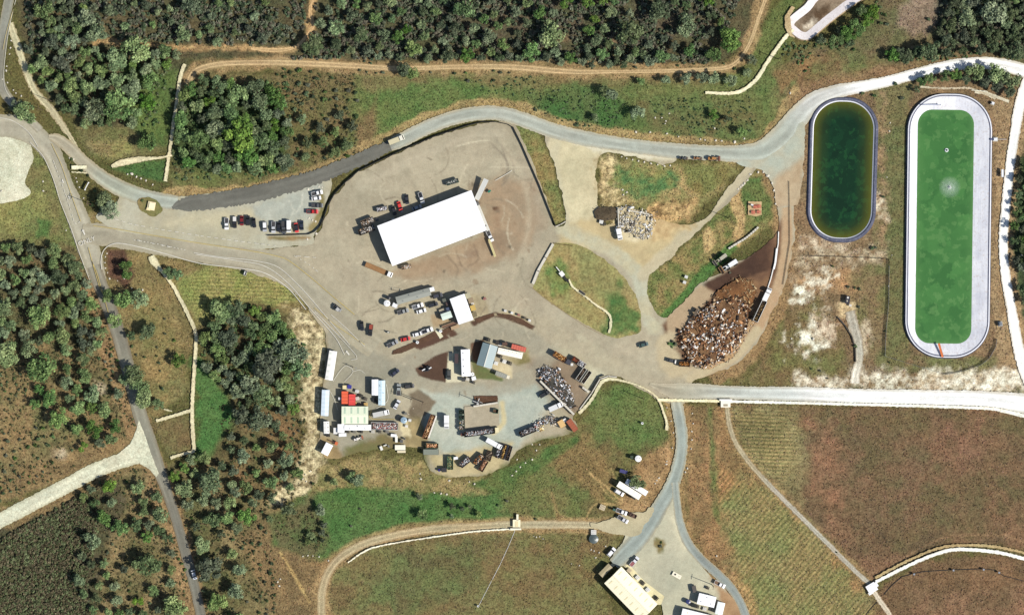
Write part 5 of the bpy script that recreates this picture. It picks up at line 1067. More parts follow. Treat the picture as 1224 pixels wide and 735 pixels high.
def tank(x, y, r, h, rgb, label, name='storage_tank', cat='tank'):
    t = root(name, x, y, 1, 0, label, cat); m = paintm(rgb); MB().cyl((0, 0, 0), (0, 0, h), r, n=20).build('shell', m, t); MB().cyl((0, 0, h), (0, 0, h + r * .22), r * 1.02, r * .25, 20).build('roof', m, t)
    MB().cyl((r * .4, 0, h + .1), (r * .4, 0, h + r * .2 + .15), .25, n=10).build('hatch', DARKM, t); MB().box(r + .06, 0, h / 2, .08, .45, h).build('ladder', CHROME, t); return t
def conveyor(x0, y0, x1, y1, w, z0, z1, rgb, label):
    L = math.hypot(x1 - x0, y1 - y0) * S; t = root('conveyor', (x0 + x1) / 2, (y0 + y1) / 2, x1 - x0, y1 - y0, label, 'conveyor'); m = paintm(rgb)
    f = MB(); n = 12
    def seg(b, yo, ww, hh, dz):
        vs = []
        for xx, zz in ((-L / 2, z0), (L / 2, z1)):
            for yy, q in ((-ww / 2, -hh / 2), (ww / 2, -hh / 2), (ww / 2, hh / 2), (-ww / 2, hh / 2)): vs.append((xx, yo + yy, zz + dz + q))
        b.add(vs, [(3, 2, 1, 0), (4, 5, 6, 7), (0, 1, 5, 4), (1, 2, 6, 5), (2, 3, 7, 6), (3, 0, 4, 7)])
    seg(f, w / 2, .14, .4, 0); seg(f, -w / 2, .14, .4, 0); f.build('frame', m, t)
    b = MB(); seg(b, 0, w - .16, .08, .12); b.build('belt', paintm(tuple(clipc(v * .86) for v in rgb)), t)
    for u in (-.42, -.14, .14, .42):
        zz = z0 + (z1 - z0) * (u + .5) - .2
        if zz > .25:
            for s in (-1, 1): MB().cyl((u * L, s * w / 2, 0), (u * L, s * w / 2, zz), .07, n=6).build('leg', DARKM, t)
    return t
def pole(x, y, h, label, arms=1, name='utility_pole', dx=1, dy=.2, cat='pole', lamp=False):
    t = root(name, x, y, dx, dy, label, cat, z=0); MB().cyl((0, 0, 0), (0, 0, h), .19, .12, 10).build('post', M('pole_wood', (92, 74, 58), .9, .2, 3), t)
    for i in range(arms):
        z = h - .5 - i * 1.1; a = MB().box(0, 0, z, .14, 2.6, .16).build('crossarm', M('pole_wood'), t)
        for k in (-1.1, -.5, .5, 1.1): MB().cyl((0, k, z + .08), (0, k, z + .32), .06, .04, 6).build('insulator', CHROME, a)
    if lamp: MB().cyl((0, 0, h - .3), (1.6, 0, h), .05, n=6).build('bracket', CHROME, t); MB().box(1.8, 0, h, .8, .3, .14).build('lamp_head', CHROME, t)
    return t
ROCK = M('rock', (214, 206, 188), .9, .3, 2); ROCKS = []
def boulder(x, y, r, group=None, dark=False):
    if len(ROCKS) < 5:
        rnd = random.Random(len(ROCKS) + 3); bm = bmesh.new(); bmesh.ops.create_icosphere(bm, subdivisions=2, radius=.5)
        ks = [Vector((rnd.uniform(-1, 1), rnd.uniform(-1, 1), rnd.uniform(-1, 1))).normalized() for _ in range(9)]
        for v in bm.verts:
            for q in ks:
                e = v.co.dot(q) - .36
                if e > 0: v.co -= q * e * .85
            v.co.z *= .7
        me = bpy.data.meshes.new('boulder'); bm.to_mesh(me); bm.free(); me.materials.append(ROCK); ROCKS.append(me)
    o = bpy.data.objects.new('boulder', ROCKS[len(bpy.data.objects) % len(ROCKS)]); COL.objects.link(o)
    o.location = (*W(x, y), r * S * .5 + .02); o.rotation_euler = (0, 0, R.uniform(0, 6)); o.scale = (2 * r * S * R.uniform(.9, 1.3), 2 * r * S * R.uniform(.8, 1), 2 * r * S); tag(o, None, 'boulder', group)
    return o
def boulders(pts, where, base='pale boulder', r=(1.0, 1.7)):
    it = []
    for p in pts: it.append((boulder(p[0], p[1], p[2] if len(p) > 2 else R.uniform(*r), 'boulders ' + where), p[0]))
    rank_label(it, base, where)
def wall_run(name, pts, thick, h, mat, label, cat, cap=None, step=None, post=None, group=None, z=0.0, gap=0):
    """a wall, fence or line of blocks following the points: wall > panel pieces, cap, posts"""
    t = empty(name, pts[0][0], pts[0][1], z, 0, label, cat, group); ox, oy = W(*pts[0]); b = MB(); cb = MB(); pb = []
    q = [W(*p) for p in pts]
    for (ax, ay), (bx, by) in zip(q, q[1:]):
        L = math.hypot(bx - ax, by - ay); a = math.atan2(by - ay, bx - ax); n = max(1, round(L / step)) if step else 1
        for i in range(n):
            u = (i + .5) / n; ll = L / n - (gap if step else -thick * .4)
            b.box(ax + (bx - ax) * u - ox, ay + (by - ay) * u - oy, h / 2, ll, thick, h, a)
            if post: pb.append((ax + (bx - ax) * i / n - ox, ay + (by - ay) * i / n - oy))
        if cap: cb.box((ax + bx) / 2 - ox, (ay + by) / 2 - oy, h + .04, L + thick * .3, thick * 1.25, .08, a)
    if post: pb.append((q[-1][0] - ox, q[-1][1] - oy))
    b.build('mesh_panel' if 'chain' in name else 'panel' if post else 'wall', mat, t)
    if cap: cb.build('cap', cap, t)
    if post:
        pm = MB(); [pm.cyl((px, py, 0), (px, py, h + .15), post[1], n=6) for px, py in pb]; o = pm.build('posts', post[0], t); o['kind'] = 'stuff' if len(pb) > 100 else ''
        if not o['kind']:
            bpy.data.objects.remove(o)
            for px, py in pb: MB().cyl((px, py, 0), (px, py, h + .15), post[1], n=6).build('post', post[0], t)
    return t
def pallets(x, y, n, dx, dy, label, rgb=(190, 156, 112), k=1.2, rows=1):
    t = root('pallet_stack', x, y, dx, dy, label, 'pallets'); m = M('pallet_%d' % rgb[0], rgb, .9, .25, 3)
    for i in range(n):
        b = MB(); z = i * .15
        for q in (-.45, 0, .45): b.box(0, q * k, z + .05, k, .1 * k, .09)
        for q in (-.48, -.24, 0, .24, .48): b.box(q * k, 0, z + .115, .16 * k, k, .03)
        o = b.build('pallet', m, t); o.rotation_euler = (0, 0, random.Random(i + int(x)).uniform(-.06, .06))
    return t
def table(x, y, dx, dy, label, rgb=(196, 110, 84)):
    t = root('picnic_table', x, y, dx, dy, label, 'table', 'picnic tables on the pink pad'); m = paintm(rgb)
    MB().box(0, 0, .76, 1.9, .8, .06).build('tabletop', m, t)
    for s in (-1, 1):
        MB().box(0, s * .75, .45, 1.9, .28, .05).build('bench', m, t)
    for s in (-1, 1): b = MB(); b.box(s * .7, 0, .42, .08, 1.6, .07); b.box(s * .7, .28, .38, .08, .07, .76, rx=.35); b.box(s * .7, -.28, .38, .08, .07, .76, rx=-.35); b.build('trestle', DARKM, t)
    return t
def junk(name, x, y, dx, dy, label, cat, boxes, mat, extra=()):
    """boxes: (part, cx,cy,cz,sx,sy,sz[,rgb]); each listed part is a mesh"""
    t = root(name, x, y, dx, dy, label, cat); d = {}
    for q in boxes:
        key = (q[0], q[7] if len(q) > 7 else mat); d.setdefault(key, MB()).box(*q[1:7])
    for (n, mm), b in d.items(): b.build(n, paintm(mm), t)
    for (n, p0, p1, r, mm) in extra: MB().cyl(p0, p1, r, n=10).build(n, paintm(mm), t)
    return t
# ================================================================ PLACING EVERYTHING
BLK = (38,38,42); WHT = (236,236,234); SIL = (168,170,172); GRY = (104,106,108); RED = (196,48,44); DRED = (120,30,30); NAV = (40,46,62); CRM = (226,216,186)
row = 'cars in the gravel parking lot'
# gravel parking lot
add_car('pickup', 271.4, 267.8, 0, 1, WHT, 'white pickup at the left end of the row on the gravel lot', group=row)
add_car('pickup', 281, 266, 0, 1, BLK, 'black pickup with a pale box in its bed, between white pickup and dark red car', group=row, bed=(220,218,210))
add_car('sedan', 289.4, 264, 0, 1, DRED, 'dark red car parked between two black vehicles on the gravel lot', group=row)
add_car('suv', 296.6, 263.8, 0, -1, BLK, 'boxy black SUV just right of the dark red car', group=row)
add_car('sedan', 304, 266.6, .12, 1, (30,30,34), 'black sedan at the right end of the left-hand parking row', group=row)
add_car('suv', 316.9, 271.2, .03, 1, SIL, 'pale silver SUV at the left end of the longer parking row', group=row, roof=WHT)
add_car('pickup', 327.3, 271.8, 0, 1, (190,192,194), 'light silver pickup squeezed beside a black car in the longer row', group=row)
add_car('sedan', 333.6, 271.6, 0, 1, (34,34,38), 'black car squeezed between silver pickup and long dark grey pickup', group=row)
add_car('pickup', 339.6, 272.2, 0, 1, (74,76,78), 'long dark grey pickup jutting out beside the white van', group=row, scale=1.08)
add_car('van', 345.6, 270.6, 0, 1, WHT, 'tall white van beside the dark grey pickup on the gravel lot', group=row)
add_car('sedan', 354.7, 272.4, .15, 1, (206,62,58), 'bright red coupe with black roof on the gravel lot', group=row, roof=BLK)
add_car('sedan', 360.9, 269.4, -.06, -1, NAV, 'navy black car right of the bright red coupe', group=row)
add_car('pickup', 379.4, 231.2, 1, -.25, WHT, 'white pickup topmost in the column by the black fence', group=row)
add_car('sedan', 378.4, 237.4, 1, -.15, (224,222,222), 'white sedan with a red hood below the topmost white pickup', group=row, roof=WHT)
add_car('pickup', 379.6, 246, 1, 0, (84,86,88), 'dark grey pickup parked sideways near the black fence', group=row)
add_car('pickup', 373.9, 253.2, 1, 0, (188,40,40), 'red pickup parked sideways near the black fence', group=row)
# by the big shed
add_car('sedan', 471, 252, .3, 1, BLK, 'black car beside the red car in the shade of the white shed')
add_car('sedan', 478, 246.8, .3, 1, (214,58,54), 'red car nose in beside the big white shed')
add_car('sedan', 486.5, 238.6, .1, 1, (46,48,54), 'dark charcoal car standing apart above the white shed')
add_car('pickup', 503.8, 237, .3, 1, (214,216,216), 'white and black pickup beside the upper wall of the white shed', bed=BLK)
add_car('sedan', 498.5, 248.4, 1, -.38, (146,154,164), 'silver car half in the shade along the white shed wall')
add_car('pickup', 585.6, 282.5, .45, 1, WHT, 'white pickup parked at the lower right corner of the white shed')
# site office yard
add_car('suv', 523.2, 353.5, 1, -.28, (62,64,72), 'dark grey SUV near the right end of the long grey modular building')
add_car('suv', 517.7, 364.3, 1, -.3, (44,46,50), 'black SUV left of the white office building')
add_car('pickup', 482, 372.3, 1, -.3, (150,152,150), 'silver grey pickup below the long grey modular building')
add_car('pickup', 499.6, 365.8, 1, -.3, WHT, 'white pickup with dark hood beside the long grey modular building', bed=GRY)
add_car('sedan', 503.8, 371.8, 1, -.3, (240,240,238), 'white sedan just below the white pickup in the office yard')
add_car('sedan', 484.9, 405.2, 1, -.25, RED, 'red car parked along the brown mulch bed')
add_car('pickup', 469.5, 410.6, 1, -.5, (150,152,154), 'grey pickup lowest in the line along the mulch bed')
add_car('sedan', 499.2, 399.4, 1, -.3, WHT, 'white car just right of the red car along the mulch bed')
add_car('pickup', 511, 395, 1, -.35, (232,232,230), 'white pickup with a black bed at the top end of the mulch bed line', bed=BLK)
add_car('sedan', 403.5, 367.8, 1, .8, (70,72,74), 'dark car driving down the entrance road')
add_car('sedan', 432.8, 389.5, .1, 1, BLK, 'small black car waiting at the yard entrance lanes')
add_car('pickup', 443.3, 394.6, -.12, 1, (36,36,38), 'black pickup with a rusty load waiting at the yard entrance', bed=(150,70,50))
junk('utility_cabinet', 293.6, 326.4, .35, -1, 'small black and white cabinet on the verge below the entrance road', 'cabinet', [('housing', 0, 0, .7, 2.2, 1.0, 1.4, (34,34,36)), ('door', 0, .52, .7, 1.8, .06, 1.1, (226,226,222)), ('plinth', 0, 0, .06, 2.6, 1.4, .12, (190,186,176)), ('lid', 0, .2, 1.43, 1.6, .4, .08, (232,232,228))], WHT)
add_car('sedan', 472.3, 445.4, .75, -.6, (56,58,74), 'dark blue grey car crossing the inner yard')
add_car('pickup', 476.8, 465.5, .05, -1, (150,156,154), 'grey pickup parked beside the blue and white twin cabin')
add_car('suv', 489.4, 461.4, 1, -.15, (58,58,58), 'dark SUV beside the triangular mulch patch')
add_car('sedan', 474.5, 483.2, .45, -.8, (216,218,220), 'white and black sedan near the round blue-grey tank')
add_car('suv', 536.8, 447.5, 0, 1, (70,72,70), 'dark grey SUV on the pale pad beside the white trailer office')
add_car('suv', 650.6, 471, .9, -.5, (36,38,40), 'black SUV beside the block wall of the scrap bay')
add_car('sedan', 769, 412, .95, -.3, (60,84,80), 'dark green car on the dirt by the wood pile road')
add_car('sedan', 802.5, 431, 1, .25, (60,62,64), 'small dark car left of the open container below the wood pile')
add_car('sedan', 232.5, 686, .3, 1, (196,200,206), 'pale silver car driving on the tree-lined road, bottom left')
# lower compound
add_car('suv', 740, 588, 1, .6, (232,230,228), 'white SUV parked alongside the mobile home')
add_car('pickup', 743, 611, 1, .4, WHT, 'white pickup hitched to a rusty trailer at the lower compound', group=None)
add_car('pickup', 744.5, 620, 1, .6, (206,206,208), 'pale grey pickup parked below the pickup with the trailer')
add_car('suv', 730.7, 659, .66, -.75, (236,236,238), 'white SUV at the top left of the cream barn')
add_car('pickup', 758, 670.3, .66, -.75, (220,220,222), 'white pickup with a reddish bed at the top of the cream barn', bed=(150,90,90))
add_car('pickup', 860, 697.4, .88, .45, WHT, 'white pickup with brown bed beside the curving lane, bottom right', bed=(120,92,66))
# other vehicles
flatbed(453, 322.5, 1, .42, WHT, (150,112,72), 'long flatbed truck with brown deck and white cab left of the white shed', 14)
flatbed(474, 168, 1, -.4, (228,224,206), (206,196,160), 'cream truck driving on the dark asphalt bypass', 8, boxed=1.2)
flatbed(534, 503.5, 0, 1, WHT, (238,238,236), 'white box truck standing on the pale gravel by four green bins', 6.6, boxed=2.3, name='box_truck')
flatbed(455.5, 494, 1, -.22, WHT, (196,196,190), 'white stake truck with bins behind the green-roofed building', 8, boxed=1.2)
flatbed(590.5, 529.5, 1, .55, WHT, (232,232,230), 'white tank truck parked among open containers', 8.4, boxed=2.0)
flatbed(664, 486, 1, -.45, (240,240,240), (216,216,214), 'white truck backed up to the block wall of the scrap bay', 7.2, boxed=1.0)
flatbed(740, 280, .2, 1, WHT, (240,240,238), 'small white box truck on the rubble pad', 5.6, boxed=1.7, name='box_truck')
loader(861.5, 309, -1, .75, (176,170,150), 'grey wheel loader at the upper edge of the brown mulch yard', (120,112,98), 1.0)
loader(872, 316.8, -1, .62, (232,232,230), 'white wheel loader with brown bucket on the mulch yard', (136,104,70), 1.25)
loader(428, 524, 1, -.3, (236,230,220), 'small white loader on the drive below the green-roofed building', (150,90,60), .6)
loader(831, 374.5, -.5, 1, (96,82,64), 'dark excavator-like loader at the upper left of the wood pile', (70,60,48), .8)
loader(852, 190, 1, 0, (170,120,60), 'rusty orange loader beside the gravel road', (110,60,40), .8)
for x, r, l in ((833, (150,104,60), 'tan tractor left of the rusty orange loader'), (816, (60,60,58), 'dark tractor at the left of the roadside machines')): loader(x, 189.6, 1, .1, r, l, (90,70,50), .55)
# rows of trailers left of shed
open_box(439.6, 265.2, 16, 7, 1, -.4, (120,104,84), 1.2, 'open trailer of mixed scrap, upper of two at the left end of the shed', SCRAP, 'mixed scrap heaped in the upper trailer by the shed', True, 'trailer', 'scrap_trailer')
open_box(438.6, 275.2, 20, 7.5, 1, -.36, (70,64,56), 1.5, 'dark open trailer of mixed scrap, lower of two at the left end of the shed', SCRAP, 'pale scrap heaped in the lower trailer by the shed', True, 'trailer', 'scrap_trailer')
open_box(456.8, 250, 13, 5, 1, -.25, (96,92,84), .7, 'low grey equipment trailer left of the cars by the shed', METAL, 'grey metal parts on the low trailer', True, 'trailer', 'equipment_trailer')
open_box(541, 218, 15, 5, 1, -.3, (84,92,84), .8, 'low trailer with folded green cover above the white shed', ((60,90,80),(90,92,90),(200,200,190)), 'green and grey covers lying on the low trailer', True, 'trailer', 'equipment_trailer')
open_box(486, 319, 12, 4.4, 1, -.25, (130,116,96), .7, 'small grey trailer at the lower left corner of the white shed', SCRAP, 'odd parts on the small trailer below the shed', True, 'trailer', 'equipment_trailer')
pallets(470, 262.5, 4, 1, -.4, 'white pallets in the shade at the upper left of the shed', (220,216,206)); pallets(460.5, 264.2, 3, 1, -.4, 'pale pallets just left of the shed corner', (206,190,160))
pallets(480.4, 252.6, 3, .3, 1, 'grey crate stack below the red car by the shed', (190,190,184)); pallets(451, 263, 5, 1, -.4, 'dark crate stack between scrap trailers and shed', (80,80,86))
# big white shed and its conveyors
t = building(516.8, 273.3, 119.8, 51, 112, -42.5, 6.0, 1.2, (222,222,216), (255,255,255), 'huge white-roofed shed in the middle of the yard', 'recycling_shed', 'shed', 0.4, (1.2, .03), [('k', .3, 5, 4.4), ('k', -.2, 5, 4.4), ('l', .5, 5, 4.4), ('e', 0, 6, 4.6)], [('l', -.5, 2, 1), ('l', .1, 2, 1)], None, (250,250,248), 0, ramp=.02)
conveyor(569.8, 239, 581.5, 215, 2.2, 1.2, 3.4, (240,240,232), 'white conveyor rising away from the upper right corner of the white shed')
conveyor(571.5, 246, 584, 276, 1.3, 2.6, 1.6, (240,238,226), 'white conveyor running along the right end of the white shed'); conveyor(584.5, 286, 592, 307, .8, 1.4, .6, (226,212,150), 'thin yellow conveyor below the lower right corner of the shed')
MET = [(572, 243), (574, 249), (576, 256), (579, 263), (581, 270)]
for i, (x, y) in enumerate(MET): junk('sorting_machine', x - 1.2, y, .4, 1, f'{["grey", "dark", "pale", "rusty", "red-topped"][i]} sorting machine at the right end wall of the white shed', 'machine', [('housing', 0, 0, .7, 1.8, .9, 1.4, [(150,150,146), (60,60,60), (214,212,204), (140,96,72), (190,80,66)][i]), ('hopper', 0, 0, 1.7, 1.2, 1.2, .6, (96,96,94)), ('base', 0, 0, .1, 2, 1.2, .2, (70,70,70))], GRY)
junk('tool_cart', 585, 229, 1, -1, 'small green cart beside the rising white conveyor', 'cart', [('tray', 0, 0, .7, 1.6, .9, .5, (40,120,96)), ('frame', 0, 0, .3, 1.4, .8, .2, DARKM and (40,40,40))], GRY)
# modular building and office
building(494.6, 354, 42, 9.5, 355, -100, 3.2, .35, (214,214,206), (150,152,142), 'long grey-roofed modular building in the office yard', 'modular_building', 'building', .1, (.5, .15), [('k', .6, 1, 2.1), ('k', -.5, 1, 2.1)], [('k', .1, 1.4, .9), ('k', -.2, 1.4, .9)], None, None, 4)
closed_box(516.5, 346, 6, 5, 1, -.28, (236,236,234), 2.2, 'small white shed at the right end of the grey modular building', 'shed', 'storage_shed')
tank(463, 362.5, 1.5, 2.4, (240,240,238), 'round white tank left of the grey modular building'); tank(464.6, 356, .9, 2, (46,46,48), 'round black tank beside the white tank at the modular building')
closed_box(472.4, 365, 6, 5, .9, .4, (230,230,228), 1.8, 'small white cabin at the lower left of the grey modular building', 'cabin', 'storage_shed')
junk('pipe_rack', 475, 346.5, 1, .15, 'thin pipe rack above the grey modular building', 'rack', [('rail', 0, .5, .5, 6, .1, .1, (220,214,190)), ('rail', 0, -.5, .5, 6, .1, .1, (60,60,60)), ('stand', -2, 0, .25, .1, 1.2, .5, (60,60,60)), ('stand', 2, 0, .25, .1, 1.2, .5, (60,60,60))], GRY)
building(552, 369.6, 32.5, 18.5, 93, 263, 4.6, .5, (226,226,222), (254,254,254), 'white-roofed office building above the curved mulch bed', 'office_building', 'building', .15, (.8, .04), [('l', .3, 1.2, 2.1), ('k', -.3, 2.4, 2.6)], [('l', -.3, 1.5, 1), ('k', .4, 1.5, 1)], (5, (1,), (226,236,222), 1.1, .9), ramp=.02)
building(534, 377.3, 12.5, 8, 1, -.35, 2.6, .2, (210,212,204), (212,226,212), 'small pale green lean-to left of the white office building', 'lean_to', 'building', .1, (.45, .2), [('l', 0, 1, 2)], [('k', 0, 1, .7)])
junk('walkway_ramp', 538, 388, 1, -.35, 'brown timber ramp below the pale green lean-to', 'ramp', [('deck', 0, 0, .5, 8, 1.3, .12, (120,90,68)), ('rail', 0, .7, .9, 8, .07, .07, (210,196,160)), ('rail', 0, -.7, .9, 8, .07, .07, (70,56,46)), ('post', -3.6, .7, .5, .1, .1, 1, (70,56,46)), ('post', 3.6, .7, .5, .1, .1, 1, (70,56,46))], GRY)
junk('walkway_ramp', 544, 391, 1, -.35, 'short tan timber ramp at the foot of the white office', 'ramp', [('deck', 0, 0, .35, 4, 1.6, .12, (176,150,116)), ('rail', 0, .8, .8, 4, .07, .07, (120,100,80)), ('post', 1.8, .8, .4, .1, .1, .8, (70,56,46))], GRY)
junk('entry_deck', 531, 371.5, 1, -.35, 'grey timber deck above the pale green lean-to', 'deck', [('deck', 0, 0, .5, 4.6, 2.6, .14, (170,160,136)), ('step', 0, -1.6, .22, 2, .5, .2, (150,140,120)), ('rail', 0, 1.3, 1, 4.6, .07, .07, (90,84,74))], GRY)
closed_box(531.5, 358.8, 5, 4, 1, -.35, (96,98,86), 1.9, 'olive bin box left of the white office building', 'bin', 'refuse_bin'); closed_box(536, 369.5, 4.4, 4.6, .35, 1, (70,82,104), 1.9, 'blue grey bin box against the white office building', 'bin', 'refuse_bin'); closed_box(535.5, 363, 4, 4.6, .35, 1, (78,62,56), 1.9, 'dark brown bin box against the white office building', 'bin', 'refuse_bin')
for i, (x, y, rgb, l) in enumerate(((559.5, 353.5, (176,170,140), 'tan shelter roof at the top right of the white office'), (563, 359, (150,132,104), 'brown shelter roof just below the tan shelter'), (565.5, 368, (196,166,90), 'yellowish crate shelf right of the white office'), (567, 376, (120,108,80), 'drab crate shelf at the lower right of the white office'))):
    junk('goods_shelter', x, y, .35, 1, l, 'shelter', [('roof', 0, 0, 1.9, 2.6, 2.4, .12, rgb), ('post', 1.1, 1, .95, .1, .1, 1.9, (60,60,60)), ('post', -1.1, 1, .95, .1, .1, 1.9, (60,60,60)), ('post', 1.1, -1, .95, .1, .1, 1.9, (60,60,60)), ('post', -1.1, -1, .95, .1, .1, 1.9, (60,60,60)), ('shelf', .1, 0, .7, 2, 1.8, .5, (130,104,74))], GRY)
pallets(565, 363.5, 6, .35, 1, 'white pallet stack between the shelters right of the office', (232,228,220)); pallets(579.5, 357, 2, 1, -.4, 'small dark and pink pallets out on the yard right of the office', (150,90,90))
for i, (x, y, l) in enumerate(((526.8, 395.8, 'white dome-topped bollard bin beside the concrete path in the mulch bed'), (499, 409, 'white bin at the middle of the lower mulch bed'))): tank(x, y, .7, 1.1, (240,240,238), l, 'litter_bin', 'bin')
junk('ticket_barrier', 464.3, 397, 1, .1, 'thin barrier arm and post in the open yard', 'barrier', [('cabinet', 0, 0, .6, .8, .6, 1.2, (200,196,180)), ('arm', 2.2, 0, 1.05, 4.4, .1, .12, (60,60,60)), ('arm', -1.2, .4, 1.05, 2.2, .1, .12, (70,70,70)), ('base', 0, 0, .06, 1.4, 1, .1, (130,130,120))], GRY)
closed_box(404.2, 369.8, 4, 4, 1, .8, (180,180,176), 2.2, 'small grey booth beside the entrance lanes', 'booth', 'weigh_booth')
# left compound
building(396.4, 436.5, 35, 9.2, -46, 301, 3, .3, (224,222,214), (250,248,240), 'long white trailer office at the top left of the left compound', 'trailer_office', 'building', .08, (3, .12), [('k', .7, 1, 2), ('k', -.4, 1, 2)], [('k', .1, 1.4, .9), ('k', .4, 1.4, .9)], (5, (1, -1), (226,222,204), .7, .5), ramp=.04)
building(389.4, 481, 31, 8.8, -5, 120, 2.9, .25, (204,216,220), (216,230,238), 'long pale blue trailer at the left edge of the left compound', 'trailer_office', 'building', .08, (2, .1), [('k', .3, 1, 2)], [('k', -.3, 1.4, .9), ('k', .7, 1.2, .8)])
building(391, 510.3, 14.5, 6.6, 3, 100, 2.8, .2, (220,218,208), (242,240,232), 'short white trailer below the long pale blue trailer', 'trailer_office', 'building', .08, (2, .1), [('k', 0, 1, 2)], [('k', .5, 1, .8)], (3, (1,), (70,70,66), .4, .5))
building(391.6, 536, 14, 9, -55, 107, 2.8, .2, (228,228,226), (255,255,255), 'short white cabin at the lower left corner of the left compound', 'trailer_office', 'building', .08, (2, .03), [('l', 0, 1, 2)], [('k', .2, 1.2, .8)], ramp=.02)
closed_box(412.8, 474.8, 15, 7.6, 0, 1, (222,96,60), 2.5, 'orange shipping container beside the red container', rib=(1.6, .25)); closed_box(421.3, 477.6, 13.5, 8, 0, 1, (218,72,66), 2.2, 'red shipping container right of the orange container', rib=(1.5, .25))
junk('tarped_pile', 418, 462, 1, .1, 'small blue tarp draped over a crate above the red container', 'tarp', [('tarp', 0, 0, 1.3, 1.9, 1.8, .1, (58,56,140)), ('crate', 0, 0, .6, 1.7, 1.6, 1.2, (130,110,84)), ('hem', .98, 0, 1.0, .06, 1.8, .6, (58,56,140))], GRY); closed_box(412.4, 462.5, 4.4, 4.6, 0, 1, (226,210,160), 1.7, 'small tan box above the orange container', 'bin', 'storage_shed'); closed_box(407, 476, 3, 4, 0, 1, (232,232,232), 1.4, 'small white box left of the orange container', 'bin', 'storage_shed')
building(448.8, 462.6, 19, 7.8, 0, 1, 3, .3, (226,226,222), (246,246,246), 'white half of the twin cabin above the yard truck', 'site_cabin', 'building', .06, (2, .04), [('l', 0, 1, 2)], [('k', .4, 1, .8)]); building(456.8, 469, 29.5, 8, 0, 1, 3.1, .3, (204,220,224), (206,228,236), 'pale blue half of the twin cabin above the yard truck', 'site_cabin', 'building', .06, (1.4, .1), [('k', .3, 1, 2)], [('k', -.3, 1.2, .8)], None, None, 3)
for x, y, rgb, l, cat in ((427.5, 476, (220,216,208), 'pale crate stack just right of the red container', 'pallets'), (432, 473, (60,58,54), 'dark crate stack right of the red container', 'pallets'), (437, 476.5, (84,78,70), 'dark grey crate stack midway between red container and twin cabin', 'pallets'), (427, 467.5, (226,224,218), 'small white crates above the red container', 'pallets'), (448, 478, (54,54,54), 'black crates at the lower left of the twin cabin', 'pallets'), (452, 481, (60,60,56), 'black crates directly below the white half cabin', 'pallets'), (437.5, 483, (214,178,112), 'yellow crate stack against the green-roofed building', 'pallets'), (424.5, 482, (214,96,80), 'reddish crate at the foot of the red container', 'pallets')): pallets(x, y, R.randint(4, 7), 1, R.uniform(-.4, .4), l, rgb, 1.5)
building(425, 495.6, 31.5, 21, 1, 0, 4, .8, (212,216,196), (230,236,208), 'pale green-roofed workshop with rows of skylights', 'workshop', 'building', .15, (1.0, .04), [('l', .2, 4, 3.4), ('k', -.5, 3, 3)], [('k', .5, 1.4, 1)], (4, (1, -1), (186,206,180), 3.0, .8), None, 0, ramp=.03)
building(428.2, 510.3, 32, 6.6, 1, 0, 3, .2, (226,226,222), (252,252,250), 'white lean-to strip along the lower wall of the green-roofed workshop', 'lean_to', 'building', .08, (1.5, .03), [('k', .2, 1.2, 2), ('k', -.5, 1.2, 2)], [('k', .6, 1.4, .9)], None, None, 3, ramp=.03)
building(408.2, 511.5, 10.5, 8, 0, 1, 2.7, .2, (226,226,224), (250,250,248), 'irregular white shed at the lower left corner of the workshop', 'storage_shed', 'shed', .06, (1.5, .04), [('l', 0, 1, 2)], [('k', .2, 1, .8)]); closed_box(401.5, 514.5, 4.6, 7.5, 1, 0, (228,226,220), 1.6, 'low white bin left of the irregular white shed', 'bin', 'storage_shed'); closed_box(410, 519.3, 9, 4, 1, -.05, (240,240,238), 1.8, 'low white box below the irregular white shed', 'bin', 'storage_shed')
open_box(459.9, 508.8, 32, 8.4, 1, .02, (214,214,210), 1.6, 'long pale bunker of colourful goods right of the workshop', MIXC, 'white, red and tan goods piled in the long bunker', cat='bunker', name='sorting_bunker', fill=.8)
for i, x in enumerate((416, 424, 432, 446, 454, 463)): pallets(x, 515.5, 3 + i % 3, 1, 0, ['dark crates below the white lean-to, near its left end', 'grey crates below the white lean-to, left of the middle', 'black crates below the white lean-to, right of the middle', 'pale crates below the left end of the goods bunker', 'dark crates below the middle of the goods bunker', 'grey crates below the right end of the goods bunker'][i], [(60,60,58), (120,118,110), (44,44,44), (200,196,184), (70,66,60), (130,126,118)][i], 1.4)
tank(483.1, 501.7, 1.5, 2.6, (150,174,190), 'round blue-grey tank at the right of the left compound'); pallets(490, 502, 5, 1, .2, 'white crates just right of the blue-grey tank', (236,236,232)); pallets(486, 509, 4, 1, .2, 'white crates below the blue-grey tank', (232,230,220)); closed_box(471, 520, 7, 3.4, 1, .1, (240,240,236), 1.0, 'low white trough below the goods bunker', 'bin', 'water_trough'); pallets(485, 494, 5, 1, -.3, 'grey crates just above the blue-grey tank', (120,124,128))
junk('cement_platform', 478.5, 534.5, 1, 0, 'pale cement platform of steps and slabs at the lower right of the left compound', 'platform', [('slab', 0, 0, .25, 5, 2.4, .5, (240,236,214)), ('slab', -1.8, 4, .3, 1.2, 3, .6, (242,240,226)), ('post', .6, 3, .7, 1.4, 1.4, 1.4, (90,90,86)), ('step', .6, -2, .12, 4, 1, .24, (226,214,180)), ('post', 2, 4.2, .5, .8, .8, 1, (70,70,66))], WHT)
junk('rubble_bench', 459.7, 533.8, 1, -.4, 'broken pale slabs lying in the weeds below the goods bunker', 'slabs', [('slab', -1.6, 0, .3, 1.2, 2, .5, (232,230,220)), ('slab', .6, .6, .2, 1.6, .6, .4, (214,212,200)), ('slab', 2, -.4, .2, .8, 1.2, .3, (120,118,110))], WHT)
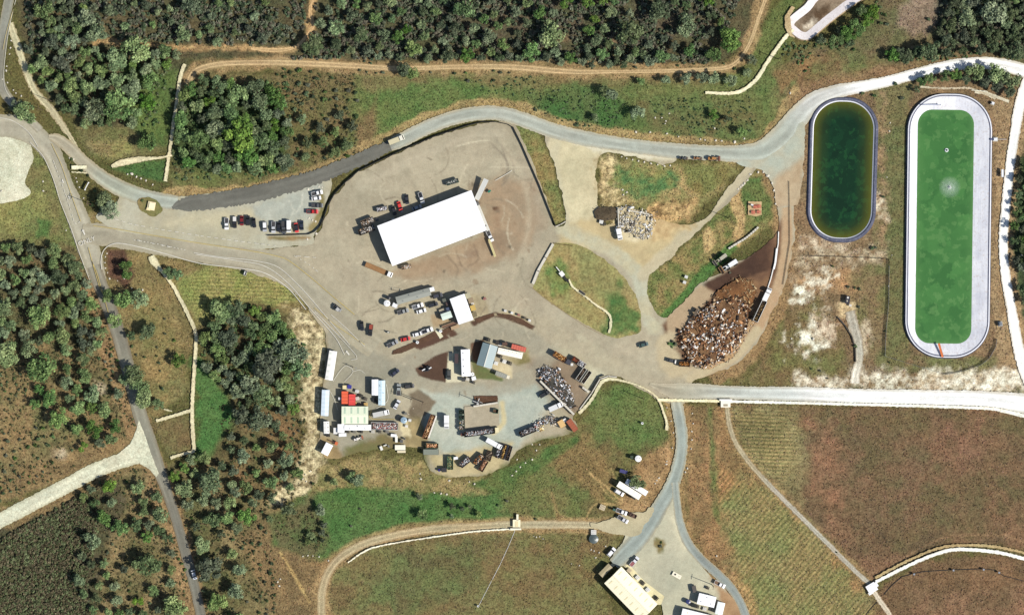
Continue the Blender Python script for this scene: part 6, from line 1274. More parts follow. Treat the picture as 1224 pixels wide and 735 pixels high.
junk('dirt_scraper', 401, 529, 1, .4, 'orange scraper attachment beside the corner cabin', 'machine', [('blade', .6, 0, .5, 1.4, 1.6, .9, (204,110,66)), ('beam', -1.6, 0, .4, 3.2, .5, .4, (104,72,56)), ('wheel', -.4, .9, .35, .7, .3, .7, (34,34,34))], GRY)
pallets(392.5, 519.5, 6, 1, 0, 'black crates below the short white trailer', (50,50,50), 1.6)
# right of compound: containers around the gravel yard
open_box(513, 509.7, 30, 5.8, -85, 230, (150,96,60), 1.9, 'long trailer of orange-brown scrap at the left edge of the gravel yard', WOOD, 'orange-brown scrap filling the long left trailer', True, 'trailer', 'dump_trailer', fill=.9); wall_run('barrier_wall', [(522, 496.5), (512.5, 523)], .5, .9, paintm((236,234,226)), 'white concrete barrier beside the long orange-brown trailer', 'barrier', None, 3.0, None, None, .02 * LV[0], .05)
open_box(516.6, 532.2, 15, 6, 1, .03, (70,96,72), 1.6, 'green skip with orange load at the left edge of the gravel yard', WOOD, 'orange rubble in the green skip', name='skip'); closed_box(515.4, 539.6, 18, 6.4, 1, 0, (126,132,118), 2.2, 'grey-green closed container below the green skip'); open_box(538.3, 552.7, 16, 6.8, 0, 1, (84,116,84), 1.6, 'pale green skip standing upright at the lower edge of the gravel yard', ((104,128,96), (176,160,110), (90,110,84)), 'mossy rubble in the pale green skip', name='skip', fill=.5)
closed_box(545, 547, 3.2, 5, .2, 1, (238,238,236), 1.3, 'tiny white box beside the pale green skip', 'bin', 'storage_shed'); closed_box(531, 561, 6, 5, 1, 0, (46,46,48), 1.6, 'black box at the bottom of the gravel yard', 'bin', 'refuse_bin'); tank(525.3, 561.5, .6, 1.1, (50,40,130), 'small blue drum left of the black box', 'drum', 'drum')
open_box(556, 551.6, 15, 7, 100, -78, (60,60,60), 1.6, 'dark skip of white scrap, leftmost of the tilted skips', METAL, 'white and grey scrap in the leftmost tilted skip', name='skip'); open_box(572.7, 548.6, 14.5, 7.5, 80, -80, (70,64,58), 1.6, 'dark skip of rusty scrap above the narrow brown skip', ((196,120,70), (230,226,216), (80,70,60), (180,140,100)), 'rust and white scrap in the upper tilted skip', name='skip'); open_box(577.8, 556.2, 14, 6, 60, -100, (84,58,44), 1.6, 'narrow brown skip at the lower end of the tilted skips', WOOD, 'brown timber in the narrow skip', name='skip')
open_box(596.6, 538, 18, 5, -40, 140, (52,50,52), 1.6, 'dark skip of white bags, left of three side by side', METAL, 'white bags in the left of three skips', name='skip'); open_box(602.4, 539.4, 18, 4.6, -40, 140, (60,58,66), 1.6, 'dark skip with tan load, middle of three side by side', ((196,170,120), (176,146,100), (140,116,84)), 'tan load in the middle of three skips', name='skip'); open_box(608, 541, 18, 4.8, -40, 140, (64,66,84), 1.6, 'dark blue skip, right of three side by side', ((70,60,54), (50,46,44), (96,80,66)), 'dark load in the right of three skips', name='skip')
open_box(584.4, 544.5, 12, 7, -.3, 1, (70,54,44), 1.0, 'dark rusty skip of scrap between tank truck and tilted skips', ((60,46,38), (100,74,56), (40,34,30), (140,120,100)), 'dark rusty scrap heaped between the skips', name='skip', fill=1.2)
open_box(573.2, 516.4, 37, 6.4, 300, -38, (40,38,38), 1.9, 'long dark trailer of white scrap at the foot of the tan pad', METAL, 'white and tan scrap in the long dark trailer', True, 'trailer', 'dump_trailer', fill=.9); closed_box(594.3, 513.5, 4.6, 6, 1, -.1, (226,214,170), 1.3, 'tan block at the right end of the long dark trailer', 'bin', 'storage_shed'); closed_box(553, 519, 4, 3.4, 1, -.1, (110,70,56), 1.3, 'small rusty box at the left end of the long dark trailer', 'bin', 'refuse_bin')
for i, y in enumerate((492, 498.3, 504.7, 511)): open_box(551.7, y, 6.4, 5.2, 1, 0, ((48,76,58), (58,90,70), (66,84,70), (84,96,82))[i], 1.3, ['dark green bin, topmost of the four beside the tan pad', 'bright green bin, second of the four beside the tan pad', 'grey-green bin with white rubbish, third of the four beside the tan pad', 'pale green bin, lowest of the four beside the tan pad'][i], (SCRAP if i > 1 else ((60,80,64), (40,50,44))), ['dark rubbish in the topmost bin', 'green rubbish in the second bin', 'pale rubbish in the third bin', 'pale rubbish in the lowest bin'][i], name='refuse_bin', cat='bin', group='four green bins')
open_box(592.4, 491, 6.4, 5, 1, .1, (40,96,72), 1.3, 'single teal green bin at the upper right of the tan pad', None, name='refuse_bin', cat='bin'); wall_run('barrier_wall', [(566, 485.5), (595, 481)], .8, 1.0, M('pale_concrete', (206,200,184), .9, .2, 2), 'concrete barrier along the bottom of the square of brown soil', 'barrier', None, 3.0, None, None, .02 * LV[0], .06)
junk('scrap_grapple', 571, 481, 1, .4, 'white metal frames jumbled at the left of the brown soil square', 'frames', [('frame', -1, 0, .6, 3, .2, .3, (232,230,224)), ('frame', 0, 1, .9, .3, 2.4, .3, (220,218,212)), ('frame', 1, -.6, .5, 2.6, .3, .4, (240,240,236)), ('base', 0, 0, .2, 3.4, 2, .3, (50,50,50)), ('frame', 1.4, .8, 1.1, 1.8, .2, .2, (200,196,186))], WHT)
open_box(630.4, 515.4, 20, 7, 130, -52, (44,42,42), 1.9, 'dark open container of white scrap at the right edge of the gravel yard', METAL, 'white scrap in the container at the right edge', fill=.9)
for x, y, s, l in ((641, 509, 3, 'white and red scrap heap just right of the dark container'), (649, 504.5, 3, 'dark scrap heap left of the grey scrap tangle'), (659, 500.5, 4, 'grey scrap tangle above the tan box'), (646, 511.5, 2.4, 'yellowish scrap heap on the grass edge'), (663, 505, 2.4, 'small dark scrap heap left of the tan box')):
    rr = random.Random(int(x)); o = pieces('scrap_heap', [(rr.gauss(0, s * .3), rr.gauss(0, s * .25), rr.uniform(0, .8)) for _ in range(70)], None, int(x), (.2, 1.0), (.05, .2), {641: MIXC, 646: ((226,206,130), (240,236,214), (150,120,80))}.get(x, SCRAP if x != 649 else METAL), .6); o.location = (*W(x, y), ZG()); tag(o, l, 'scrap heap', None, 'stuff')
closed_box(671.2, 506, 9, 7, .6, 1, (214,176,116), 1.8, 'tan square box at the lower end of the block wall', 'bin', 'storage_shed', rib=(.8, .1)); closed_box(683.8, 507.8, 15.5, 6.8, 80, 108, (156,84,54), 2.4, 'rust-brown closed container at the foot of the block wall', rib=(1.2, .15)); closed_box(675, 502, 4, 4, .6, 1, (234,232,226), 1.2, 'small white box between tan box and rust-brown container', 'bin', 'storage_shed')
# scrap bay
open_box(668.7, 426, 16, 6.2, 130, 82, (150,100,62), 2.0, 'brown dump trailer at the top of the scrap bay', WOOD, 'brown chips filling the dump trailer', True, 'trailer', 'dump_trailer', fill=.95); closed_box(679.3, 432.4, 5.5, 5.5, 130, 82, (60,60,70), 2.3, 'dark tractor cab box at the end of the brown dump trailer', 'cab', 'truck_cab'); closed_box(683.5, 435.5, 3, 3, 1, 0, (226,224,218), 1.0, 'small white crate right of the dark cab', 'bin', 'storage_shed')
open_box(687.6, 430, 9, 6, 130, 88, (80,62,52), 1.9, 'dark open container with orange bits beside the brown trailer', ((170,100,70), (120,90,66), (70,56,50)), 'orange and brown bits in the dark container'); open_box(695.2, 434.8, 9, 6, 130, 88, (220,216,206), 1.8, 'white-sided open container of planks at the corner of the scrap bay', METAL, 'pale planks in the white-sided container')
open_box(694.6, 447, 17, 4.6, -78, 112, (226,222,210), 1.9, 'white-edged long container, left of the pair on the scrap bay', ((84,64,50), (60,50,44), (130,104,80)), 'dark waste in the left long container'); open_box(700.8, 450.5, 17, 4.6, -78, 112, (232,226,206), 1.9, 'white-edged long container, right of the pair on the scrap bay', ((40,36,34), (60,52,46), (90,74,60)), 'black waste in the right long container')
wall_run('block_wall', [(645.6, 455), (686, 495)], .9, 1.6, M('pale_concrete'), 'white concrete block wall along the scrap metal pile', 'wall', None, 1.6, None, None, .02 * LV[0], .03)
wall_run('block_wall', [(696, 462.5), (704, 468.5)], .9, 1.2, M('pale_concrete'), 'short white block row below the white-edged containers', 'wall', None, 1.6, None, None, .02 * LV[0], .1)
wall_run('ditch_wall', [(693, 489), (707, 470), (717, 453), (727, 449.5), (737, 450.5)], .5, 1.0, M('pale_concrete'), 'pale curved concrete wall along the right of the scrap bay', 'wall', None, None); wall_run('black_fence', [(706, 467), (716, 450.5), (722, 448)], .25, 1.8, M('fence_black', (34,34,34), .8, .2), 'black screen fence at the right of the scrap bay', 'fence', None, 3.0, (DARKM, .06))
def heap(name, poly, hmax, n, seed, size, cols, label, base, cat, thick=(.05, .3), long=2.2):
    rr = np.random.default_rng(seed); xs = [p[0] for p in poly]; ys = [p[1] for p in poly]
    gx, gy = np.meshgrid(np.arange(min(xs), max(xs), 2.0), np.arange(min(ys), max(ys), 2.0)); gx, gy = gx.ravel(), gy.ravel(); k = inside(gx, gy, poly)
    def hz(x, y): d = np.where(inside(x, y, poly), segd(x, y, poly, True), 0); return np.minimum(1, d / 12) ** .8 * hmax * (.45 + fbm(x, y, 9, seed) * .85) + ZG()
    bd = resample_poly(poly, 2, .5, random.Random(seed)); allp = [Vector((p[0], -p[1])) for p in bd] + [Vector((float(x), float(-y))) for x, y in zip(gx[k], gy[k])]
    m = len(bd); area = sum(bd[i][0] * bd[(i + 1) % m][1] - bd[(i + 1) % m][0] * bd[i][1] for i in range(m)); lp = list(range(m)); lp = lp if area < 0 else lp[::-1]
    ov, _, of, *_ = delaunay_2d_cdt(allp, [], [lp], 1, 1e-4); x = np.array([v[0] for v in ov]); y = np.array([-v[1] for v in ov]); z = hz(x, y)
    V = np.stack([(x - 612) * S, (367.5 - y) * S, z], 1); F = np.array([f for f in of if len(f) == 3])
    t = fbm(x, y, 7, seed + 3)[:, None]; col = np.array(c(*base[0])) * (1 - t) + np.array(c(*base[1])) * t
    e = bpy.data.objects.new(name, None); COL.objects.link(e); tag(e, label, cat, None)
    mesh_np('mound', V, F, DIRTM, e, col)
    px = rr.uniform(min(xs) - 4, max(xs) + 4, n * 3); py = rr.uniform(min(ys) - 4, max(ys) + 4, n * 3); k = (inside(px, py, poly) & (fbm(px, py, 12, seed + 8) > rr.uniform(.2, .95, n * 3))) | ((segd(px, py, poly, True) < rr.exponential(1.3, n * 3)) & (rr.uniform(0, 1, n * 3) < .6)); px, py = px[k][:n], py[k][:n]; pz = hz(px, py) + .08
    o = pieces('debris', np.stack([(px - 612) * S, (367.5 - py) * S, pz], 1), e, seed, size, thick, cols, .55, None, long); o['kind'] = 'stuff'; return e
heap('scrap_metal_pile', [(645,443),(650,440),(664,443),(672,452),(680,466),(686,480),(684,487),(678,486),(662,468),(648,456)], 1.8, 1100, 5, (.15, 1.0), METAL + ((70,66,62), (44,42,40), (120,100,84)), 'jumbled pile of white and dark scrap metal behind the block wall', ((90,86,82), (60,58,56)), 'scrap pile')
heap('wood_pile', [(816,412),(812,400),(822,388),(832,382),(836,374),(848,364),(866,358),(880,352),(893,366),(896,382),(888,394),(882,408),(868,422),(852,434),(836,436),(824,430)], 1.0, 2100, 9, (.15, 1.5), ((240,232,216), (210,184,150), (166,132,102), (120,86,62), (90,66,50), (46,38,34), (246,242,236), (196,152,112), (64,54,48), (104,76,56), (140,104,76)), 'large pile of pale boards and brown wood waste in the bay', ((100,74,56), (136,104,76)), 'wood pile')
heap('brush_pile', [(853,354),(866,342),(884,332),(899,336),(904,350),(898,366),(884,356),(866,360)], 0.6, 300, 14, (.12, .8), ((150,104,66), (120,84,56), (190,150,100), (64,46,34), (206,170,124)), 'brown pile of shredded brush above the pale wood pile', ((134,94,62), (104,72,50)), 'brush pile', (.04, .15), 3)
heap('soil_pile', [(710,253),(716,248),(734,248),(738,256),(734,262),(722,266),(712,262)], 1.6, 60, 17, (.15, .5), ((84,72,60), (60,54,48)), 'dark soil pile left of the white rubble pad', ((92,80,66), (76,66,54)), 'soil pile')
heap('rubble_pile', [(738,249),(752,248),(778,256),(782,268),(776,284),(762,284),(752,276),(739,272)], .3, 600, 19, (.15, 1.1), ((244,240,230), (226,214,190), (206,196,176), (130,124,116), (90,84,78), (240,238,234)), 'white concrete rubble spread on the pale pad', ((206,190,156), (180,164,134)), 'rubble')
heap('rock_windrow', [(868,424),(886,402),(902,372),(905,374),(894,400),(876,426),(852,440),(836,441),(838,436),(854,432)], .5, 600, 23, (.2, .7), ((240,226,200), (220,190,150), (190,150,112), (120,90,66)), 'strip of pale chips along the road edge of the wood pile', ((170,138,104), (190,160,126)), 'chips')
wall_run('block_wall', [(738.5, 248.5), (739.5, 272)], .5, .8, M('pale_concrete'), 'white block wall at the left of the rubble pad', 'wall', None, 1.6, None, None, .02 * LV[0], .04); wall_run('block_wall', [(752, 252), (776, 256.5)], .5, .8, M('pale_concrete'), 'white block wall along the top of the rubble pad', 'wall', None, 1.6, None, None, .02 * LV[0], .06)
pallets(718.5, 265.5, 5, 1, .2, 'white frames stacked below the dark soil pile', (240,238,230), 1.6); pallets(722, 268, 4, 1, -.3, 'black and white frames below the dark soil pile', (50,50,50), 1.6)
open_box(817.5, 434.7, 13.5, 6.2, 1, .05, (60,50,44), 1.8, 'dark open container of timber below the wood pile', WOOD, 'timber in the container below the wood pile')
open_box(907.6, 371.7, 27, 6.2, -105, 225, (232,230,222), 1.9, 'long white-sided trailer of chips at the right of the wood bay', ((150,120,84), (90,70,54), (60,50,42)), 'brown chips in the long white-sided trailer', True, 'trailer', 'dump_trailer', fill=.7); flatbed(916, 352.5, 105, -225, WHT, (236,236,234), 'white truck tractor at the upper end of the long chip trailer', 7, boxed=.6)
blocks = [(870.5,297.5),(876,294),(881,291),(886,288),(891.5,284.5),(896.5,280.5),(901.5,276),(906.5,271.5)]
wall_run('block_wall', blocks, .9, 1.2, M('pale_concrete'), 'white concrete block row along the top of the mulch yard', 'wall', None, 1.7, None, None, .05, .2)
wall_run('barrier_wall', [(930.5,277),(930,292),(928.5,300)], .45, .9, paintm((242,240,232)), 'thin white barrier at the top of the dirt haul road', 'barrier', None, 3, None, None, .05, .05); wall_run('barrier_wall', [(928.5,297),(926.5,314),(924.5,322)], .9, 1.3, paintm((244,244,240)), 'thick white barrier in the middle of the dirt haul road edge', 'barrier', None, 3, None, None, .05, .05); wall_run('barrier_wall', [(924,322),(921,334),(917,346)], .45, .9, paintm((242,240,232)), 'thin white barrier at the lower end of the dirt haul road edge', 'barrier', None, 3, None, None, .05, .05); wall_run('barrier_wall', [(900,384),(897,390),(894,396)], .4, .8, paintm((240,236,224)), 'short white barrier below the long chip trailer', 'barrier', None, 2, None, None, .05, .05)
for x, y, l in ((818,337.5,'pale stone heap left of the mulch yard'),(820,331,'white pipe pieces at the left tip of the mulch yard')): pallets(x, y, 4, 1, .4, l, (236,230,220), 1.3)
# centre island
building(556.9, 433.4, 32, 10.6, 10, 280, 3.4, .3, (228,228,224), (255,255,255), 'white trailer office on the pale pad of the centre island', 'trailer_office', 'building', .08, (2, .03), [('l', -.2, 1, 2), ('l', .3, 1, 2)], [('l', .6, 1.4, .9), ('k', .2, 1.4, .9)], (4, (-1,), (60,60,60), .4, .4), ramp=.02)
junk('porch', 545.8, 428.3, 0, 1, 'dark brown porch at the left of the white trailer office', 'porch', [('roof', 0, 0, 2.5, 4.6, 1.7, .12, (74,58,56)), ('deck', 0, 0, .4, 4.6, 1.7, .12, (110,86,70)), ('post', 2.1, -.7, 1.3, .1, .1, 2.4, (60,50,46)), ('post', -2.1, -.7, 1.3, .1, .1, 2.4, (60,50,46)), ('post', 2.1, .7, 1.3, .1, .1, 2.4, (60,50,46)), ('post', -2.1, .7, 1.3, .1, .1, 2.4, (60,50,46))], GRY)
tank(564.6, 447, .9, 1.5, (240,240,238), 'white round tank at the lower right of the white trailer office'); closed_box(566.5, 452, 5, 4.4, 1, -.3, (238,238,238), 1.4, 'white box below the white round tank', 'bin', 'storage_shed'); closed_box(554, 453.6, 4.4, 3.6, 1, 0, (60,60,60), 1.3, 'dark box at the foot of the white trailer office', 'bin', 'refuse_bin'); pallets(559, 453, 4, 1, .3, 'tan crates at the foot of the white trailer office', (220,200,160), 1.3); pallets(566, 457, 4, 1, .3, 'dark crates lowest at the foot of the trailer office', (60,56,56), 1.3)
building(582.5, 424.7, 27.7, 18.6, -67, 233, 3.4, 1.3, (196,200,196), (138,156,158), 'grey-blue gabled house with white ridge on the centre island', 'gabled_house', 'house', .3, (.9, .22), [('l', 0, 1.2, 2.1), ('e', 0, 1.2, 2.1)], [('l', .5, 1.4, 1), ('l', -.5, 1.4, 1), ('k', .3, 1.4, 1), ('k', -.4, 1.4, 1)], None, (226,226,214))
building(609.8, 421.9, 30, 7.4, 245, 54, 2.9, .25, (226,224,214), (250,244,226), 'long cream-white trailer right of the gabled house', 'trailer_office', 'building', .08, (2, .06), [('k', .4, 1, 2)], [('k', -.3, 1.4, .9), ('k', 0, 1.4, .9)], (6, (1,), (206,200,170), .4, .4), ramp=.04)
closed_box(620, 415.8, 17.5, 5.8, 140, 36, (196,98,78), 2.4, 'red-roofed container above the long cream-white trailer', rib=(1.2, .3)); closed_box(599, 447.6, 13.5, 5.2, 125, 46, (150,150,138), 2.0, 'grey closed container at the lower edge of the centre island', rib=(1.0, .2)); closed_box(607.5, 450.5, 3.6, 4, 1, .3, (230,222,196), 1.3, 'small cream box at the right end of the grey container', 'bin', 'storage_shed')
closed_box(603.5, 411, 4, 6, .2, 1, (96,70,54), 2.2, 'brown storage box between gabled house and red container', 'bin', 'storage_shed'); pallets(595, 409.5, 6, 1, .3, 'dark crates at the upper right of the gabled house', (70,72,72), 1.8); pallets(597.5, 411.5, 4, 1, .3, 'white crates at the upper right of the gabled house', (230,230,226), 1.4); pallets(583.5, 406, 6, 1, .3, 'black crates at the top of the gabled house', (44,44,46), 1.8)
for x, y, rgb, l in ((603,432,(240,238,232),'white pallets on the pale yard right of the gabled house'),(609.5,434,(70,66,64),'dark pallets on the pale yard right of the gabled house'),(598,426,(60,64,50),'dark planter crates beside the cream-white trailer'),(593,434,(236,230,214),'pale pallets at the lower right of the gabled house')): pallets(x, y, 4, 1, .35, l, rgb, 1.6)
junk('agave_sculpture', 510.5, 440.5, 1, -.6, 'black and white metal sculpture on the brown leaf-shaped bed', 'sculpture', [('plate', -1.6, .4, .8, 1.6, .5, 1.4, (238,238,236)), ('plate', .6, .2, 1, .5, 1.8, 1.8, (44,44,46)), ('plate', 1.5, -.5, .7, 1.4, .5, 1.2, (230,230,228)), ('base', 0, 0, .15, 3.6, 1.6, .3, (50,50,50)), ('plate', .2, -1, .8, 1.6, .4, 1.4, (56,56,60))], WHT)
boulders([(524.5,432.5,.6),(488.5,495,.9),(494,488,.8),(497,482,.7)], 'on the mulch patches of the yard', 'small white boulder')
# fences, walls and the yard edge
for _n, _rgb, _a in (('mesh_grey', (176,180,186), .4), ('mesh_dark', (60,56,50), .4)):
    M(_n, _rgb, .6, .1).node_tree.nodes['Principled BSDF'].inputs['Alpha'].default_value = _a
FB = M('fence_black'); wall_run('screen_fence', [(320,281.5),(345,281),(369,280),(376,277),(383,270),(388,258),(392,245),(400,232),(413,218),(428,205),(450,194),(480,180),(520,163),(560,150)], .3, 1.7, FB, 'long black screen fence along the upper left edge of the yard', 'fence', None, 3.2, (DARKM, .07))
wall_run('screen_fence', [(560,150),(574,146.5),(592,146),(607,149),(612,152)], .25, 1.5, FB, 'black screen fence along the top edge of the yard', 'fence', None, 3.2, (DARKM, .07))
wall_run('screen_fence', [(613,152),(624,174),(634,197),(645,222),(654,245),(664,270)], .3, 1.7, FB, 'black screen fence along the grass strip right of the yard', 'fence', None, 3.2, (DARKM, .07)); wall_run('low_wall', [(664,271),(670,268.5),(676,265)], .4, .8, M('pale_concrete'), 'short pale wall at the foot of the grass strip', 'wall')
wall_run('retaining_wall', [(661,292),(652,308),(643,324),(637,339)], 1.0, 1.2, M('dark_block', (70,66,60), .9, .2, 2), 'dark retaining wall along the left edge of the grass island', 'wall', M('pale_concrete')); wall_run('low_fence', [(662,291),(684,294)], .2, .9, M('fence_brown', (84,66,50), .9, .2), 'short brown fence along the top of the grass island', 'fence', None, 3, (DARKM, .05))
wall_run('curb_wall', [(636,344),(650,356),(676,374),(700,390),(722,401)], .3, .5, M('kerb_stone', (150,134,104), .9, .2), 'low curb wall along the lower left edge of the grass island', 'wall'); junk('outfall', 671.5, 327.5, .8, 1, 'white concrete outfall with pipe on the grass island', 'outfall', [('headwall', 0, 0, .5, 2.4, 2, 1, (240,238,230)), ('wing', -2.6, 0, .35, 3.4, .4, .5, (236,234,226)), ('pipe', 3, 0, .5, 4, 1, .5, (40,38,36))], WHT); junk('culvert_grate', 696, 350, .8, .6, 'black culvert grate in the channel on the grass island', 'grate', [('grate', 0, 0, .3, 3, .8, .3, (36,34,32)), ('frame', 0, .5, .3, 3.2, .15, .4, (150,146,130)), ('frame', 0, -.5, .3, 3.2, .15, .4, (150,146,130))], WHT)
wall_run('kerb', [(468,424.5),(480,422.5),(500,414),(524,404.5),(545,393),(566,387.5),(590,380),(606,381),(620,387),(634,394),(641,397)], .35, .22, M('kerb_white', (232,222,196), .9, .1), 'pale kerb along the lower edge of the mulch beds', 'kerb'); wall_run('kerb', [(592,373),(608,375),(624,380),(637,388.5),(648,392),(653,396)], .5, .3, M('kerb_white'), 'pale kerb along the upper edge of the curved mulch bed', 'kerb')
for i, (x, y, l) in enumerate(((604,371.5,'pale crate stack above the curved mulch bed, left'),(612,374,'white crate stack above the curved mulch bed, second'),(620,376.5,'grey crate stack above the curved mulch bed, third'),(627,380,'dark crate stack above the curved mulch bed, fourth'),(633,383,'white crate stack above the curved mulch bed, right'))): pallets(x, y, 3 + i % 3, 1, .3, l, ((226,220,200), (236,234,226), (150,146,138), (70,66,62), (230,228,220))[i], 1.1)
wall_run('chain_fence', [(1062.5,318),(1062,360),(1058.5,400),(1057.5,425.5),(1075,431),(1100,438.5),(1130,447.5),(1150,444),(1172,436),(1182,428),(1190,414),(1191,405)], .07, 1.8, M('mesh_grey', (170,176,184), .6, .1), 'thin grey fence around the lower end of the long pond', 'fence', None, 3.5, (CHROME, .05)); wall_run('chain_fence', [(963.5,306),(1000,307),(1040,308.5),(1062.5,309.5),(1062.5,318)], .08, 1.6, M('mesh_dark', (64,60,54), .7, .1), 'thin dark fence below the small dark pond', 'fence', None, 3.5, (DARKM, .05)); wall_run('chain_fence', [(943,217),(943.5,240),(944,290),(936,340)], .08, 1.2, M('mesh_dark'), 'thin dark fence between the haul road and the small pond', 'fence', None, 3.5, (DARKM, .05))
wall_run('pipe_line', [(940,216.5),(952,216.5),(966,219)], .15, .3, M('fence_black'), 'short dark pipe running to the left bank of the small pond', 'pipe'); wall_run('irrigation_pipe', [(1056.5,710),(1066,699),(1078,689),(1090,685.5),(1105,682.5),(1140,680.5),(1175,679.5),(1190,681),(1200,688),(1224,694)], .3, .3, M('fence_black'), 'thin black irrigation pipe curving below the white ditch', 'pipe'); wall_run('irrigation_pipe', [(1048,719),(1040,728),(1034,736)], .25, .25, M('fence_black'), 'short black pipe running off below the white ditch junction', 'pipe')
for i, (x, y) in enumerate(((1092,685.5),(1139,680.8),(1175,680),(1193.5,683.5))): closed_box(x, y, 2, 2, 1, 0, (150,154,160), .6, f'small grey valve box on the black irrigation pipe, {["leftmost", "second from left", "third from left", "rightmost"][i]}', 'box', 'valve_box', group='valve boxes')
wall_run('retaining_wall', [(1001,379),(1010,389),(1018,402),(1022,416),(1022.5,432)], .5, .9, M('dark_block'), 'dark curved wall beside the short gravel drive', 'wall'); closed_box(1012.5, 358.5, 9, 5, .1, -1, (44,42,52), 1.2, 'dark rectangular vault on a tan pad near the ponds', 'vault', 'utility_vault'); junk('vault_lid', 1012.5, 358, .1, -1, 'pale hatch lids on top of the dark vault', 'hatch', [('lid', .9, 0, 1.42, .9, .8, .1, (226,222,210)), ('lid', -.7, .2, 1.42, .7, .6, .1, (190,186,160))], WHT); pallets(1016, 365, 2, 1, .3, 'pale frames lying below the dark vault', (226,222,214), 1.0)
junk('ditch_junction', 1041.5, 702, 1, -.6, 'bright white concrete junction box of the ditch, bottom right', 'junction box', [('basin', 0, 0, .3, 4.6, 4.2, .6, (246,246,246)), ('wing', 2.6, .4, .25, 1.6, 2.4, .5, (242,242,242)), ('lip', 0, 0, .64, 3.2, 2.8, .1, (236,238,240)), ('wing', -1.6, -1.8, .2, 2.4, 1.4, .4, (240,238,232))], WHT)
junk('culvert_headwall', 867, 480, 0, 1, 'white culvert headwall at the top of the diagonal track', 'headwall', [('slab', 1.0, 0, .3, 3.2, 4.6, .6, (250,242,220)), ('wing', -.9, 0, .4, .8, 6, .8, (250,246,232)), ('grate', 1.6, 0, .66, 1, 2, .1, (160,150,126))], WHT)
junk('culvert_headwall', 617.5, 625, 0, 1, 'cream culvert headwall where the white pipe crosses the dirt loop', 'headwall', [('slab', 0, 0, .3, 3.6, 3.6, .6, (246,236,198)), ('wing', 2.7, -.4, .3, .8, 5.2, .6, (246,240,214)), ('wing', -3, .4, .3, 2.8, 1.0, .6, (244,236,206)), ('lid', .3, 0, .64, 2.6, 1.4, .1, (230,214,168))], WHT)
wall_run('surface_pipe', [(615.5,634),(608,652),(598,674),(588,693),(572,724)], .14, .2, paintm((240,240,236)), 'long thin white pipe lying across the lower meadow', 'pipe'); tank(571.5, 723.5, .5, .7, (240,240,236), 'small white standpipe at the end of the meadow pipe', 'standpipe', 'standpipe')
# pond equipment
foamM, nt_, bs_ = new_mat('foam'); bs_.inputs['Base Color'].default_value = (*c(196,220,196), 1); bs_.inputs['Roughness'].default_value = .6
_co = nd(nt_, 'ShaderNodeTexCoord').outputs['Object']; _ln = nd(nt_, 'ShaderNodeVectorMath', operation='LENGTH'); nt_.links.new(_co, _ln.inputs[0])
_al = mth(nt_, 'MULTIPLY', mth(nt_, 'MAXIMUM', mth(nt_, 'SUBTRACT', 1.1, mth(nt_, 'MULTIPLY', _ln.outputs['Value'], .2)), 0.0), speckle(nt_, _co, .7, 4)); nt_.links.new(_al, bs_.inputs['Alpha'])
ae = empty('aerator', 1135, 224, .36, 0, 'fountain aerator spraying a pale ring in the long green pond', 'aerator'); MB().cyl((0,0,0),(0,0,.35),.8,.6,16).build('float', paintm((220,226,220)), ae); MB().cyl((0,0,.3),(0,0,1.1),.25,.1,10).build('nozzle', CHROME, ae)
fo = MB(); n = 48; fo.v = [(0, 0, .02)] + [(5.2 * math.cos(i * math.tau / n), 6.0 * math.sin(i * math.tau / n), .02) for i in range(n)]; fo.f = [[0, 1 + i, 1 + (i + 1) % n] for i in range(n)]; fo.build('foam', foamM, ae)
rr = random.Random(3); sp = pieces('spray', [(q * math.cos(a), q * math.sin(a) * 1.1, .15 + 1.3 * (1 - q / 4.6) * rr.random()) for q, a in ((abs(rr.gauss(0, 1.5)), rr.uniform(0, 6.3)) for _ in range(260))], ae, 4, (.04, .14), (.03, .08), ((250,252,250), (214,232,214))); sp['kind'] = 'stuff'
bu = empty('mixer_float', 1131.3, 179.8, .36, 0, 'small round mixer float in the upper part of the long pond', 'float'); MB().cyl((0,0,0),(0,0,.45),.95,.85,18).build('float', paintm((236,240,240)), bu); MB().cyl((0,0,.45),(0,0,.8),.5,.4,14).build('motor', paintm((36,60,44)), bu)
junk('access_ramp', 1123.5, 418.5, .28, 1, 'orange access mat on the lower bank of the long pond', 'mat', [('mat', 0, 0, 1.15, 6.8, .85, .1, (214,112,44)), ('edge', 0, .48, 1.2, 6.8, .1, .12, (190,92,36)), ('edge', 0, -.48, 1.2, 6.8, .1, .12, (190,92,36))], WHT)
junk('pump_station', 1189, 167, 1, 0, 'small pump station on the right bank of the long pond', 'pump', [('housing', 0, 0, .5, 1.6, 1.2, 1, (230,232,236)), ('pipe', 3, 0, .2, 5, .2, .2, (190,190,190)), ('pad', 0, 0, .06, 2.4, 2, .12, (200,196,186)), ('panel', -2, 0, .5, 1.2, .8, .9, (70,78,116))], WHT); closed_box(1197.3, 207.5, 9, 2.4, 0, 1, (238,240,242), 1.0, 'narrow white tank beside the vertical white road', 'tank', 'long_tank'); junk('monitor_well', 1186, 124, 1, .4, 'small white monitoring box above right of the long pond', 'box', [('box', 0, 0, .5, 1.1, .9, 1, (236,238,240)), ('pad', 0, 0, .05, 1.8, 1.6, .1, (190,186,176)), ('post', .9, 0, .6, .1, .1, 1.2, (90,90,96))], WHT)
junk('antenna_mast', 1195, 387, .1, 1, 'small dark instrument mast beside the long pond', 'mast', [('cabinet', 0, 0, .6, 1.6, 1.2, 1.2, (120,126,134)), ('arm', 1.6, 0, 1, 3, .2, .2, (60,64,70)), ('pad', 0, 0, .06, 2.4, 2.2, .12, (170,166,156)), ('post', 0, 0, 2, .15, .15, 3.6, (60,64,70))], WHT)
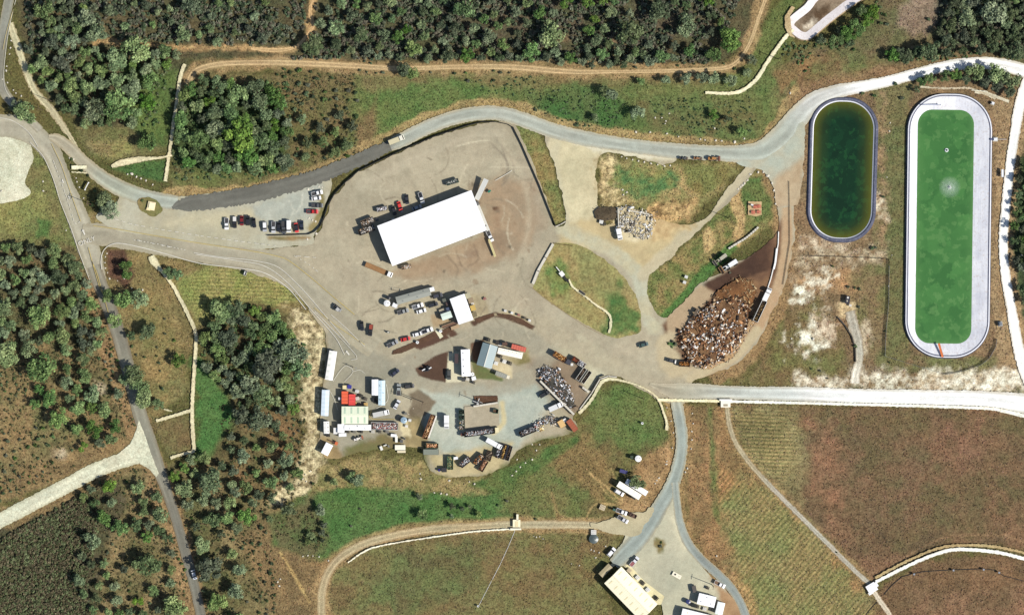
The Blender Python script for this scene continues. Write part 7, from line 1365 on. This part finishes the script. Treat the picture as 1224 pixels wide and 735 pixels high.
junk('inlet_pipe', 1112, 126, 1, 0, 'blue-grey pipe lying on the upper bank of the long pond', 'pipe', [('pipe', 0, 0, 1.35, 9, .25, .25, (140,150,176)), ('flange', 4.4, 0, 1.35, .2, .6, .6, (110,120,150)), ('flange', -4.4, 0, 1.35, .2, .6, .6, (110,120,150))], WHT)
tank(762.5, 547.5, 1.5, 1.9, (248,248,246), 'white water tank in the meadow beside the south lane'); closed_box(755, 546, 3.4, 4, 1, 0, (50,66,46), 1.2, 'dark box left of the meadow water tank', 'box', 'pump_box'); tank(709.5, 643.5, 2.2, .2, (84,94,92), 'low dark round trough in the lower meadow', 'stock_trough', 'trough'); pallets(709.5, 635.5, 2, 1, 0, 'pale pallets above the round trough', (226,212,160), 2.2)
tank(767.5, 505.5, .55, .9, (250,250,248), 'lone white standpipe in the upper meadow', 'standpipe', 'standpipe')
# lower compound
building(751.5, 585.3, 31, 7.4, 330, 205, 3, .3, (230,226,210), (254,250,234), 'long cream-white mobile home half under the oak', 'mobile_home', 'house', .08, (2.2, .08), [('k', .2, 1, 2), ('l', -.3, 1, 2)], [('k', -.3, 1.4, .9), ('k', .6, 1.4, .9)], (5, (1,), (226,218,180), .5, .5), ramp=.04); building(760.5, 581.5, 29, 6.4, 330, 205, 2.7, .2, (226,226,222), (252,252,250), 'white annex behind the mobile home', 'mobile_home', 'house', .08, (2.2, .04), [('l', .2, 1, 2)], [('l', -.3, 1.2, .8)], ramp=.02)
closed_box(757.2, 593.7, 5, 3.4, 330, 205, (52,50,46), 1.6, 'dark lean-to box at the foot of the mobile home', 'box', 'storage_shed'); open_box(755.7, 615.2, 10, 4.6, 1, .4, (100,76,60), .7, 'rusty trailer behind the white pickup at the lower compound', ((90,70,56), (60,50,44), (150,120,96)), 'rusty iron on the trailer behind the pickup', True, 'trailer', 'equipment_trailer'); closed_box(745, 563, 9, 4, 1, .3, (60,60,110), 1.0, 'blue tarp covered pile above the mobile home', 'tarp', 'tarped_pile'); closed_box(734, 608.5, 3.2, 2.6, 1, .4, (60,96,84), 1.3, 'small green bin left of the white pickup at the lower compound', 'bin', 'refuse_bin'); pallets(720, 606, 2, 1, .4, 'pale brush pallets in the grass left of the lower compound', (206,196,150), 2.4)
building(753.5, 707.5, 62, 28.5, 150, 155, 4.6, 1.5, (226,214,176), (255,246,214), 'large cream-roofed barn at the bottom of the photo', 'barn', 'barn', .3, (1.0, .05), [('w', 0, 4, 3.6), ('l', .3, 4, 3.4), ('l', -.3, 4, 3.4)], [('k', .2, 1.4, 1), ('k', -.3, 1.4, 1)], (7, (1, -1), (238,226,180), 2.2, .5), (250,240,206), 0, ramp=.03); building(723.5, 680.6, 17, 7, 110, -112, 2.4, .2, (176,164,132), (170,156,122), 'narrow drab shed at the top left end of the barn', 'storage_shed', 'shed', .06, (.7, .12), [('l', 0, 1, 2)], [('k', 0, 1, .7)])
for i, (x, y, l) in enumerate(((752,681,'pale crates on the barn apron, topmost'),(762,689.5,'white crates on the barn apron, second from top'),(768,696,'dark crates on the barn apron, third from top'),(774,704,'white crates on the barn apron, fourth from top'),(784,714,'black crates on the barn apron, lowest'))): pallets(x, y, 4 + i % 2, 1, 1, l, ((206,196,160), (240,238,226), (70,66,60), (236,232,214), (46,44,42))[i], 1.8)
junk('loading_slab', 808.7, 687, 85, 46, 'pale slab with a black hatch on the gravel apron', 'slab', [('slab', 0, 0, .15, 4.6, 2, .3, (240,232,206)), ('hatch', -.9, .1, .34, .8, .8, .1, (40,40,40)), ('hatch', 1.2, 0, .32, .3, .3, .06, (120,112,96))], WHT)
building(843.8, 715.9, 21, 13, 215, 52, 3.2, .3, (230,230,228), (255,255,255), 'square white house beside the curving lane at the bottom', 'bungalow', 'house', .1, (2, .03), [('k', 0, 1, 2)], [('k', .5, 1.4, 1), ('l', -.3, 1.4, 1)], None, None, 3, ramp=.02); building(859.8, 725.6, 15, 9, -30, 118, 2.8, .3, (226,228,226), (246,250,246), 'narrow white annex right of the square white house', 'bungalow', 'house', .1, (1.2, .06), [('k', 0, 1, 2)], [('k', .5, 1.2, .9)]); building(833, 738, 40, 16, 215, 52, 3.2, .4, (228,228,226), (254,254,252), 'white building cut off by the bottom edge of the photo', 'bungalow', 'house', .1, (2, .03), [('l', -.3, 1, 2)], [('l', .3, 1.4, 1)], (3, (1,), (220,190,120), .5, .5), ramp=.02)
tank(822, 718, 1.1, 1.8, (60,66,110), 'dark blue tank left of the square white house'); closed_box(829.5, 703, 4.5, 8, 1, -.2, (84,78,72), 1.4, 'dark crate trailer above left of the square white house', 'box', 'storage_shed'); pallets(828.5, 722.5, 6, 1, .25, 'black crates between the white houses', (48,54,52), 1.8); pallets(833, 724, 5, 1, .25, 'dark green crates between the white houses', (60,76,62), 1.6); pallets(842, 727, 4, 1, .25, 'yellow crates between the white houses', (226,206,130), 1.6); pallets(845.5, 701.8, 4, 1, .3, 'dark crates below the pole in the lower compound', (70,64,60), 1.4)
for x, y, l in ((897.5,245.5,'black grill beside the picnic tables'),): junk('barbecue', x + 1, y, 1, .2, l, 'grill', [('box', 0, 0, .7, 1.2, .8, .5, (40,40,42)), ('stand', 0, 0, .25, .8, .5, .5, (50,50,50)), ('lid', 0, .1, 1, 1.2, .7, .25, (226,226,224))], WHT)
for x, y, l in ((902.5,247.5,'red picnic table at the middle of the pink pad'),(907,247,'red picnic table at the upper right of the pink pad'),(900,254,'red picnic table at the lower left of the pink pad'),(906.5,253.5,'red picnic table at the lower right of the pink pad')): table(x, y, 1, .05, l)
# poles
for x, y, h, n, l in ((109.5,244.5,13,2,'tall utility pole at the entrance junction'),(62.5,121.5,12,1,'utility pole beside the wood at the top left, upper one'),(51,132,12,1,'utility pole at the top left road fork, lower one'),(870.5,260.5,14,1,'utility pole beside the dirt track on the green slope'),(850.5,698,12,1,'utility pole in the lower compound near the curving lane'),(573.5,480.5,12,1,'utility pole at the square of brown soil'),(506,480.5,14,2,'tall utility pole on the triangular mulch patch'),(492,477,12,1,'shorter utility pole left of the tall pole on the mulch patch'),(768,476,11,1,'leaning pole in the meadow below the curved concrete wall'),(930.5,71,11,1,'utility pole on the northern verge near the concrete channel')): pole(x, y, h, l, n)
pole(866, 142, 6, 'small white post in the grass above the gravel road', 0, 'marker_post', cat='post'); pole(422, 438.5, 6, 'lamp post at the paint marks of the left compound', 0, 'lamp_post', lamp=True)
# signs and small things
junk('entrance_sign', 104.5, 223, .5, -1, 'long white entrance sign on the verge before the junction', 'sign', [('board', 0, 0, 1.0, 4.2, .25, 1.2, (240,240,238)), ('post', 1.9, 0, .6, .5, .5, 1.4, (236,234,228)), ('post', -1.9, 0, .6, .5, .5, 1.4, (236,234,228))], WHT)
junk('island_monument', 181.5, 246.5, 1, .2, 'cream stone monument on the oval island of the gravel junction', 'monument', [('plinth', 0, 0, .3, 3.6, 4.0, .6, (244,228,182)), ('stone', .2, .2, .8, 2.6, 2.8, .5, (248,236,198)), ('step', -1.2, -1.8, .15, 2, 1.2, .3, (226,206,160))], WHT)
boulders([(88,190.5,1.5),(83,189,1),(92,217.5,1.1),(95,224,1.0),(91,213,1),(100,237,1),(82.5,183,1)], 'on the verge before the entrance junction', 'white boulder')
boulders([(152.5,208.5,1.3),(157.5,208,1.9),(163,211.5,1.4),(168.5,213.5,1.5),(174.5,216,1.2),(182.5,221,1.2)], 'in the grass below the culvert apron', 'white boulder')
boulders([(13.5,49,1.1),(12.5,57.5,1.1),(11.5,65,1),(8,79.5,1),(7.5,85,1.5),(3,95,1),(9,99,1),(16,108,1),(25.5,115,1.4),(19,111.5,1)], 'between the top left road and the dirt track', 'pale boulder')
boulders([(128,303,1),(126,307,1.1),(125.5,314,1),(126,320.5,1.1),(128.5,326,1),(131,333,1.2),(148.5,333,.9),(140.5,335.5,.8),(157.5,344.5,1),(170.5,346.5,1.2)], 'round the brown bed at the junction', 'white boulder')
boulders([(760,158,1.6),(777,158.2,1.5),(797,160,1.3)], 'on the upper verge of the gravel road', 'dark boulder'); boulders([(783,141,1.2),(791,141,1.1),(796,145,1.1),(800,136,1),(795,148,1)], 'in the grass above the gravel road', 'white boulder')
boulders([(837,166.5,1.3),(842.5,167.5,1.2),(855.5,168,1.5),(862.5,168.5,1.4),(878,170,1.8),(889.5,166,1.3),(811,163.5,1)], 'on the gravel road verge near the pond junction', 'white boulder'); boulders([(854,153.5,1.2),(853,145,1)], 'beside the lone bush above the gravel road', 'white boulder')
boulders([(944.5,111.5,1.4)], 'alone in the grass left of the white road', 'white boulder')
boulders([(743,187.5,1.1),(749,189.5,1.1),(756,191,1.1),(763,192.5,1.3),(770,194,1.3),(778,195.5,1.3),(786,197,1.3),(794,198.5,1.3),(801,198,1.2)], 'along the top of the green rubble field', 'white boulder')
boulders([(744,227,1.4),(749,230,1.4),(745,233,1.3)], 'in a cluster on the green rubble field', 'white boulder')
boulders([(897,208.5,1.6),(906,206,1.5),(912.5,206,1.4),(917.7,210.3,2),(922.8,219,1.7),(925,228,1.5),(926,236,1.1),(927,244,1.5)], 'round the rim of the picnic lawn', 'white boulder'); boulders([(893.5,215.5,1.4),(889.5,219.5,1.8),(887.5,221.5,1.6),(885,223.5,1.4),(882,226,1.4)], 'in a diagonal line left of the picnic lawn', 'white boulder')
boulders([(369,261,1.5),(373.3,263.3,1.6),(377.3,265,1.6)], 'at the lower right corner of the parking lot', 'pale yellow boulder'); boulders([(368,226.5,1.7),(373.8,225.5,1.2),(381,223.3,1.4),(385,224,1.2)], 'at the top right corner of the parking lot', 'white boulder'); boulders([(367.5,286.2,1.4)], 'beside the yard gate below the black fence', 'white boulder'); boulders([(378,279.5,1.8)], 'at the end of the black fence by the gate', 'pale boulder')
boulders([(362,664.5,.9),(368,663.5,1),(374,664,.9),(381.5,665,1.2),(392.5,669.5,1.2)], 'at the left of the dirt loop', 'white boulder'); boulders([(706.5,656.5,1.1),(710,658,1),(716,660,1.2),(724,652.5,1.1),(692.5,675.5,1),(683,673.5,.8),(712,666,1),(638,640.5,.8),(641,641.5,1),(645,641,.8),(649,643.5,.8)], 'in the lower meadow', 'small white stone')
boulders([(797,487,.9),(802,503,1),(805,517,1),(803.5,535,.9),(797,551,1)], 'along the left verge of the south lane', 'white boulder'); boulders([(827.5,494,1),(828.5,506,1.1),(827,515.5,1.1),(827,525.5,1.1),(826,536,1),(821.5,559.5,1.5),(819,564,1.4)], 'along the right verge of the south lane', 'white boulder'); boulders([(787.5,571,1.2),(785,574,1),(783,577.5,1),(796.5,554.5,1.2)], 'beside the lane right of the mobile home', 'white boulder'); boulders([(856.5,664,1.5)], 'beside the curving lane above the white pickup', 'white boulder')
boulders([(51.5,217,1.2),(51.8,228.5,1.3),(79,275.5,.9),(2,228.5,1.4)], 'in the grass left of the main road', 'white boulder'); boulders([(1060,212,.8),(1063,157,1.2),(1066,305,.8),(1064,147,1),(1062,342,1)], 'on the strip left of the long pond', 'pale stone'); boulders([(972,405,2.0),(958,404,1.6),(946,404.5,1.2)], 'by the white spoil patch near the ponds', 'pale boulder'); boulders([(1221,305,1.2)], 'at the right edge beyond the white road', 'white boulder')
boulders([(332,695,1.2),(335,691.5,1.2),(334,700,1.3),(362,572,1.2),(365,567,1),(371,563,1.3),(366,575,1)], 'on the bare slope left of the dirt loop', 'white stone')
boulders([(519,588.5,1),(527,589.5,1.3),(534,590.5,1.3),(537,574,1.4),(503,572,1.4),(502,566,1),(567,578,1.2),(561,575.5,1)], 'at the dip below the gravel yard', 'white stone')
boulders([(612,568,1.1),(617,563,1.2),(622,558,1.1),(628,553,1),(636,549,1.3),(641,538,1.2),(645,531,1),(618,549,1),(636,531,1.1)], 'on the grass bank right of the gravel yard', 'white stone')
# ================================================================ LIGHT, SKY, CAMERA
w = bpy.data.worlds.new("World"); scene.world = w; w.use_nodes = True
nt = w.node_tree; bg = nt.nodes['Background']; sky = nt.nodes.new('ShaderNodeTexSky'); sky.sky_type = 'NISHITA'; sky.sun_disc = False
SUNV = Vector((.93, -.37, 0)).normalized() * math.cos(math.radians(47)) + Vector((0, 0, math.sin(math.radians(47))))
sky.sun_elevation = math.radians(47); sky.sun_rotation = math.atan2(SUNV.x, SUNV.y)
nt.links.new(sky.outputs[0], bg.inputs[0]); bg.inputs[1].default_value = .095
sl = bpy.data.lights.new('sun', 'SUN'); sl.energy = 4.9; sl.angle = math.radians(.5); sl.color = (1, .955, .88)
so = bpy.data.objects.new('sun', sl); COL.objects.link(so); so.rotation_euler = SUNV.to_track_quat('Z', 'Y').to_euler(); so.location = SUNV * 400
cam = bpy.data.cameras.new('camera'); co = bpy.data.objects.new('camera', cam); COL.objects.link(co)
H = 1200.0
co.location = (0, 0, H); cam.sensor_width = 36; cam.lens = 36 * H / (1224 * S); cam.clip_end = 20000; cam.clip_start = 10
scene.camera = co
vs = scene.view_settings; vs.view_transform = 'Standard'; vs.look = 'None'; vs.gamma = 1; vs.use_curve_mapping = False; vs.exposure = 0.58
scene.render.resolution_x = 1024; scene.render.resolution_y = 614
